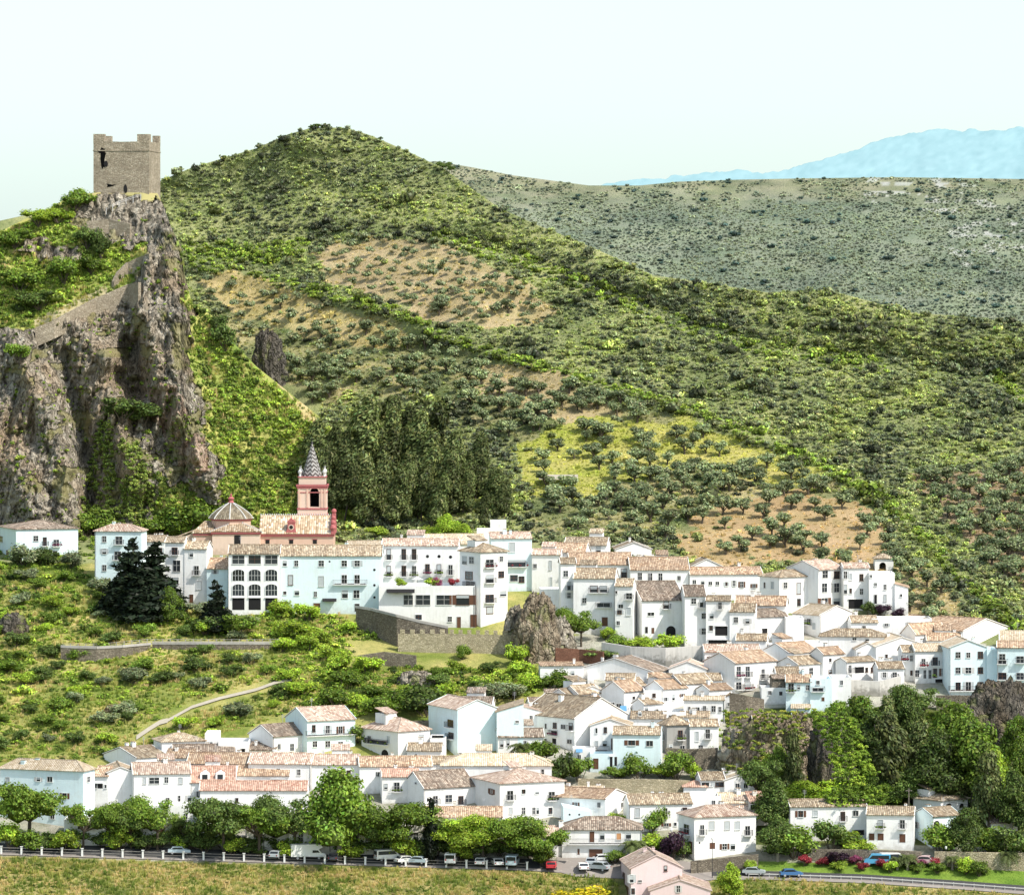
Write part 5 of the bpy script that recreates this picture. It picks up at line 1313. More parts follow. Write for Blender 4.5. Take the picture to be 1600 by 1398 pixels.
660 660 785 0 1276 1312 gR 12 k orange D=8 | 700 1290 7 10;740 1290 7 10;770 1292 7 10 | house with orange roof half hidden by the clipped street trees
888 946 979 66 1248 1290 gL 11 w orange D=14 | 900 1257 5 8;936 1257 5 8;972 1257 4 7 | white house with orange roof and brown shutters below the stone wall
895 895 945 0 1238 1255 gR 7 w cream | | pale roofed white house touching the stone wall's left end
983 983 1082 0 1256 1300 gR 12 w tan | 996 1269 7 14 s;1040 1268 5 12 b;1070 1266 6 9 b;1041 1288 7 5;1055 1287 4 5 | white house with tan roof and chimney behind the round tree
1080 1080 1127 0 1243 1285 f 0 w - | 1115 1253 5 6;1090 1265 5 6 | white cube house between tan and pink roofs
1068 1068 1104 0 1229 1250 h 7 w red | 1088 1238 10 3 | tiny white house with a red hip roof at the wall's right end
1095 1095 1133 0 1218 1250 gR 9 w tan | 1102 1225 12 6;1112 1225 3 6;1124 1225 12 6 | white house with a veranda of joined windows below the cliff
1132 1132 1181 0 1219 1250 gL 8 w cream D=8 | 1152 1227 6 7;1165 1227 6 7 | white gabled house with twin square windows below the cliff
1130 1130 1176 0 1205 1235 f 0 w - | | plain white block above the twin-windowed gable
1125 1125 1173 0 1254 1285 gR 12 w cream | 1135 1262 4 5 | white house with pale cream roof left of the red one
1172 1172 1209 0 1254 1290 sR 13 k red | 1178 1262 10 12 u;1196 1262 8 10 u;1186 1262 5 10 | small house with rust-red roof and dark brown porch
1060 1085 1181 20 1277 1345 h 14 w pink | 1073 1295 8 15 b;1097 1296 6 15 b;1112 1289 8 13 s;1136 1289 8 13 s;1152 1289 8 13 s;1168 1297 7 14 b;1113 1321 7 9 g;1132 1322 7 9;1145 1322 7 9;1093 1316 3 3 o;1079 1322 5 15 dB | large white two-storey house with pink roof on a stone terrace
1118 1118 1182 0 1268 1290 gR 9 w pink | | pink roof of the house directly behind the large cream one
878 878 1003 0 1296 1340 h 16 w brown | 925 1307 6 16 d;941 1306 7 10 wO;967 1306 7 10 wO;982 1305 8 9;931 1333 21 14 g;904 1330 3 9 d;935 1317 90 1 b | white house with grey-brown hip roof, orange blinds and a brown garage
840 840 888 0 1306 1340 gR 12 w pink | 876 1316 12 10 a;850 1320 5 6 | low white garage house with pale pink roof and an arch
1235 1235 1354 0 1260 1315 gR 8 w tan D=6 | 1251 1271 8 10;1274 1270 7 9 s;1317 1275 6 14 b;1337 1270 8 8;1342 1300 16 8 g | long white house with thin tan roof behind the garden trees
1354 1354 1428 0 1272 1325 gR 9 w tan D=7 | 1376 1287 7 13 b;1410 1287 7 13 b;1376 1307 8 10 g;1410 1309 9 13 g;1362 1307 7 10 dB | white roadside house with two small balconies above the gardens
1427 1470 1513 40 1251 1285 h 10 w tan | 1482 1258 10 8 a;1502 1258 8 7 a | square white look-out room with hip roof at the street's right end
1427 1457 1500 30 1275 1325 gR 10 c tan | 1432 1288 4 9;1463 1290 11 18 a | pale blue house with an arch under the square look-out room
1548 1548 1590 0 1285 1300 gR 9 k pink | | pink tiled roof of a low house among trees at the right edge
974 986 1066 6 1356 1410 gL 19 p pink D=14 | 975 1370 3 14;979 1390 3 14;987 1372 6 12;989 1392 6 10;1000 1376 5 3;1040 1356 4 8 | pale pink gabled house cut by the bottom edge
1016 1016 1110 0 1391 1412 gL 16 p pink D=12 Y=828 noch=1 | 1060 1388 5 10 | lower pale pink gable in front of the pink house at the bottom edge
385 385 452 0 1293 1330 gR 9 k orange D=6 | 400 1303 8 10;430 1303 9 10 u | low house with a sunlit orange eave behind the street trees
452 452 600 0 1290 1335 f 0 k - D=7 | 470 1308 7 12;500 1308 7 12;530 1308 8 14 d;556 1307 8 12;575 1306 8 14 | shaded cream street front behind the tallest street tree
600 600 760 0 1290 1335 f 0 k - D=7 | 625 1306 7 12;650 1306 7 12;700 1306 9 10;735 1305 10 10;752 1306 8 10 | shaded cream street front behind the cypress
1150 1150 1198 0 1000 1022 gR 8 w tan | 1162 1008 4 5;1180 1009 5 6 | small white house with tan roof tucked above the pale pink one
1203 1203 1242 0 1008 1035 f 0 w - | 1215 1016 4 5 | white box house between the orange roof and the blank cube
1244 1244 1286 0 1004 1030 f 0 w - | 1262 1014 5 6 | white parapet house under the broad blank gable
1338 1338 1374 0 1014 1045 gL 9 w tan D=8 | 1356 1026 4 6 | narrow white gable left of the pale-edged gable house
1372 1372 1413 0 1044 1078 gR 8 w tan | 1382 1054 5 8;1398 1055 6 10 b | white house with small balcony over the ravine wall
1448 1448 1502 0 1000 1020 gR 9 w orange | 1470 1007 4 5 | white house with orange roof left of the large edge gable
1088 1088 1128 0 1062 1085 gR 8 w tan | 1100 1070 4 5;1115 1071 4 5 | white house squeezed left of the big balcony house
946 946 992 0 1062 1082 gR 8 w tan | 960 1070 4 4 | low tan roof directly below the very broad gable
860 880 908 36 1106 1128 gR 8 w cream | 880 1113 4 5 | white house with cream roof above the large turned gable
890 915 948 36 1100 1122 gR 9 w orange | 925 1108 4 5 | white house with orange roof behind the tall bright gable
988 1006 1036 36 1100 1125 gR 7 w tan | 1010 1108 5 6;1026 1110 4 5 | white lean-to house under the blue awning block
1036 1036 1072 0 1112 1140 f 0 w - | 1048 1120 5 6;1062 1122 4 8 d | white yard house left of the two-storey row
1062 1062 1108 0 1120 1142 sR 6 w tan | 1080 1128 5 5 | low white house between row house and grey house
636 636 690 0 1172 1196 gR 9 w tan | 650 1180 4 5 | low tan roofed house right of the white villa
1420 1420 1470 0 984 1010 f 0 w - | 1436 993 5 5;1455 994 4 5 | white box house beneath the long parapet block
1190 1190 1234 0 1074 1100 f 0 w - D=7 | 1203 1082 5 6;1220 1083 5 6 | white flat-roofed house filling the gap right of the grey stone base
1128 1128 1150 0 1092 1112 gL 6 w tan D=6 | 1139 1100 4 5 | tiny white gable at the left end of the grey stone base
1176 1176 1200 0 1124 1138 gR 4 w red D=4 noch=1 | 1188 1131 4 5 | tiny hut with a dark red roof at the cliff edge
912 912 940 0 1078 1100 gL 6 w cream D=7 | 926 1086 4 5 | small white gable in the upper left of the lower cluster
1012 1012 1050 0 1060 1080 gR 6 w tan | 1022 1067 4 4;1036 1067 4 4 | small white house right below the broad gable's short side
100 100 200 0 1280 1320 f 0 w - D=7 | 125 1290 7 9;150 1290 7 9 | white street wall behind the leftmost trees
200 200 312 0 1258 1318 f 0 w - D=7 | 225 1285 7 10;253 1298 9 12 d;290 1275 6 9 | white street front right of the leaning white car
'''
for ln in HOUSES.strip().splitlines():
    r_ = house(ln)
    if 'two white dormer windows' in ln:
        sD = r_.location.y / F
        for px in (320, 344):
            u = along(r_.location, (math.cos(r_.rotation_euler.z), math.sin(r_.rotation_euler.z)), px); H_ = 40 * sD; mb = MB()
            mb.prism([(u - .9, .9, H_ - .2), (u + .9, .9, H_ - .2), (u + .9, .9, H_ + 1.5), (u, .9, H_ + 2.0), (u - .9, .9, H_ + 1.5)], (0, 3.2, 0)); dd = mb.build('dormer', M['w'], r_)
            mb = MB(); mb.box(u - .5, .84, H_ + .3, u + .5, .9, H_ + 1.4); mb.build('pane', M['glass'], dd)
# ------------------------------------------------------------------ church
base = G(464, 862); Yc = base.y; s = Yc / F
root = empty('church', base); tag(root, 'pink church with ribbed dome, speckled tile roofs and a zigzag-tiled spire', 'church')
def X_(px): return (px - 464) * s
def Z_(py, dY=0.0): return (HOR - py) * (Yc + dY) / F - base.z
def XX(px, dY): return (px - 800) * (Yc + dY) / F - base.x
# nave
nx0, nx1 = X_(405), X_(521); nz = Z_(833); D = 11.0; nr = 3.7
mb = MB(); mb.prism([(nx0, 0, -6), (nx0, D, -6), (nx0, D, nz), (nx0, D / 2, nz + nr), (nx0, 0, nz)], (nx1 - nx0, 0, 0)); mb.build('nave_wall', M['church'], root)
mb = MB()
slope_slab(mb, (nx0, -.4, nz - .15), (nx1 - .5, -.4, nz - .15), (nx0, D / 2, nz + nr), (nx1 - .5, D / 2, nz + nr)); slope_slab(mb, (nx0, D + .4, nz - .15), (nx1 - .5, D + .4, nz - .15), (nx0, D / 2, nz + nr), (nx1 - .5, D / 2, nz + nr))
rf = mb.build('nave_roof', M['t_church'], root)
mb = MB()
k = nx0
while k < nx1 - .6: mb.box(k, D / 2 - .12, nz + nr, k + .22, D / 2 + .12, nz + nr + .42); k += .5
mb.build('ridge_crest', M['domerib'], rf)
mb = MB(); mb.box(nx0 - .1, -.28, nz - .75, nx1 + .25, -.003, nz - .35); mb.box(nx0 - .1, -.42, nz - .35, nx1 + .35, -.003, nz - .17); mb.build('cornice', M['church_red'], root)
for px in (418, 455, 492):
    u = X_(px); z = Z_(846); m = MB(); m.box(u - .45, -.06, z - .45, u + .45, .01, z + .45); w = m.build('window', M['dark'], root)
    m = MB(); m.box(u - .6, -.09, z + .45, u + .6, -.003, z + .58); m.build('lintel', M['church_red'], w)
# facade end: stepped scroll in crimson with finials
mb = MB(); gx = nx1 - .5
for (y0, y1, z0, z1) in ((-.5, D + .5, nz - .2, nz + .9), (.6, D - .6, nz + .9, nz + 2.0), (1.8, D - 1.8, nz + 2.0, nz + 3.0), (3.4, D - 3.4, nz + 3.0, nz + 4.1)): mb.box(gx, y0, z0, gx + .8, y1, z1)
for (y, z, r_) in ((-.1, nz + 1.2, .75), (1.2, nz + 2.3, .6), (2.6, nz + 3.3, .55), (D / 2, nz + 4.7, .6)):
    mb.lathe([(0.01, -r_), (r_ * .7, -r_ * .7), (r_, 0), (r_ * .7, r_ * .7), (.01, r_)], (gx + .4, y, z), 12)
mb.build('gable_scrolls', M['church_red'], root)
# round dormer on the nave roof
du = X_(455); mb = MB(); mb.box(du - .8, -.1, nz, du + .8, 2.3, nz + 2.3, 0); mb.prism([(du - 1.2, -.1, nz + .2), (du - .8, -.1, nz + 1.2), (du - .8, -.1, nz)], (0, .8, 0)); mb.prism([(du + 1.2, -.1, nz + .2), (du + .8, -.1, nz), (du + .8, -.1, nz + 1.2)], (0, .8, 0))
n = 12; mb.prism([(du + .95 * math.cos(math.pi * i / n), -.2, nz + 2.3 + .8 * math.sin(math.pi * i / n)) for i in range(n + 1)], (0, 2.0, 0)); mb.lathe([(.16, 0), (.24, .25), (.05, .5), (.05, .9)], (du, .4, nz + 3.05), 8)
dm = mb.build('dormer', M['church_red'], root)
mb = MB(); mb.prism([(du + .62 * math.cos(6.283 * i / 14), -.13, nz + 1.35 + .62 * math.sin(6.283 * i / 14)) for i in range(14)], (0, .05, 0)); mb.build('surround', M['church_pale'], dm)
mb = MB(); mb.prism([(du + .42 * math.cos(6.283 * i / 14), -.17, nz + 1.35 + .42 * math.sin(6.283 * i / 14)) for i in range(14)], (0, .05, 0)); mb.build('oculus', M['dark'], dm)
# transept
tx0, tx1 = X_(333), X_(407); tz = Z_(831, -3); ty = -3.0
mb = MB(); mb.box(tx0, ty, -6, tx1, 8, tz); mb.build('transept_wall', M['church_pale'], root)
mb = MB(); c = [(tx0 - .4, ty - .4, tz), (tx1 + .4, ty - .4, tz), (tx1 + .4, 8.4, tz), (tx0 - .4, 8.4, tz)]; ap = ((tx0 + tx1) / 2, 3.0, tz + 2.1)
for i in range(4): slope_slab(mb, c[i], c[(i + 1) % 4], ap, ap)
tr = mb.build('transept_roof', M['t_church'], root)
mb = MB(); 
for i in (0, 1):
    p = Vector(c[i]); q = Vector(ap)
    for k in range(14): a = p.lerp(q, k / 14); mb.box(a.x - .13, a.y - .13, a.z + .05, a.x + .13, a.y + .13, a.z + .34)
mb.build('ridge_crest', M['domerib'], tr)
mb = MB(); mb.box(tx0 - .2, ty - .22, tz - .55, tx1 + .2, ty - .003, tz - .25); mb.box(tx0 - .35, ty - .36, tz - .25, tx1 + .35, ty - .003, tz - .03); mb.build('cornice', M['church_red'], root)
u = XX(371, -3); z0, z1 = Z_(851, -3), Z_(836, -3); mb = MB(); mb.box(u - .7, ty - .05, z0, u + .7, ty + .01, z1); mb.build('window', M['dark'], root)
# left chapel with long shed roof
lx0, lx1 = X_(302), tx0; lz = Z_(833)
mb = MB(); mb.box(lx0, 0, -6, lx1, 10, lz); mb.build('chapel_wall', M['church'], root)
mb = MB(); q = X_(278); 
slope_slab(mb, (lx0 - .3, -.4, lz), (lx1, -.4, lz), (lx0 + 2.2, 6, lz + 2.4), (lx1, 6, lz + 2.4)); slope_slab(mb, (lx0 - .3, 10.4, lz - .1), (lx0 - .3, -.4, lz), (lx0 + 2.2, 6, lz + 2.4), (lx0 + 2.2, 6, lz + 2.4))
mb.build('chapel_roof', M['t_church'], root)
mb = MB(); mb.box(lx0 - .1, -.25, lz - .45, lx1, -.003, lz - .1); mb.build('cornice', M['church_red'], root)
# lower sacristy running down to the left
sx0 = X_(262); mb = MB(); mb.prism([(sx0, 2, -6), (lx0, 2, -6), (lx0, 2, lz), (sx0, 2, Z_(846))], (0, 8, 0)); mb.build('sacristy_wall', M['church_pale'], root)
mb = MB(); slope_slab(mb, (sx0 - .3, 1.7, Z_(846)), (sx0 - .3, 10, Z_(846)), (lx0 + .2, 1.7, lz + .5), (lx0 + .2, 10, lz + .5)); mb.build('sacristy_roof', M['t_church'], root)
# drum and dome
dx, dyy = XX(361, 5), 5.0; rd = 31 * s; dz0 = Z_(824, 5); dz1 = Z_(812, 5)
mb = MB(); mb.lathe([(rd, dz0 - 3), (rd, dz1)], (dx, dyy, 0), 8); mb.build('drum', M['church'], root)
mb = MB(); mb.lathe([(rd + .02, dz1 - .1), (rd + .35, dz1), (rd + .35, dz1 + .3), (rd, dz1 + .35)], (dx, dyy, 0), 8); mb.build('drum_cornice', M['church_red'], root)
hd_ = Z_(785, 5) - dz1 - .3; prof = [(rd * 1.10 * (1 - u ** 1.35) + .05, dz1 + .3 + hd_ * 1.05 * u ** .93) for u in np.linspace(0, 1, 11)]
prof = [((rd * 1.14 if i == 0 else p[0]), p[1]) for i, p in enumerate(prof)]
mb = MB(); mb.lathe(prof, (dx, dyy, 0), 8); dome = mb.build('dome', M['dome'], root)
mb = MB()
for k in range(8):
    a = 2 * math.pi * k / 8
    for (r0, z0), (r1, z1) in zip(prof[:-1], prof[1:]): mb.bar((dx + r0 * math.cos(a), dyy + r0 * math.sin(a), z0 + .05), (dx + r1 * math.cos(a), dyy + r1 * math.sin(a), z1 + .05), .12, n=5)
mb.build('rib', M['domerib'], dome)
mb = MB(); mb.lathe([(.7, -.2), (.45, .3), (.75, .7), (.5, 1.0), (.15, 1.2), (.28, 1.5), (.05, 1.8), (.03, 2.2)], (dx, dyy, prof[-1][1]), 10); mb.build('finial', M['church_red'], root)
# bell tower
tw0, tw1 = X_(464), X_(510); tyy = 8.5; sc = (Yc + tyy) / Yc; tw0, tw1 = XX(465, tyy), XX(510, tyy); tD = tw1 - tw0
zt = lambda py: Z_(py, tyy)
tower = empty('bell_tower', (0, 0, 0)); tower.parent = root
def tbox(mb, g, z0, z1, m=0): mb.box(tw0 - g, tyy - g, z0, tw1 + g, tyy + tD + g, z1, m)
mb = MB(); wa = 1.05; um = (tw0 + tw1) / 2 + .55
za, zb_ = zt(792), zt(769)
mb.box(tw0, tyy, -2, tw1, tyy + tD, za)
# belfry storey with a real opening through it
for (xa, xb) in ((tw0, um - wa), (um + wa, tw1)): mb.box(xa, tyy, za, xb, tyy + tD, zt(757))
n = 10; arc = [(um - wa * math.cos(math.pi * i / n), zb_ + wa * math.sin(math.pi * i / n)) for i in range(n + 1)]
for i in range(n): mb.prism([(arc[i][0], tyy, arc[i][1]), (arc[i + 1][0], tyy, arc[i + 1][1]), (arc[i + 1][0], tyy, zt(757)), (arc[i][0], tyy, zt(757))], (0, tD, 0))
tb = mb.build('shaft', M['church_pale'], tower)
mb = MB(); mb.box(um - wa, tyy + tD - .5, za, um + wa, tyy + tD - .4, zb_ + wa); mb.build('far_shutter', M['dark'], tb)
mb = MB(); mb.lathe([(.05, 1.25), (.3, 1.2), (.42, .9), (.5, .4), (.7, .05), (.72, 0)], (um, tyy + tD / 2, zb_ - .7), 14); mb.bar((um - wa, tyy + tD / 2, zb_ + .6), (um + wa, tyy + tD / 2, zb_ + .6), .08); mb.build('bell', M['iron'], tb)
mb = MB()
for g, za_, zb2 in ((.32, zt(760), zt(757)), (.18, zt(763), zt(760)), (.16, zt(806), zt(803)), (.12, zt(796), zt(793.5)), (.1, zt(770), zt(768.5))):
    mb = MB(); tbox(mb, g, za_, zb2); mb.build('string_course', M['church_red'], tower)
mb = MB(); tbox(mb, -.25, zt(757), zt(746)); mb.build('parapet', M['church_pale'], tower)
mb = MB(); tbox(mb, -.05, zt(746), zt(744.5)); 
for i in range(9): mb.box(tw0 + tD * i / 9 + .1, tyy - .34, zt(749), tw0 + tD * i / 9 + .4, tyy + .1, zt(757)) if False else None
mb.build('parapet_band', M['church_red'], tower)
mb = MB()
for u in (tw0 + .35, um - wa - .55, um + wa + .55, tw1 - .35): mb.box(u - .2, tyy - .13, zt(793), u + .2, tyy - .002, zt(764), 0)
for i in range(n): mb.bar((arc[i][0] * 1.0, tyy - .06, arc[i][1] + .12), (arc[i + 1][0], tyy - .06, arc[i + 1][1] + .12), .14, n=4)
mb.build('pilasters', M['church'], tower)
scx, scy = XX(487.5, tyy + tD / 2), tyy + tD / 2
mb = MB(); zs0 = zt(744.5); zs1 = Z_(692, tyy + 3); rs = 15.5 * s
mb.lathe([(rs * 1.05, zs0), (rs, zs0 + .5), (.10, zs1)], (scx, scy, 0), 8); mb.build('spire', M['spire'], tower)
mb = MB(); mb.lathe([(.1, -.3), (.32, 0), (.1, .3), (.05, .5), (.04, 1.4)], (scx, scy, zs1), 8); mb.bar((scx - .35, scy, zs1 + 1.0), (scx + .35, scy, zs1 + 1.0), .04); mb.build('finial', M['iron'], tower)
for (u, v) in ((tw0 + .5, tyy + .5), (tw1 - .5, tyy + .5), (tw0 + .5, tyy + tD - .5), (tw1 - .5, tyy + tD - .5)):
    mb = MB(); mb.lathe([(.3, 0), (.22, .5), (.42, .9), (.42, 1.2), (.2, 1.5), (.08, 1.7), (.05, 2.3)], (u, v, zt(744.5)), 8); mb.build('urn', M['domerib'], tower)

# ------------------------------------------------------------------ castle tower on the crag
Yk = 1103.0; kb = Vector(P(233, 308, Yk)); ka = math.radians(83); sk = Yk / F
keep_ = empty('castle_tower', kb, ka); tag(keep_, 'square tan stone castle keep with broken battlements on top of the crag', 'castle tower')
d = (-math.sin(ka), math.cos(ka)); Lk = along(kb, d, 146); Wk = Lk
zk = lambda py: (HOR - py) * (Yk) / F - kb.z
ztop = zk(221); zm = zk(210)
rk = random.Random(4)
mb = MB()
mb.box(0, 0, -3, Wk, Lk, ztop - .9)
# parapet with a worn, uneven top
def par(xa, ya, xb, yb_, n=9):
    for i in range(n):
        t0, t1 = i / n, (i + 1) / n; zz = ztop + rk.uniform(-.10, .06)
        x0_, x1_ = xa + (xb - xa) * t0, xa + (xb - xa) * t1; y0_, y1_ = ya + (yb_ - ya) * t0, ya + (yb_ - ya) * t1
        if abs(xb - xa) > abs(yb_ - ya): mb.box(x0_, ya, ztop - .9, x1_, ya + .6, zz)
        else: mb.box(xa, y0_, ztop - .9, xa + .6, y1_, zz)
par(0, 0, 0, Lk); par(Wk - .6, 0, Wk - .6, Lk); par(.6, 0, Wk - .6, 0); par(.6, Lk - .6, Wk - .6, Lk - .6)
body = mb.build('keep_wall', M['castle'], keep_)
for (x0_, y0_, w_, l_) in ((-.02, Lk - 2.6, 2.0, 2.63), (-.02, -.02, 2.2, 2.95), (Wk - 1.8, -.02, 1.82, 1.6), (Wk - 1.8, Lk - 1.8, 1.82, 1.82)):
    mb = MB(); mb.box(x0_, y0_, ztop - .5, x0_ + w_, y0_ + l_, zm + rk.uniform(-.1, .15)); mb.build('merlon', M['castle'], keep_)
mb = MB(); zc = zk(236); mb.box(-.12, -.12, zc, Wk + .12, Lk + .12, zc + .25); mb.build('string_course', M['castle'], keep_)
def hole(y, z, w, h, nm, jag=0.0, mat=M['dark'], off=.04):
    pts = []; n = 14
    for i in range(n):
        a = 6.283 * i / n; q = 1 + rk.uniform(-jag, jag); pts.append((-off, y + w / 2 * math.cos(a) * q, z + h / 2 * math.sin(a) * q))
    mb = MB(); mb.prism(pts, (.03, 0, 0)); mb.build(nm, mat, keep_)
yk = lambda px: along(kb, d, px)
hole(yk(161), zk(248), 1.3, 5.0, 'fallen_facing', .45, M['rock_dark'], .03); hole(yk(165.5), zk(256), 1.0, 1.5, 'window', .05, off=.08); hole(yk(196), zk(295), .9, 2.2, 'doorway', .1); hole(yk(160), zk(238), 1.6, 1.8, 'fallen_facing', .4, M['rock_dark'], .035)
hole(yk(172), zk(290), 2.2, .9, 'fallen_facing', .5, M['rock_dark'], .03)
# ------------------------------------------------------------------ walls, paths, rocks
def wall_strip(name, pts, mat, label, cat, th=.6, depthf=G, cap=None, sink=3.0, kind=None, crenel=0.0, ys=None):
    """pts: (px, py_top, py_base) along the wall; it stands on the slope at py_base"""
    root_p = depthf(pts[0][0], pts[0][2]) if ys is None else Vector(P(pts[0][0], pts[0][2], ys[0])); V = []
    for i, (px, pt, pb) in enumerate(pts):
        g = depthf(px, pb) if ys is None else Vector(P(px, pb, ys[i])); V.append((g - root_p, (pb - pt) * g.y / F))
    mb = MB()
    for (g0, h0), (g1, h1) in zip(V[:-1], V[1:]):
        dd = Vector((g1.x - g0.x, g1.y - g0.y, 0)); nn = Vector((dd.y, -dd.x, 0)).normalized() * th
        if nn.y > 0: nn = -nn
        A = [(g0.x, g0.y, g0.z - sink), (g1.x, g1.y, g1.z - sink), (g1.x, g1.y, g1.z + h1), (g0.x, g0.y, g0.z + h0)]
        mb.prism(A, tuple(-nn))
        if crenel:
            L = dd.length; n = max(1, int(L / 1.8))
            for k in range(n):
                p = Vector(A[3]).lerp(Vector(A[2]), (k + .2) / n); q = Vector(A[3]).lerp(Vector(A[2]), (k + .65) / n)
                mb.prism([(p.x, p.y, p.z - .1), (q.x, q.y, q.z - .1), (q.x, q.y, q.z + crenel), (p.x, p.y, p.z + crenel)], tuple(-nn))
    o = mb.build(name, mat, None, loc=root_p); tag(o, label, cat, kind=kind)
    if cap:
        mb = MB()
        for (g0, h0), (g1, h1) in zip(V[:-1], V[1:]): mb.bar((g0.x, g0.y - .1 + th / 2, g0.z + h0 + .05), (g1.x, g1.y - .1 + th / 2, g1.z + h1 + .05), th * .62, n=4)
        mb.build('coping', cap, o)
    return o
wall_strip('retaining_wall', [(556, 948, 985), (580, 952, 992), (620, 962, 1010), (660, 972, 1012), (700, 980, 1013)], M['s'], 'sloping grey stone retaining wall below the long pale blue house', 'stone wall', cap=M['concrete'])
wall_strip('terrace_wall', [(622, 990, 1018), (700, 990, 1020), (782, 992, 1022), (800, 992, 1022)], M['wallgold'], 'golden stone terrace wall with crenel-like posts under the restaurant', 'stone wall', crenel=.9)
wall_strip('brick_ruin_wall', [(868, 1012, 1034), (905, 1014, 1034), (942, 1018, 1040)], M['brick'], 'roofless brown brick wall below the rock outcrop', 'brick wall')
wall_strip('whitewashed_wall', [(940, 1003, 1030), (985, 1010, 1038), (1040, 1012, 1044), (1104, 1008, 1040)], M['palewall'], 'stained whitewashed retaining wall under the house with the huge roof', 'retaining wall')
wall_strip('curved_white_wall', [(1290, 1059, 1080), (1330, 1062, 1088), (1375, 1064, 1088), (1408, 1056, 1082)], M['palewall'], 'long pale retaining wall above the wooded ravine', 'retaining wall')
wall_strip('stone_base_wall', [(1140, 1082, 1112), (1165, 1086, 1114), (1194, 1092, 1116)], M['s'], 'grey stone base wall under the big balcony house', 'stone wall', ys=[915, 915, 917])
wall_strip('stone_base_wall', [(1463, 1086, 1112), (1500, 1086, 1112), (1548, 1088, 1112)], M['s'], 'dark stone wall under the nine-window pale blue gable', 'stone wall', ys=[922, 922, 922])
wall_strip('stone_base_wall', [(1040, 1168, 1200), (1080, 1170, 1205), (1122, 1168, 1200)], M['s'], 'rough stone base under the grey unplastered house', 'stone wall', ys=[892, 892, 893])
wall_strip('garden_wall', [(903, 1216, 1240), (960, 1217, 1243), (1020, 1217, 1243), (1078, 1219, 1240)], M['wallgold'], 'long sandy stone garden wall in the middle of the lower town', 'stone wall')
wall_strip('house_terrace_wall', [(1080, 1345, 1372), (1130, 1340, 1366), (1185, 1334, 1356)], M['s'], 'dark rubble wall carrying the large white corner house', 'stone wall', ys=[846, 847, 848])
wall_strip('villa_back_wall', [(645, 1126, 1142), (694, 1124, 1142)], M['s'], 'grey stone wall behind the white villa', 'stone wall')
wall_strip('roadside_wall', [(1268, 1326, 1345), (1350, 1327, 1347), (1440, 1330, 1352)], M['s'], 'low stone wall behind the flower beds by the right road', 'stone wall')
wall_strip('roadside_wall', [(1460, 1330, 1352), (1530, 1331, 1358), (1640, 1333, 1362)], M['wallgold'], 'pale stone boundary wall at the right edge of the road', 'stone wall')
wall_strip('scrap_wall', [(560, 1024, 1042), (600, 1018, 1040), (650, 1024, 1044)], M['s'], 'broken grey stone wall in the bushes below the golden wall', 'stone wall')
wall_strip('path_wall', [(95, 1010, 1032), (150, 1012, 1034), (190, 1010, 1028), (235, 1006, 1014)], M['s'], 'curving grey stone wall that holds up the walkway on the slope', 'stone wall', cap=M['concrete'])
wall_strip('path_wall', [(238, 1005, 1013), (300, 1005, 1015), (380, 1005, 1015), (445, 1005, 1013)], M['s'], 'thin stone edge of the walkway below the firs', 'stone wall', cap=M['concrete'])
wall_strip('street_wall', [(560, 1316, 1330), (650, 1318, 1333), (760, 1318, 1334)], M['s'], 'shaded stone wall behind the parked cars', 'stone wall')
# castle approach walls
wall_strip('castle_path_wall', [(55, 512, 522), (85, 500, 509), (120, 482, 492), (150, 466, 478), (175, 455, 470), (200, 444, 465), (216, 441, 468)], M['castle'], 'pale stone wall climbing the crag towards the keep, lower stretch', 'castle wall', th=.7, depthf=lambda x, y: GC(x, y, -1.0))
wall_strip('castle_path_wall', [(178, 440, 446), (186, 424, 434), (200, 410, 421), (214, 403, 413), (233, 396, 402)], M['castle'], 'pale stone wall climbing the crag towards the keep, upper stretch', 'castle wall', th=.7, depthf=lambda x, y: GC(x, y, -1.0))
wall_strip('ruined_wall', [(135, 346, 356), (170, 342, 358), (203, 350, 364)], M['castle'], 'ruined outer wall just below the keep', 'castle wall', th=.7, depthf=lambda x, y: GC(x, y, -.5))
# railing up to the keep
def rail_run(name, pts, label, depthf, hpx, mat=M['white_paint'], r=.05, lift=0.0):
    V = [depthf(x, y) + Vector((0, 0, lift)) for x, y in pts]; o0 = V[0]; root = empty(name, o0); tag(root, label, 'railing')
    P_ = MB(); 
    for p in V:
        q = p - o0; h = hpx * p.y / F; m = MB(); m.box(q.x - r * 1.6, q.y - r * 1.6, q.z - .8, q.x + r * 1.6, q.y + r * 1.6, q.z + h); m.build('post', mat, root)
    for a, b in zip(V[:-1], V[1:]):
        h = hpx * a.y / F
        for f_ in (.5, .93): P_.bar(a - o0 + Vector((0, 0, h * f_)), b - o0 + Vector((0, 0, h * f_)), r, n=4)
    P_.build('rails', mat, root); return root
rail_run('wooden_railing', [(166, 330), (176, 325), (186, 320), (197, 316), (208, 312), (220, 309)], 'pale wooden handrail on the last steps to the keep', lambda x, y: GC(x, y, -1), 6, M['frame'], r=.05)
rail_run('walkway_railing', [(98 + 12 * i, (1012 if i < 6 else 1012 - (i - 5) * 1.2) if i < 12 else 1005) for i in range(30)], 'thin railing along the curved walkway on the slope', lambda x, y: G(x, y, -.3), 7, M['concrete'], .05)

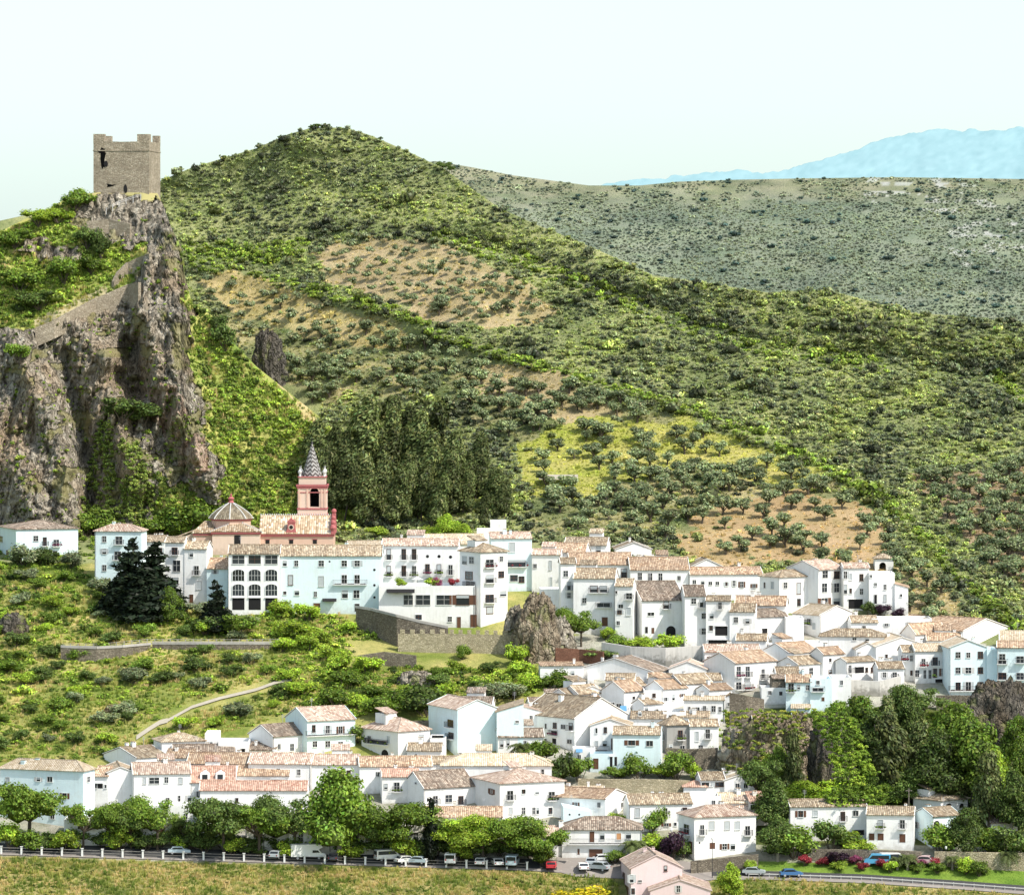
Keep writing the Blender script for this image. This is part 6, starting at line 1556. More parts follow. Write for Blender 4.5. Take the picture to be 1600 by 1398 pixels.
# paths laid on the ground
def path(name, pts, wpx, mat, label, lift=.28, depthf=G, kind='structure'):
    X = []; 
    for i in range(len(pts) - 1):
        n = max(2, int(math.hypot(pts[i + 1][0] - pts[i][0], pts[i + 1][1] - pts[i][1]) / 8))
        for k in range(n): t = k / n; X.append((pts[i][0] * (1 - t) + pts[i + 1][0] * t, pts[i][1] * (1 - t) + pts[i + 1][1] * t))
    X.append(pts[-1]); V = []
    for x, y in X:
        a = depthf(x, y - wpx / 2) + Vector((0, 0, lift)); b = depthf(x, y + wpx / 2) + Vector((0, 0, lift)); V += [a[:], b[:]]
    Fc = [[2 * i, 2 * i + 1, 2 * i + 3, 2 * i + 2] for i in range(len(X) - 1)]
    o = link(name, np_mesh(name, V, Fc, mat)); tag(o, label, 'path', kind=kind); return o
path('footpath', [(213, 1154), (232, 1141), (250, 1130), (262, 1127)], 7, M['path'], 'pale widening end of the footpath down the slope')
path('footpath', [(262, 1127), (300, 1106), (345, 1092), (400, 1079), (430, 1068), (470, 1060)], 4.5, M['path'], 'narrow footpath crossing the slope')
path('hill_track', [(842, 756), (903, 756)], 8, M['path'], 'short pale track cut across the olive slope', 1.6)

# rocks
def rock(name, px, pyb, w, h, label, mat='rock_warm', dpt=None, seed=0, warp=.32, lean=0.0):
    g = G(px, pyb); s = g.y / F; W, H = w * s / 2, h * s; D = dpt or W * .8
    nu, nv = 72, 44; u, v = np.meshgrid(np.linspace(0, 2 * np.pi, nu, endpoint=False), np.linspace(-.35, 1.57, nv))
    x = np.cos(u) * np.cos(v) ** .7 if False else np.cos(u) * np.maximum(np.cos(v), 0) ** .75; y = np.sin(u) * np.maximum(np.cos(v), 0) ** .75; z = np.sin(v)
    n = 1 + warp * fbm(x * 2.2 + seed, y * 2.2, z * 1.5 + seed, 300 + seed, 5, True) + .14 * fbm(x * 9, y * 9, z * 3.0, 310 + seed, 3, True) + .05 * fbm(x * 24, y * 24, z * 12, 312, 2)
    V = np.stack([x * n * W + lean * z * W, y * n * D, z * (1 + (n - 1) * .6) * H], -1).reshape(-1, 3)
    i = np.arange(nu * nv).reshape(nv, nu); j = np.roll(i, -1, 1)
    Fc = np.stack([i[:-1].ravel(), j[:-1].ravel(), j[1:].ravel(), i[1:].ravel()], 1)
    c4 = np.zeros((len(V), 4), np.float32); moss = (fbm(V[:, 0] / 2 + seed, V[:, 1] / 2, V[:, 2] / 2, 320, 3) > .28)
    me = np_mesh(name, V, Fc, M[mat], None, True); ca = me.color_attributes.new('Col', 'FLOAT_COLOR', 'POINT'); c4[:, :3] = (.20, .22, .07); c4[:, 3] = np.where(moss, .6, 0); ca.data.foreach_set('color', c4.ravel())
    o = link(name, me); o.location = (g.x, g.y + D * .5, g.z - H * .08); tag(o, label, 'rock'); return o
rock('rock_outcrop', 836, 1032, 62, 98, 'tall ochre rock outcrop rising between the white houses', seed=1, lean=.15)
rock('rock_outcrop', 808, 1018, 40, 66, 'grey shoulder of rock left of the ochre outcrop', 'rock', seed=2)
rock('rock_outcrop', 872, 1020, 46, 54, 'dark rock bank right of the ochre outcrop', 'rock', seed=3)
rock('cliff_rock', 1205, 1215, 100, 88, 'brown cliff with creeper under the balcony house', 'rock_warm', seed=4)
rock('cliff_rock', 1160, 1205, 70, 66, 'small grey cliff beside the stone house', 'rock', seed=5)
rock('cliff_rock', 1300, 1250, 66, 122, 'dark cliff face largely covered by ivy', 'rock_dark', seed=6)
rock('cliff_rock', 1250, 1210, 50, 90, 'sunlit brown cliff edge left of the ivy', 'rock_warm', seed=12)
rock('cliff_rock', 1572, 1175, 110, 105, 'dark pointed rock below the pale blue blocks at the right', 'rock_dark', seed=7, lean=-.1)
rock('hill_rock', 422, 606, 46, 84, 'dark pointed rock standing on the green flank of the crag', 'rock_dark', seed=8, lean=-.2)
rock('boulder', 180, 1112, 32, 11, 'flat pale boulder on the grassy slope', 'rock_warm', seed=9)
rock('boulder', 20, 990, 40, 30, 'dark grey boulder at the left edge of the slope', 'rock_dark', seed=10)
rock('boulder', 650, 1072, 50, 22, 'grey boulder among the bushes below the golden wall', 'rock', seed=11)
for i, (x, y, w, h, l) in enumerate(((1455, 298, 46, 12, 'white rock band on the far hill, upper'), (1575, 362, 38, 20, 'white rock band on the far hill, at the right'), (1420, 330, 60, 6, 'white rock band on the far hill, lower'), (1520, 400, 50, 16, 'scattered pale rocks on the far hill'))):
    pass
# creeper on the ravine cliff
vx, vy = jitter_grid(1255, 1400, 1120, 1262, 5.5, 5.0, rg); edge_ = np.interp(vy, [1120, 1150, 1200, 1260, 1310], [1330, 1345, 1365, 1385, 1400]); left_ = np.interp(vy, [1120, 1180, 1230, 1262], [1262, 1298, 1310, 1275])
k = (vx < edge_) & (vx > left_); vx, vy = vx[k], vy[k]; Dv = 866 + (1262 - vy) * .045 - 5 * np.cos((vx - 1320) / 60) + rg.normal(size=len(vx)) * .6
pos = np.stack([(vx - 800) * Dv / F, Dv, (HOR - vy) * Dv / F], 1)
o = scatter('ivy', BUSHBIG, pos, rg.uniform(5, 9, len(vx)) * Dv / F, mixcol(.5 + fbm(vx / 20, vy / 20, 0, 401, 3) + rg.normal(size=len(vx)) * .25, [(0, (.14, .22, .04)), (.5, (.34, .50, .07)), (1, (.54, .70, .10))]), M['scrub'], np.full(len(vx), 1.1))
tag(o, 'bright green ivy cascading over the ravine cliff', 'ivy', kind='stuff')

vx, vy = jitter_grid(1132, 1272, 1112, 1215, 8, 7, rg); k = (fbm(vx / 18, vy / 18, 0, 411, 3) > -.02) | (vy < 1128); vx, vy = vx[k], vy[k]; Dv = 881.5 + (1215 - vy) * .05 + rg.normal(size=len(vx)) * .8
pos = np.stack([(vx - 800) * Dv / F, Dv, (HOR - vy) * Dv / F], 1); n_ = rg.uniform(size=len(vx)) + (vy < 1130) * .3
o = scatter('ivy', BUSHBIG, pos, rg.uniform(4, 8, len(vx)) * Dv / F, mixcol(n_, [(0, (.10, .16, .03)), (.5, (.30, .42, .07)), (1, (.62, .62, .12))]), M['scrub'], np.full(len(vx), 1.0))
tag(o, 'patchy ivy and yellowish bushes rooted on the brown cliff', 'ivy', kind='stuff')

# ------------------------------------------------------------------ road, fence, cars
def strip(name, pts, mat, label, cat, lift):
    V = []; 
    for (x, ya, yb) in pts: a = G(x, ya); b = G(x, yb); V += [(a.x, a.y, a.z + lift), (b.x, b.y, b.z + lift)]
    o = link(name, np_mesh(name, V, [[2 * i, 2 * i + 1, 2 * i + 3, 2 * i + 2] for i in range(len(pts) - 1)], mat)); tag(o, label, cat, kind='structure')
xs_ = list(np.linspace(-200, 960, 60))
yr = lambda x: float(np.interp(x, [-200, 0, 300, 830, 960], [1330, 1333, 1342, 1358, 1366]))
strip('road', [(x, yr(x) - 16, yr(x) - 1) for x in xs_], M['asphalt'], 'asphalt road running behind the white post fence', 'road', .10)
strip('pavement', [(x, yr(x) - 1, yr(x) + 3) for x in xs_], M['paving'], 'pale verge under the white post fence', 'pavement', .16)
strip('plaza', [(870, 1335, 1362), (900, 1338, 1370), (970, 1342, 1373), (1060, 1345, 1374), (1112, 1350, 1376)], M['paving'], 'pale paved yard with parked cars beside the pink house', 'plaza', .14)
yr2 = lambda x: float(np.interp(x, [1100, 1200, 1350, 1500, 1750], [1366, 1366, 1371, 1381, 1400]))
xs2 = list(np.linspace(1100, 1750, 40))
strip('road', [(x, yr2(x) - 5, yr2(x) + 3) for x in xs2], M['asphalt'], 'asphalt road running out at the bottom right', 'road', .10)
strip('pavement', [(x, yr2(x) + 3, yr2(x) + 9) for x in xs2], M['paving'], 'pale verge of the right-hand road', 'pavement', .16)
fence = empty('road_fence', G(0, 1334)); f0 = fence.location.copy(); tag(fence, 'white post-and-rail fence with dark rails along the road', 'fence')
fx = [-60, -28] + [2 + 31.6 * i for i in range(27)]; pv = []
for x in fx:
    g = G(x, yr(x) + 1) - f0; sg = (g.y + f0.y) / F; hh = 12.5 * sg; m = MB(); m.box(g.x - .17, g.y - .17, g.z - .3, g.x + .17, g.y + .17, g.z + hh); m.box(g.x - .27, g.y - .27, g.z + hh, g.x + .27, g.y + .27, g.z + hh + .1); m.build('post', M['white_paint'], fence); pv.append((g, hh))
m = MB()
for (a, h), (b, h2) in zip(pv[:-1], pv[1:]):
    for fz in (.5, .85): m.bar(a + Vector((0, 0, h * fz)), b + Vector((0, 0, h * fz)), .05, n=4)
m.build('rails', M['concrete'], fence)
fence = empty('roadside_barrier', G(1120, 1370)); f0 = fence.location.copy(); tag(fence, 'long low barrier along the right-hand road', 'barrier'); pv = []
for x in np.arange(1170, 1640, 16):
    g = G(x, yr2(x) + 4) - f0; m = MB(); m.box(g.x - .08, g.y - .08, g.z - .3, g.x + .08, g.y + .08, g.z + .75); m.build('post', M['frame'], fence); pv.append(g)
m = MB()
for a, b in zip(pv[:-1], pv[1:]): m.bar(a + Vector((0, -.12, .62)), b + Vector((0, -.12, .62)), .13, n=4)
m.build('rails', M['frame'], fence)

def carmesh(kind, col):
    """parts of one vehicle, x along its length"""
    L, Wd = {'car': (4.2, 1.75), 'van': (4.9, 1.95), 'camper': (6.4, 2.2), 'suv': (4.4, 1.85)}[kind]; h = {'car': 1.45, 'van': 2.1, 'camper': 2.9, 'suv': 1.75}[kind]
    if kind in ('car', 'suv'): prof = [(-.5, .30), (-.49, .62), (-.40, .68), (-.30, .97), (-.10, 1.0), (.12, .98), (.26, .68), (.46, .58), (.5, .45), (.5, .28)]
    elif kind == 'van': prof = [(-.5, .2), (-.49, .94), (-.46, 1.0), (.18, 1.0), (.24, .97), (.36, .6), (.47, .5), (.5, .35), (.5, .2)]
    else: prof = [(-.5, .22), (-.5, .9), (-.47, .97), (.22, 1.0), (.38, .95), (.42, .78), (.30, .68), (.38, .45), (.48, .40), (.5, .3), (.5, .2)]
    pts = [(x * L, z * h) for x, z in prof]; mb = MB()
    mb.prism([(x, -Wd / 2, z) for x, z in pts], (0, Wd, 0))
    gl = MB()
    if kind in ('car', 'suv'):
        side = [(-.36, .70), (-.275, .92), (-.10, .945), (.10, .93), (.21, .70)]
        ws = [((.125, .955), (.255, .69)), ((-.305, .94), (-.395, .70))]
    elif kind == 'van': side = [(-.44, .58), (-.44, .90), (.19, .90), (.31, .60)]; ws = [((.245, .945), (.35, .63)), ((-.497, .9), (-.497, .58))]
    else: side = [(.12, .45), (.12, .62), (.28, .62), (.33, .47)]; ws = [((.31, .66), (.375, .47)), ((-.503, .8), (-.503, .6))]
    for y in (-Wd / 2 - .012, Wd / 2 - .008): gl.prism([(x * L, y, z * h) for x, z in side], (0, .02, 0))
    for (a, b) in ws:
        sgn = 1 if a[0] > 0 else -1; e = .02 * sgn
        gl.prism([(a[0] * L + e, -Wd / 2 + .14, a[1] * h), (a[0] * L + e, Wd / 2 - .14, a[1] * h), (b[0] * L + e, Wd / 2 - .1, b[1] * h), (b[0] * L + e, -Wd / 2 + .1, b[1] * h)], (.02 * sgn, 0, .012))
    return L, Wd, h, mb, gl
CARC = {'white': (.78, .78, .76), 'silver': (.42, .46, .48), 'blue': (.06, .16, .36), 'sky': (.10, .38, .62), 'red': (.5, .03, .04), 'dark': (.05, .05, .06), 'pale': (.5, .6, .66), 'pink': (.7, .5, .5)}
def paint(c):
    k = 'paint_' + c
    if k not in M:
        t = NT('car_paint_' + c); M[k] = t.finish(CARC[c], .28, spec=.5)
    return M[k]
def car(px, py, kind, c, rz, label, lift=.12, depthf=G):
    g = depthf(px, py); o = empty({'car': 'parked_car', 'van': 'van', 'camper': 'camper_van', 'suv': 'parked_car'}[kind], (g.x, g.y, g.z + lift), math.radians(rz)); tag(o, label, {'car': 'car', 'van': 'van', 'camper': 'camper van', 'suv': 'car'}[kind], 'vehicles along the road')
    L, Wd, h, mb, gl = carmesh(kind, c); b = mb.build('body', paint(c), o); bv = b.modifiers.new('b', 'BEVEL'); bv.width = .07; bv.segments = 2; bv.limit_method = 'ANGLE'
    gl.build('windows', M['glass'], o)
    r_ = .34 if kind != 'camper' else .38
    for sx in (-.31, .31):
        for sy in (-1, 1):
            m = MB(); y = sy * (Wd / 2 - .04); m.bar((sx * L, y - sy * .2, r_), (sx * L, y + sy * .03, r_), r_, n=16); w = m.build('wheel', M['rubber'], o)
            m = MB(); m.bar((sx * L, y + sy * .03, r_), (sx * L, y + sy * .045, r_), r_ * .6, n=12); m.build('rim', M['rim'], w)
    for sy in (-1, 1):
        m = MB(); m.box(L * .495, sy * Wd * .36 - .16, h * (.42 if kind != 'camper' else .3), L * .505, sy * Wd * .36 + .16, h * (.52 if kind != 'camper' else .36)); m.build('headlight', M['chrome'], o)
        m = MB(); m.box(-L * .505, sy * Wd * .40 - .1, h * .42, -L * .495, sy * Wd * .40 + .1, h * .56); m.build('taillight', M['taillight'], o)
    return o
for a in ((280, 1335, 'car', 'pale', 4, 'light blue-grey car on the road behind the fence at the left'), (153, 1308, 'suv', 'white', -12, 'white off-road car parked under the left street trees'),
          (326, 1311, 'car', 'pale', 20, 'pale blue car half hidden by shrubs under the trees'), (432, 1341, 'car', 'silver', 75, 'small silver car left of the camper van'),
          (481, 1343, 'camper', 'white', 8, 'big white camper van on the road'), (523, 1345, 'car', 'dark', 80, 'dark car right of the camper van'),
          (606, 1345, 'van', 'white', 20, 'white van with blue windows right of the middle tree'), (634, 1349, 'car', 'white', 30, 'white car just right of the white van'),
          (651, 1350, 'car', 'pale', 160, 'light car in front of the cypress'), (705, 1350, 'van', 'white', 85, 'white van seen from behind, right of the cypress'),
          (598, 1324, 'car', 'silver', 5, 'silver car parked up on the upper lane'), (690, 1329, 'car', 'dark', 8, 'dark car on the upper lane behind the clipped trees'), (745, 1334, 'car', 'silver', 10, 'silver car on the upper lane near the right trees'),
          (752, 1352, 'car', 'white', 80, 'white car with rounded back in the row behind the fence'), (777, 1353, 'car', 'white', 100, 'white hatchback, last but one in the fence row'),
          (801, 1353, 'van', 'pale', 82, 'light green van at the end of the fence row'), (862, 1358, 'car', 'red', 85, 'red car at the gap after the fence'),
          (911, 1360, 'car', 'white', 95, 'white car in the paved yard'), (935, 1361, 'suv', 'silver', 150, 'silver car turning in the paved yard'), (944, 1347, 'car', 'white', 10, 'white car before the brown garage'),
          (925, 1352, 'car', 'silver', 80, 'grey car between garage and yard'), (1178, 1367, 'car', 'silver', -8, 'silver car on the right-hand road'), (1236, 1370, 'car', 'blue', 8, 'dark blue car on the right-hand road'),
          (1371, 1352, 'van', 'sky', 175, 'bright blue van parked in the flower garden'), (1395, 1350, 'van', 'white', 10, 'white van right of the bright blue van'), (1448, 1352, 'suv', 'pink', -15, 'pinkish jeep parked by the stone wall')):
    car(*a)

# ------------------------------------------------------------------ street lamps and poles
def lamp(px, py, hpx, label):
    g = G(px, py); s = g.y / F; h = hpx * s; o = empty('street_lamp', g); tag(o, label, 'street lamp', 'street lamps')
    m = MB(); m.bar((0, 0, -.3), (0, 0, h), .07, r2=.05); m.build('pole', M['iron'], o)
    m = MB(); m.lathe([(.02, 0), (.16, .05), (.22, .4), (.05, .55), (.02, .6)], (0, 0, h), 10); m.build('lantern', M['chrome'], o)
lamp(412, 1345, 42, 'street lamp under the trees left of the camper van'); lamp(1049, 1345, 46, 'tall street lamp before the purple tree'); lamp(1478, 1360, 34, 'street lamp by the boundary wall at the right'); lamp(1113, 1372, 60, 'street lamp beside the rubble terrace wall')

# wires over the ravine
poles = [(1196, 1262, 46), (1420, 1275, 44), (1600, 1290, 40)]; tops = []
for i, (px, py, hp) in enumerate(poles):
    g = G(px, py); h = hp * g.y / F; m = MB(); m.bar((0, 0, -1), (0, 0, h), .11, r2=.08); m.box(-.6, -.05, h - .5, .6, .05, h - .38); q = m.build('utility_pole', M['bark_pale'], None, loc=g); tag(q, ('wooden pole above the twin-windowed gable', 'wooden pole above the street houses under the ravine', 'wooden pole at the right edge of the ravine')[i], 'utility pole'); tops.append(g + Vector((0, 0, h - .35)))
for a, b, l in ((tops[0], tops[1], 'power cable sagging across the ravine trees, left span'), (tops[1], tops[2], 'power cable sagging to the right edge')):
    m = MB(); pr = [a.lerp(b, k / 14) - Vector((0, 0, 6.0 * (k / 14) * (1 - k / 14))) - a for k in range(15)]
    for p_, q_ in zip(pr[:-1], pr[1:]): m.bar(p_, q_, .035, n=3)
    tag(m.build('power_cable', M['iron'], None, loc=a), l, 'cable')

# bell turret
g = P(1367, 905, 1004); s_ = 1004 / F; o = empty('bell_turret', g); tag(o, 'little white bell turret with arched opening and pyramid roof', 'bell turret'); w_ = 29 * s_; h_ = 32 * s_
m = MB(); aw = .75; cx = w_ * .42; zb0 = 17 * s_ ; za0 = 9 * s_
m.box(0, 0, -3, w_, w_, za0); m.box(0, 0, za0, cx - aw, w_, h_); m.box(cx + aw, 0, za0, w_, w_, h_)
arc = [(cx - aw * math.cos(math.pi * i / 8), zb0 + aw * math.sin(math.pi * i / 8) + .6) for i in range(9)]
for i in range(8): m.prism([(arc[i][0], 0, arc[i][1]), (arc[i + 1][0], 0, arc[i + 1][1]), (arc[i + 1][0], 0, h_), (arc[i][0], 0, h_)], (0, w_, 0))
m.build('turret_wall', M['w'], o); m = MB(); m.box(cx - aw, w_ - .5, za0, cx + aw, w_ - .4, zb0 + 1.4); m.build('back_shutter', M['dark'], o)
m = MB(); m.lathe([(.04, .9), (.25, .8), (.4, .2), (.5, 0)], (cx, w_ / 2, zb0 - .2), 12); m.bar((cx - aw, w_ / 2, zb0 + .75), (cx + aw, w_ / 2, zb0 + .75), .06); m.build('bell', M['iron'], o)
m = MB(); c = [(-.3, -.3, h_), (w_ + .3, -.3, h_), (w_ + .3, w_ + .3, h_), (-.3, w_ + .3, h_)]; ap = (w_ / 2, w_ / 2, h_ + 1.1)
for i in range(4): slope_slab(m, c[i], c[(i + 1) % 4], ap, ap)
m.build('roof', M['t_tan'], o)

# parasols and flowers on the restaurant terrace
def parasol(px, py, label, top=M['white_paint']):
    g = Vector(P(px, py, 972.5)); o = empty('parasol', g); tag(o, label, 'parasol', 'parasols on the terrace')
    m = MB(); m.bar((0, 0, 0), (0, 0, 2.3), .04); m.build('pole', M['iron'], o); m = MB(); m.lathe([(1.3, 1.9), (.05, 2.45)], (0, 0, 0), 8); m.build('canopy', top, o)
parasol(652, 919, 'white parasol at the left of the restaurant terrace'); parasol(672, 919, 'dark closed parasol in the middle of the restaurant terrace', M['iron'])
for x, k, l in ((628, 'lime', 'green potted shrub on the restaurant terrace, left'), (674, 'lime', 'green potted shrub on the terrace beside the dark parasol'), (683, 'pinkflower', 'pink flowering shrub on the restaurant terrace'), (708, 'redflower', 'long pink-red flowering shrub at the terrace right end')):
    plant(k, 'potted_shrub', P(x, 917, 971), 2.4, 2.4, label=l, cat='potted shrub', group='terrace plants')

# ------------------------------------------------------------------ individual trees and shrubs
T = plant_px
for x, y, h, w, l in ((208, 955, 120, 165, 'tall dark fir, left one of the pair before the narrow pale house'), (243, 965, 124, 175, 'tall dark fir, right one of the pair'), (338, 988, 84, 110, 'smaller dark fir before the arcaded building'), (188, 962, 78, 130, 'low dark fir at the left foot of the pair'), (224, 972, 96, 170, 'dark bushy fir between the two tall ones')):
    T('fir', 'fir_tree', x, y, h, w, label=l, cat='fir tree', group='firs below the church')
T('tall', 'leafy_tree', 262, 975, 62, 66, label='bright leafy tree right of the dark firs', cat='tree')
T('shrub', 'leafy_tree', 370, 995, 44, 56, label='round leafy tree under the arcaded building', cat='tree')
T('deep', 'leafy_tree', 320, 992, 38, 56, label='dark round bush left of the small fir', cat='tree')
T('oliveshrub', 'olive_tree', 36, 884, 42, 44, label='bluish olive tree before the farthest upper left house', cat='olive tree')
T('deep', 'tree', 78, 882, 24, 30, label='thin dark tree before the upper left house', cat='tree')
T('oliveshrub', 'tree', 112, 888, 32, 36, label='grey shrub at the right end of the upper left house', cat='tree')
T('lime', 'shrub', 92, 880, 18, 22, label='bright shrub before the upper left house wall', cat='shrub')
T('deep', 'shrub', 115, 325, 30, 44, label='dark bush left of the castle keep', cat='shrub') if False else None
def TC(kind, px, py, h, w, label, cat='shrub'):
    g = GC(px, py, -1.0); s = g.y / F; plant(kind, 'shrub' if cat == 'shrub' else 'tree', g, h * s, w * s, label=label, cat=cat)
TC('shrub', 118, 326, 36, 46, 'round dark green bush left of the castle keep')
TC('deep', 136, 385, 38, 34, 'dark shrub below the ruined outer wall'); TC('deep', 158, 400, 40, 32, 'dark shrub beside the zigzag path'); TC('shrub', 142, 425, 34, 34, 'green shrub above the climbing wall')
TC('shrub', 30, 455, 40, 60, 'wide green tree on the left shoulder of the crag', 'tree'); TC('deep', 60, 480, 34, 60, 'dark tree at the foot of the left shoulder', 'tree'); TC('shrub', 100, 440, 44, 50, 'green tree in the middle of the crag shoulder', 'tree')
TC('lime', 60, 350, 30, 50, 'light green bush on the skyline left of the keep'); TC('lime', 90, 345, 26, 44, 'light green bush nearer the keep on the skyline'); TC('shrub', 25, 385, 34, 50, 'green bush at the left edge skyline')
TC('deep', 352, 545, 46, 36, 'dark shrub on the right flank of the crag'); TC('deep', 340, 520, 36, 30, 'dark shrub higher on the right flank'); TC('shrub', 30, 565, 36, 44, 'green bush on the left rock ledge'); TC('deep', 190, 655, 42, 64, 'dark bush over the cleft of the crag')
TC('deep', 225, 660, 34, 60, 'dark bush right of the cleft')
for i, (x, y, h, w) in enumerate(((262, 832, 62, 76), (290, 836, 66, 84), (320, 828, 54, 70), (250, 838, 44, 60), (300, 790, 40, 50), (345, 818, 50, 50), (395, 800, 44, 60), (425, 812, 50, 60), (150, 842, 60, 60), (135, 838, 40, 40))):
    T(('deep', 'shrub')[i % 2] if i < 8 else 'shrub', 'tree', x, min(y, 838), h, w, label='leafy tree at the foot of the crag above the church and houses', cat='tree', group='trees at the foot of the crag')
T('tall_lime', 'tree', 700, 846, 46, 60, label='bright lime tree behind the grand white house', cat='tree'); T('tall_lime', 'tree', 725, 850, 34, 46, label='smaller lime tree behind the pale balustrade roof', cat='tree'); T('lime', 'shrub', 590, 840, 22, 40, label='lime shrub at the grove edge right of the church', cat='shrub'); T('lime', 'shrub', 680, 842, 24, 50, label='lime shrub left of the bright lime tree', cat='shrub')
# hillside shrubs below the church, large enough to tell apart
rs_ = np.random.RandomState(31); cnt = 0
SX, SY = jitter_grid(0, 850, 890, 1180, 46, 27, rs_); kk = town_free(SX, SY)
for x, y in zip(SX[kk], SY[kk]):
    u = rs_.uniform(); kind = 'oliveshrub' if u < .28 and x < 420 else ('lime' if u < .55 else ('shrub' if u < .82 else 'deep')); h = rs_.uniform(15, 30) * (1.15 if x > 430 else 1)
    T(kind, 'bush', x, y, h, h * rs_.uniform(1.2, 1.6), label={'oliveshrub': 'grey-green rounded bush on the grassy slope below the church', 'lime': 'bright yellow-green bush on the slope below the church', 'shrub': 'mid green bush on the slope below the church', 'deep': 'dark green bush on the slope below the church'}[kind], cat='bush', group={'oliveshrub': 'grey-green bushes on the slope', 'lime': 'yellow-green bushes on the slope', 'shrub': 'mid green bushes on the slope', 'deep': 'dark green bushes on the slope'}[kind])
for x, y, h, w, k, l in ((670, 1118, 60, 76, 'deep', 'large dark tree left of the blank twin gables'), (560, 1160, 34, 40, 'shrub', 'green tree right of the big pink-roofed house'), (760, 1098, 36, 62, 'oliveshrub', 'grey olive bush above the twin gables'), (800, 1092, 34, 56, 'oliveshrub', 'second grey olive bush above the twin gables, right one'),
                      (724, 1030, 26, 26, 'shrub', 'clipped round tree under the golden wall'), (806, 1042, 44, 32, 'lime', 'bright poplar-like shrub at the end of the golden wall'), (868, 1078, 38, 44, 'shrub', 'green tree beside the low outbuilding'), (640, 1105, 40, 60, 'shrub', 'leafy tree beside the large dark tree'), (600, 1120, 38, 56, 'shrub', 'leafy tree above the white villa')):
    T(k, 'tree', x, y, h, w, label=l, cat='tree')
# tree with the crown spilling between the upper houses
for x, y, h, w, k, l in ((908, 1010, 62, 62, 'broad', 'dark-trunked tree growing beside the rock outcrop'), (948, 1000, 24, 24, 'lime', 'small lime bush left of the whitewashed wall'), (966, 1012, 26, 34, 'shrub', 'green bush on the whitewashed wall'), (1000, 1014, 24, 46, 'lime', 'wide lime bush on the whitewashed wall'), (1045, 1018, 34, 38, 'lime', 'taller yellow-green bush before the cellar arch'),
                      (1155, 1005, 36, 40, 'deep', 'dark tree beside the garage terrace'), (1160, 1010, 16, 24, 'lime', 'small lime shrub under the dark tree'), (1090, 1045, 18, 26, 'shrub', 'green bush at the right end of the whitewashed wall'), (940, 1030, 20, 54, 'deep', 'dark hedge beside the brown brick ruin'),
                      (1360, 962, 26, 24, 'deep', 'dark shrub at the porch of the hotel row'), (1378, 964, 26, 28, 'purple', 'brownish shrub in front of the bell turret'), (1402, 964, 18, 20, 'purple', 'small brownish shrub right of the bell turret'), (1455, 1062, 18, 24, 'lime', 'lime shrub on the long balcony row terrace')):
    T(k, 'tree' if h > 30 else 'shrub', x, y, h, w, label=l, cat='tree' if h > 30 else 'shrub')
T('palm', 'palm_tree', 812, 1196, 56, 66, label='spiky palm before the grey-brown roofed house', cat='palm tree')
for x, y, h, w, k, l in ((845, 1196, 46, 56, 'shrub', 'leafy tree right of the spiky palm'), (870, 1225, 60, 46, 'deep', 'dark tree between palm house and stone wall'), (905, 1222, 50, 44, 'shrub', 'round green tree left of the pale blue basement'), (998, 1216, 46, 46, 'shrub', 'round dark green tree under the two wide windows'), (962, 1216, 22, 40, 'shrub', 'wide low bush on the sandy garden wall'),
                      (1056, 1218, 52, 50, 'shrub', 'green tree under the grey unplastered house'), (1035, 1215, 24, 36, 'lime', 'lime bush on the sandy garden wall'), (1085, 1218, 30, 26, 'lime', 'yellow-green bush at the right of the garden wall'),
                      (1018, 1300, 46, 42, 'shrub', 'round street tree before the tan-roofed chimney house'), (965, 1285, 20, 28, 'lime', 'small lime shrub before the orange-roofed house'), (1022, 1330, 34, 48, 'lime', 'lime bush behind the date palm'), (958, 1350, 26, 34, 'shrub', 'round clipped bush beside the brown garage'),
                      (1050, 1345, 58, 46, 'purple', 'dark purple-leaved tree by the street lamp'), (1070, 1340, 40, 34, 'deep', 'dark tree at the corner of the large white corner house'), (1140, 1406, 62, 56, 'tall_lime', 'leafy tree cut by the bottom edge right of the pink house'), (1173, 1362, 22, 22, 'lime', 'small lime tree at the rubble wall'),
                      (915, 1422, 44, 96, 'yellow', 'yellow flowering broom at the bottom edge')):
    T(k, 'tree' if h > 30 else 'shrub', x, y, h, w, label=l, cat='tree' if h > 30 else 'shrub')
T('palm', 'date_palm', 990, 1345, 52, 70, label='feathery date palm in the street before the garage house', cat='palm tree')
# street trees
for x, y, h, w, k, l in ((45, 1318, 104, 104, 'broad', 'large leafy street tree at the far left'), (130, 1325, 76, 60, 'broad', 'clipped street tree left of the white off-road car'), (172, 1325, 76, 62, 'broad', 'clipped street tree right of the white off-road car'), (205, 1326, 72, 56, 'broad_deep', 'dark street tree before the white street front'), (246, 1328, 86, 78, 'broad', 'umbrella-shaped street tree before the red pavilion roof'), (288, 1325, 50, 38, 'broad_deep', 'small dark street tree beside the palm'),
                      (350, 1335, 92, 84, 'broad_deep', 'spreading street tree behind the lime shrub'), (405, 1338, 92, 84, 'broad', 'spreading street tree before the sunlit orange eave'), (460, 1336, 96, 90, 'broad_deep', 'spreading dark street tree above the camper van'),
                      (530, 1342, 152, 150, 'tall', 'tallest street tree with big rounded crown'), (625, 1340, 92, 100, 'broad', 'broad street tree right of the tallest one'), (585, 1338, 78, 60, 'broad_deep', 'darker street tree between the tallest and the broad one'),
                      (705, 1338, 70, 74, 'broad_lime', 'clipped light green street tree right of the cypress'), (755, 1345, 74, 84, 'broad_lime', 'clipped light green street tree in the right group'), (800, 1348, 78, 84, 'broad', 'street tree in the right group before the big white house'), (845, 1352, 68, 66, 'broad', 'last street tree of the right group')):
    T(k, 'street_tree', x, y, h, w, label=l, cat='tree', group='street trees along the road')
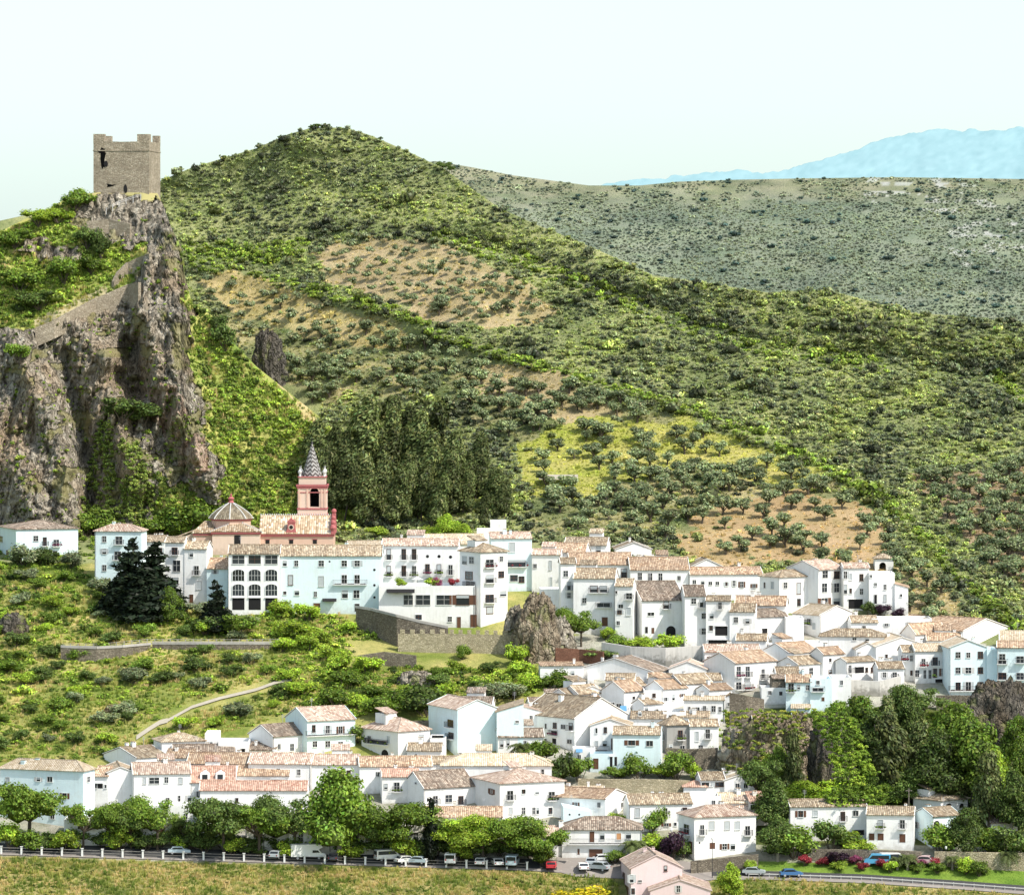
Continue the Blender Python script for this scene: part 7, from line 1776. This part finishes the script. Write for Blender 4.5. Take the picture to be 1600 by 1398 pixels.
T('cypress', 'cypress_tree', 673, 1349, 102, 118, label='slender dark cypress rising over the street trees', cat='cypress tree')
for x, y, h, w, k in ((15, 1330, 50, 42, 'lime'), (50, 1332, 38, 46, 'shrub'), (100, 1333, 42, 44, 'lime'), (186, 1332, 40, 36, 'lime'), (282, 1330, 26, 26, 'lime'), (362, 1338, 34, 38, 'lime'), (453, 1343, 30, 34, 'lime'), (548, 1347, 30, 34, 'lime'), (633, 1346, 42, 44, 'lime'), (722, 1350, 36, 38, 'lime'), (850, 1356, 34, 34, 'shrub'), (70, 1330, 30, 40, 'deep'), (225, 1332, 28, 44, 'deep'), (320, 1334, 26, 40, 'deep'), (395, 1338, 20, 40, 'deep')) + tuple((x_, yr(x_) - 13 - (i_ % 3) * 2, 24 + (i_ * 7) % 13, 40, 'deep') for i_, x_ in enumerate(range(84, 850, 24))):
    T(k, 'roadside_shrub', x, y - 3, h, w, label={'lime': 'bright green shrub behind the white road fence', 'shrub': 'mid green shrub behind the white road fence', 'deep': 'dark shrub in the shade behind the white road fence'}[k], cat='shrub', group={'lime': 'bright roadside shrubs', 'shrub': 'mid green roadside shrubs', 'deep': 'dark roadside shrubs'}[k])
T('palm', 'dwarf_palm', 308, 1325, 38, 50, label='small dark palm beside the pale blue car', cat='palm tree')
# ravine trees on the right
rv = ((1210, 1300, 90, 90, 'tall_deep'), (1180, 1255, 70, 60, 'broad_deep'), (1240, 1280, 110, 80, 'pine'), (1215, 1240, 80, 70, 'tall'), (1255, 1310, 70, 90, 'tall_lime'), (1305, 1320, 60, 90, 'tall_lime'), (1350, 1300, 70, 80, 'tall_lime'), (1385, 1320, 80, 60, 'tall'),
      (1310, 1170, 80, 100, 'tall'), (1345, 1190, 110, 110, 'tall'), (1370, 1230, 120, 120, 'tall_deep'), (1400, 1270, 130, 130, 'pine'), (1385, 1180, 90, 80, 'pine'), (1415, 1160, 96, 80, 'tall_deep'), (1430, 1240, 110, 110, 'pine'), (1440, 1130, 60, 80, 'broad_deep'),
      (1490, 1210, 120, 130, 'tall'), (1520, 1260, 150, 140, 'tall'), (1465, 1260, 120, 120, 'tall_deep'), (1455, 1300, 100, 120, 'tall_deep'), (1550, 1270, 110, 90, 'tall_lime'), (1590, 1230, 120, 80, 'tall'), (1545, 1300, 120, 120, 'pine'), (1580, 1305, 110, 90, 'tall_deep'), (1500, 1305, 80, 90, 'pine'), (1420, 1300, 90, 90, 'tall_deep'), (1600, 1290, 90, 80, 'broad'))
names = {'tall_deep': 'dark leafy tree in the wooded ravine at the right', 'broad_deep': 'low dark spreading tree in the wooded ravine', 'pine': 'dark brushy pine in the wooded ravine at the right', 'tall': 'mid green leafy tree in the wooded ravine at the right', 'tall_lime': 'bright green tree in the wooded ravine at the right', 'broad': 'spreading green tree at the right edge of the ravine'}
for i, (x, y, h, w, k) in enumerate(rv):
    if y > 1262 and 1225 < x < 1530: h = max(42, (h - (y - 1262)) * 1.15); y = 1262 - (i % 3) * 4
    T(k, 'ravine_tree', x, y, h, w, label=names[k], cat='tree', group=names[k].replace(' tree', ' trees').replace(' pine', ' pines'))
for x, y, h, w, k, l in ((1215, 1345, 76, 90, 'tall_deep', 'large dark tree right of the large white corner house'), (1240, 1340, 60, 70, 'shrub', 'dense green tree left of the garden slope'), (1300, 1330, 62, 60, 'deep', 'dark round tree before the long thin-roofed house'), (1320, 1325, 40, 46, 'shrub', 'green tree beside the brown garage door'), (1342, 1335, 28, 44, 'lime', 'lime bush before the brown house door'),
                      (1470, 1335, 54, 60, 'shrub', 'green tree before the arch house'), (1510, 1340, 84, 80, 'tall_deep', 'tall dark garden tree at the right street end'), (1540, 1340, 60, 70, 'shrub', 'green garden tree near the pink low roof'), (1580, 1345, 66, 70, 'deep', 'dark garden tree at the right edge'), (1600, 1345, 50, 50, 'shrub', 'green garden tree cut by the right edge')):
    T(k, 'garden_tree', x, y, h, w, label=l, cat='tree')
for x, h, l in ((1402, 32, 'small palm beside the bright blue van'), (1418, 38, 'small palm right of the bright blue van'), (1488, 34, 'small palm in the middle of the flower beds'), (1575, 46, 'bushy palm at the right end of the flower beds')):
    T('palm', 'palm_tree', x, 1358, h, h * 1.25, label=l, cat='palm tree')
for x, y, w, k, l in ((1258, 1352, 22, 'redflower', 'pink-red flower bush at the left end of the beds'), (1285, 1352, 18, 'redflower', 'rusty red flower bush on the stone wall'), (1308, 1352, 30, 'purple', 'purple-leaved bush between the flower bushes'), (1335, 1350, 18, 'pinkflower', 'small magenta flower bush'), (1347, 1360, 18, 'redflower', 'bright red flower bush before the blue van'), (1380, 1356, 20, 'redflower', 'low red flower bush right of the blue van'),
                   (1437, 1354, 18, 'pinkflower', 'wide magenta flower bush before the jeep'), (1460, 1354, 18, 'redflower', 'dark red flower bush right of the jeep'), (1391, 1362, 24, 'lime', 'lime shrub in the flower beds'), (1432, 1362, 20, 'shrub', 'round clipped shrub in the lawn, left one'), (1465, 1364, 22, 'shrub', 'round clipped shrub in the lawn, right one'), (1510, 1364, 30, 'lime', 'wide lime shrub near the pale wall'), (1530, 1368, 30, 'shrub', 'green shrub at the end of the lawn'), (1310, 1360, 22, 'lime', 'yellow-green shrub beside the purple one'), (1325, 1320, 30, 'lime', 'lime bush under the two-balcony house')):
    T(k, 'garden_shrub', x, y, w * .95, w * 1.1, label=l, cat='shrub')
# skyline trees
for x, y, h, l in ((490, 201, 10, 'lone tree on the summit, left of the pair'), (498, 200, 9, 'lone tree on the summit, right of the pair'), (692, 266, 18, 'dark trees on the shoulder where the far hill begins'), (705, 268, 12, 'small dark tree beside the shoulder tree'), (595, 219, 8, 'small tree on the summit ridge')):
    T('broad_deep', 'tree', x, y + 2, h, h * 1.1, label=l, cat='tree')
# ------------------------------------------------------------------ camera, sun, sky
cam = bpy.data.cameras.new('camera'); co = bpy.data.objects.new('camera', cam); COL.objects.link(co)
co.location = (0, 0, 0); co.rotation_euler = (math.radians(90), 0, 0)
cam.sensor_width = 36; cam.lens = 36 * F / 1600; cam.clip_start = 5; cam.clip_end = 60000
cam.shift_y = -(699 - HOR) / 1600
SC.camera = co
SUN_EL, SUN_AZ = 49.0, 125.0      # degrees above the horizon; clockwise from straight ahead
sv = Vector((math.sin(math.radians(SUN_AZ)) * math.cos(math.radians(SUN_EL)), math.cos(math.radians(SUN_AZ)) * math.cos(math.radians(SUN_EL)), math.sin(math.radians(SUN_EL))))
sun = bpy.data.lights.new('sun', 'SUN'); sun.energy = 5.0; sun.angle = math.radians(.5); sun.color = (1.0, .95, .86)
so = bpy.data.objects.new('sun', sun); COL.objects.link(so); so.rotation_euler = (-sv).to_track_quat('-Z', 'Y').to_euler()
w = bpy.data.worlds.new('World'); SC.world = w; w.use_nodes = True
nt = w.node_tree; nt.nodes.clear()
sky = nt.nodes.new('ShaderNodeTexSky'); sky.sky_type = 'NISHITA'; sky.sun_disc = False; sky.sun_elevation = math.radians(SUN_EL); sky.sun_rotation = math.radians(SUN_AZ)
sky.air_density = 1.0; sky.dust_density = 3.0; sky.ozone_density = 1.0; sky.altitude = 400
bg = nt.nodes.new('ShaderNodeBackground'); bg.inputs[1].default_value = 0.15
ou = nt.nodes.new('ShaderNodeOutputWorld')
# bright summer haze: strongest at the horizon, thinning out upwards
tc = nt.nodes.new('ShaderNodeTexCoord'); sx = nt.nodes.new('ShaderNodeSeparateXYZ'); nt.links.new(tc.outputs['Generated'], sx.inputs[0])
rp_ = nt.nodes.new('ShaderNodeValToRGB'); nt.links.new(sx.outputs[2], rp_.inputs[0]); e = rp_.color_ramp.elements
for k_, (p_, c_) in enumerate(((0.0, .60), (0.10, .54), (0.45, .30), (1.0, .13))):
    el = e[k_] if k_ < 2 else e.new(p_)
    el.position = p_; el.color = (c_, c_, c_, 1)
hz = nt.nodes.new('ShaderNodeBackground'); hz.inputs[0].default_value = (0.80, 1.0, 0.985, 1); nt.links.new(rp_.outputs[0], hz.inputs[1])
ad = nt.nodes.new('ShaderNodeAddShader'); nt.links.new(sky.outputs[0], bg.inputs[0]); nt.links.new(bg.outputs[0], ad.inputs[0]); nt.links.new(hz.outputs[0], ad.inputs[1]); nt.links.new(ad.outputs[0], ou.inputs[0])
SC.view_settings.view_transform = 'Standard'; SC.view_settings.look = 'None'; SC.view_settings.exposure = 0; SC.view_settings.gamma = 1
SC.cycles.max_bounces = 5; SC.cycles.diffuse_bounces = 3; SC.cycles.glossy_bounces = 2; SC.cycles.transmission_bounces = 2; SC.cycles.use_denoising = True
SC.render.film_transparent = False
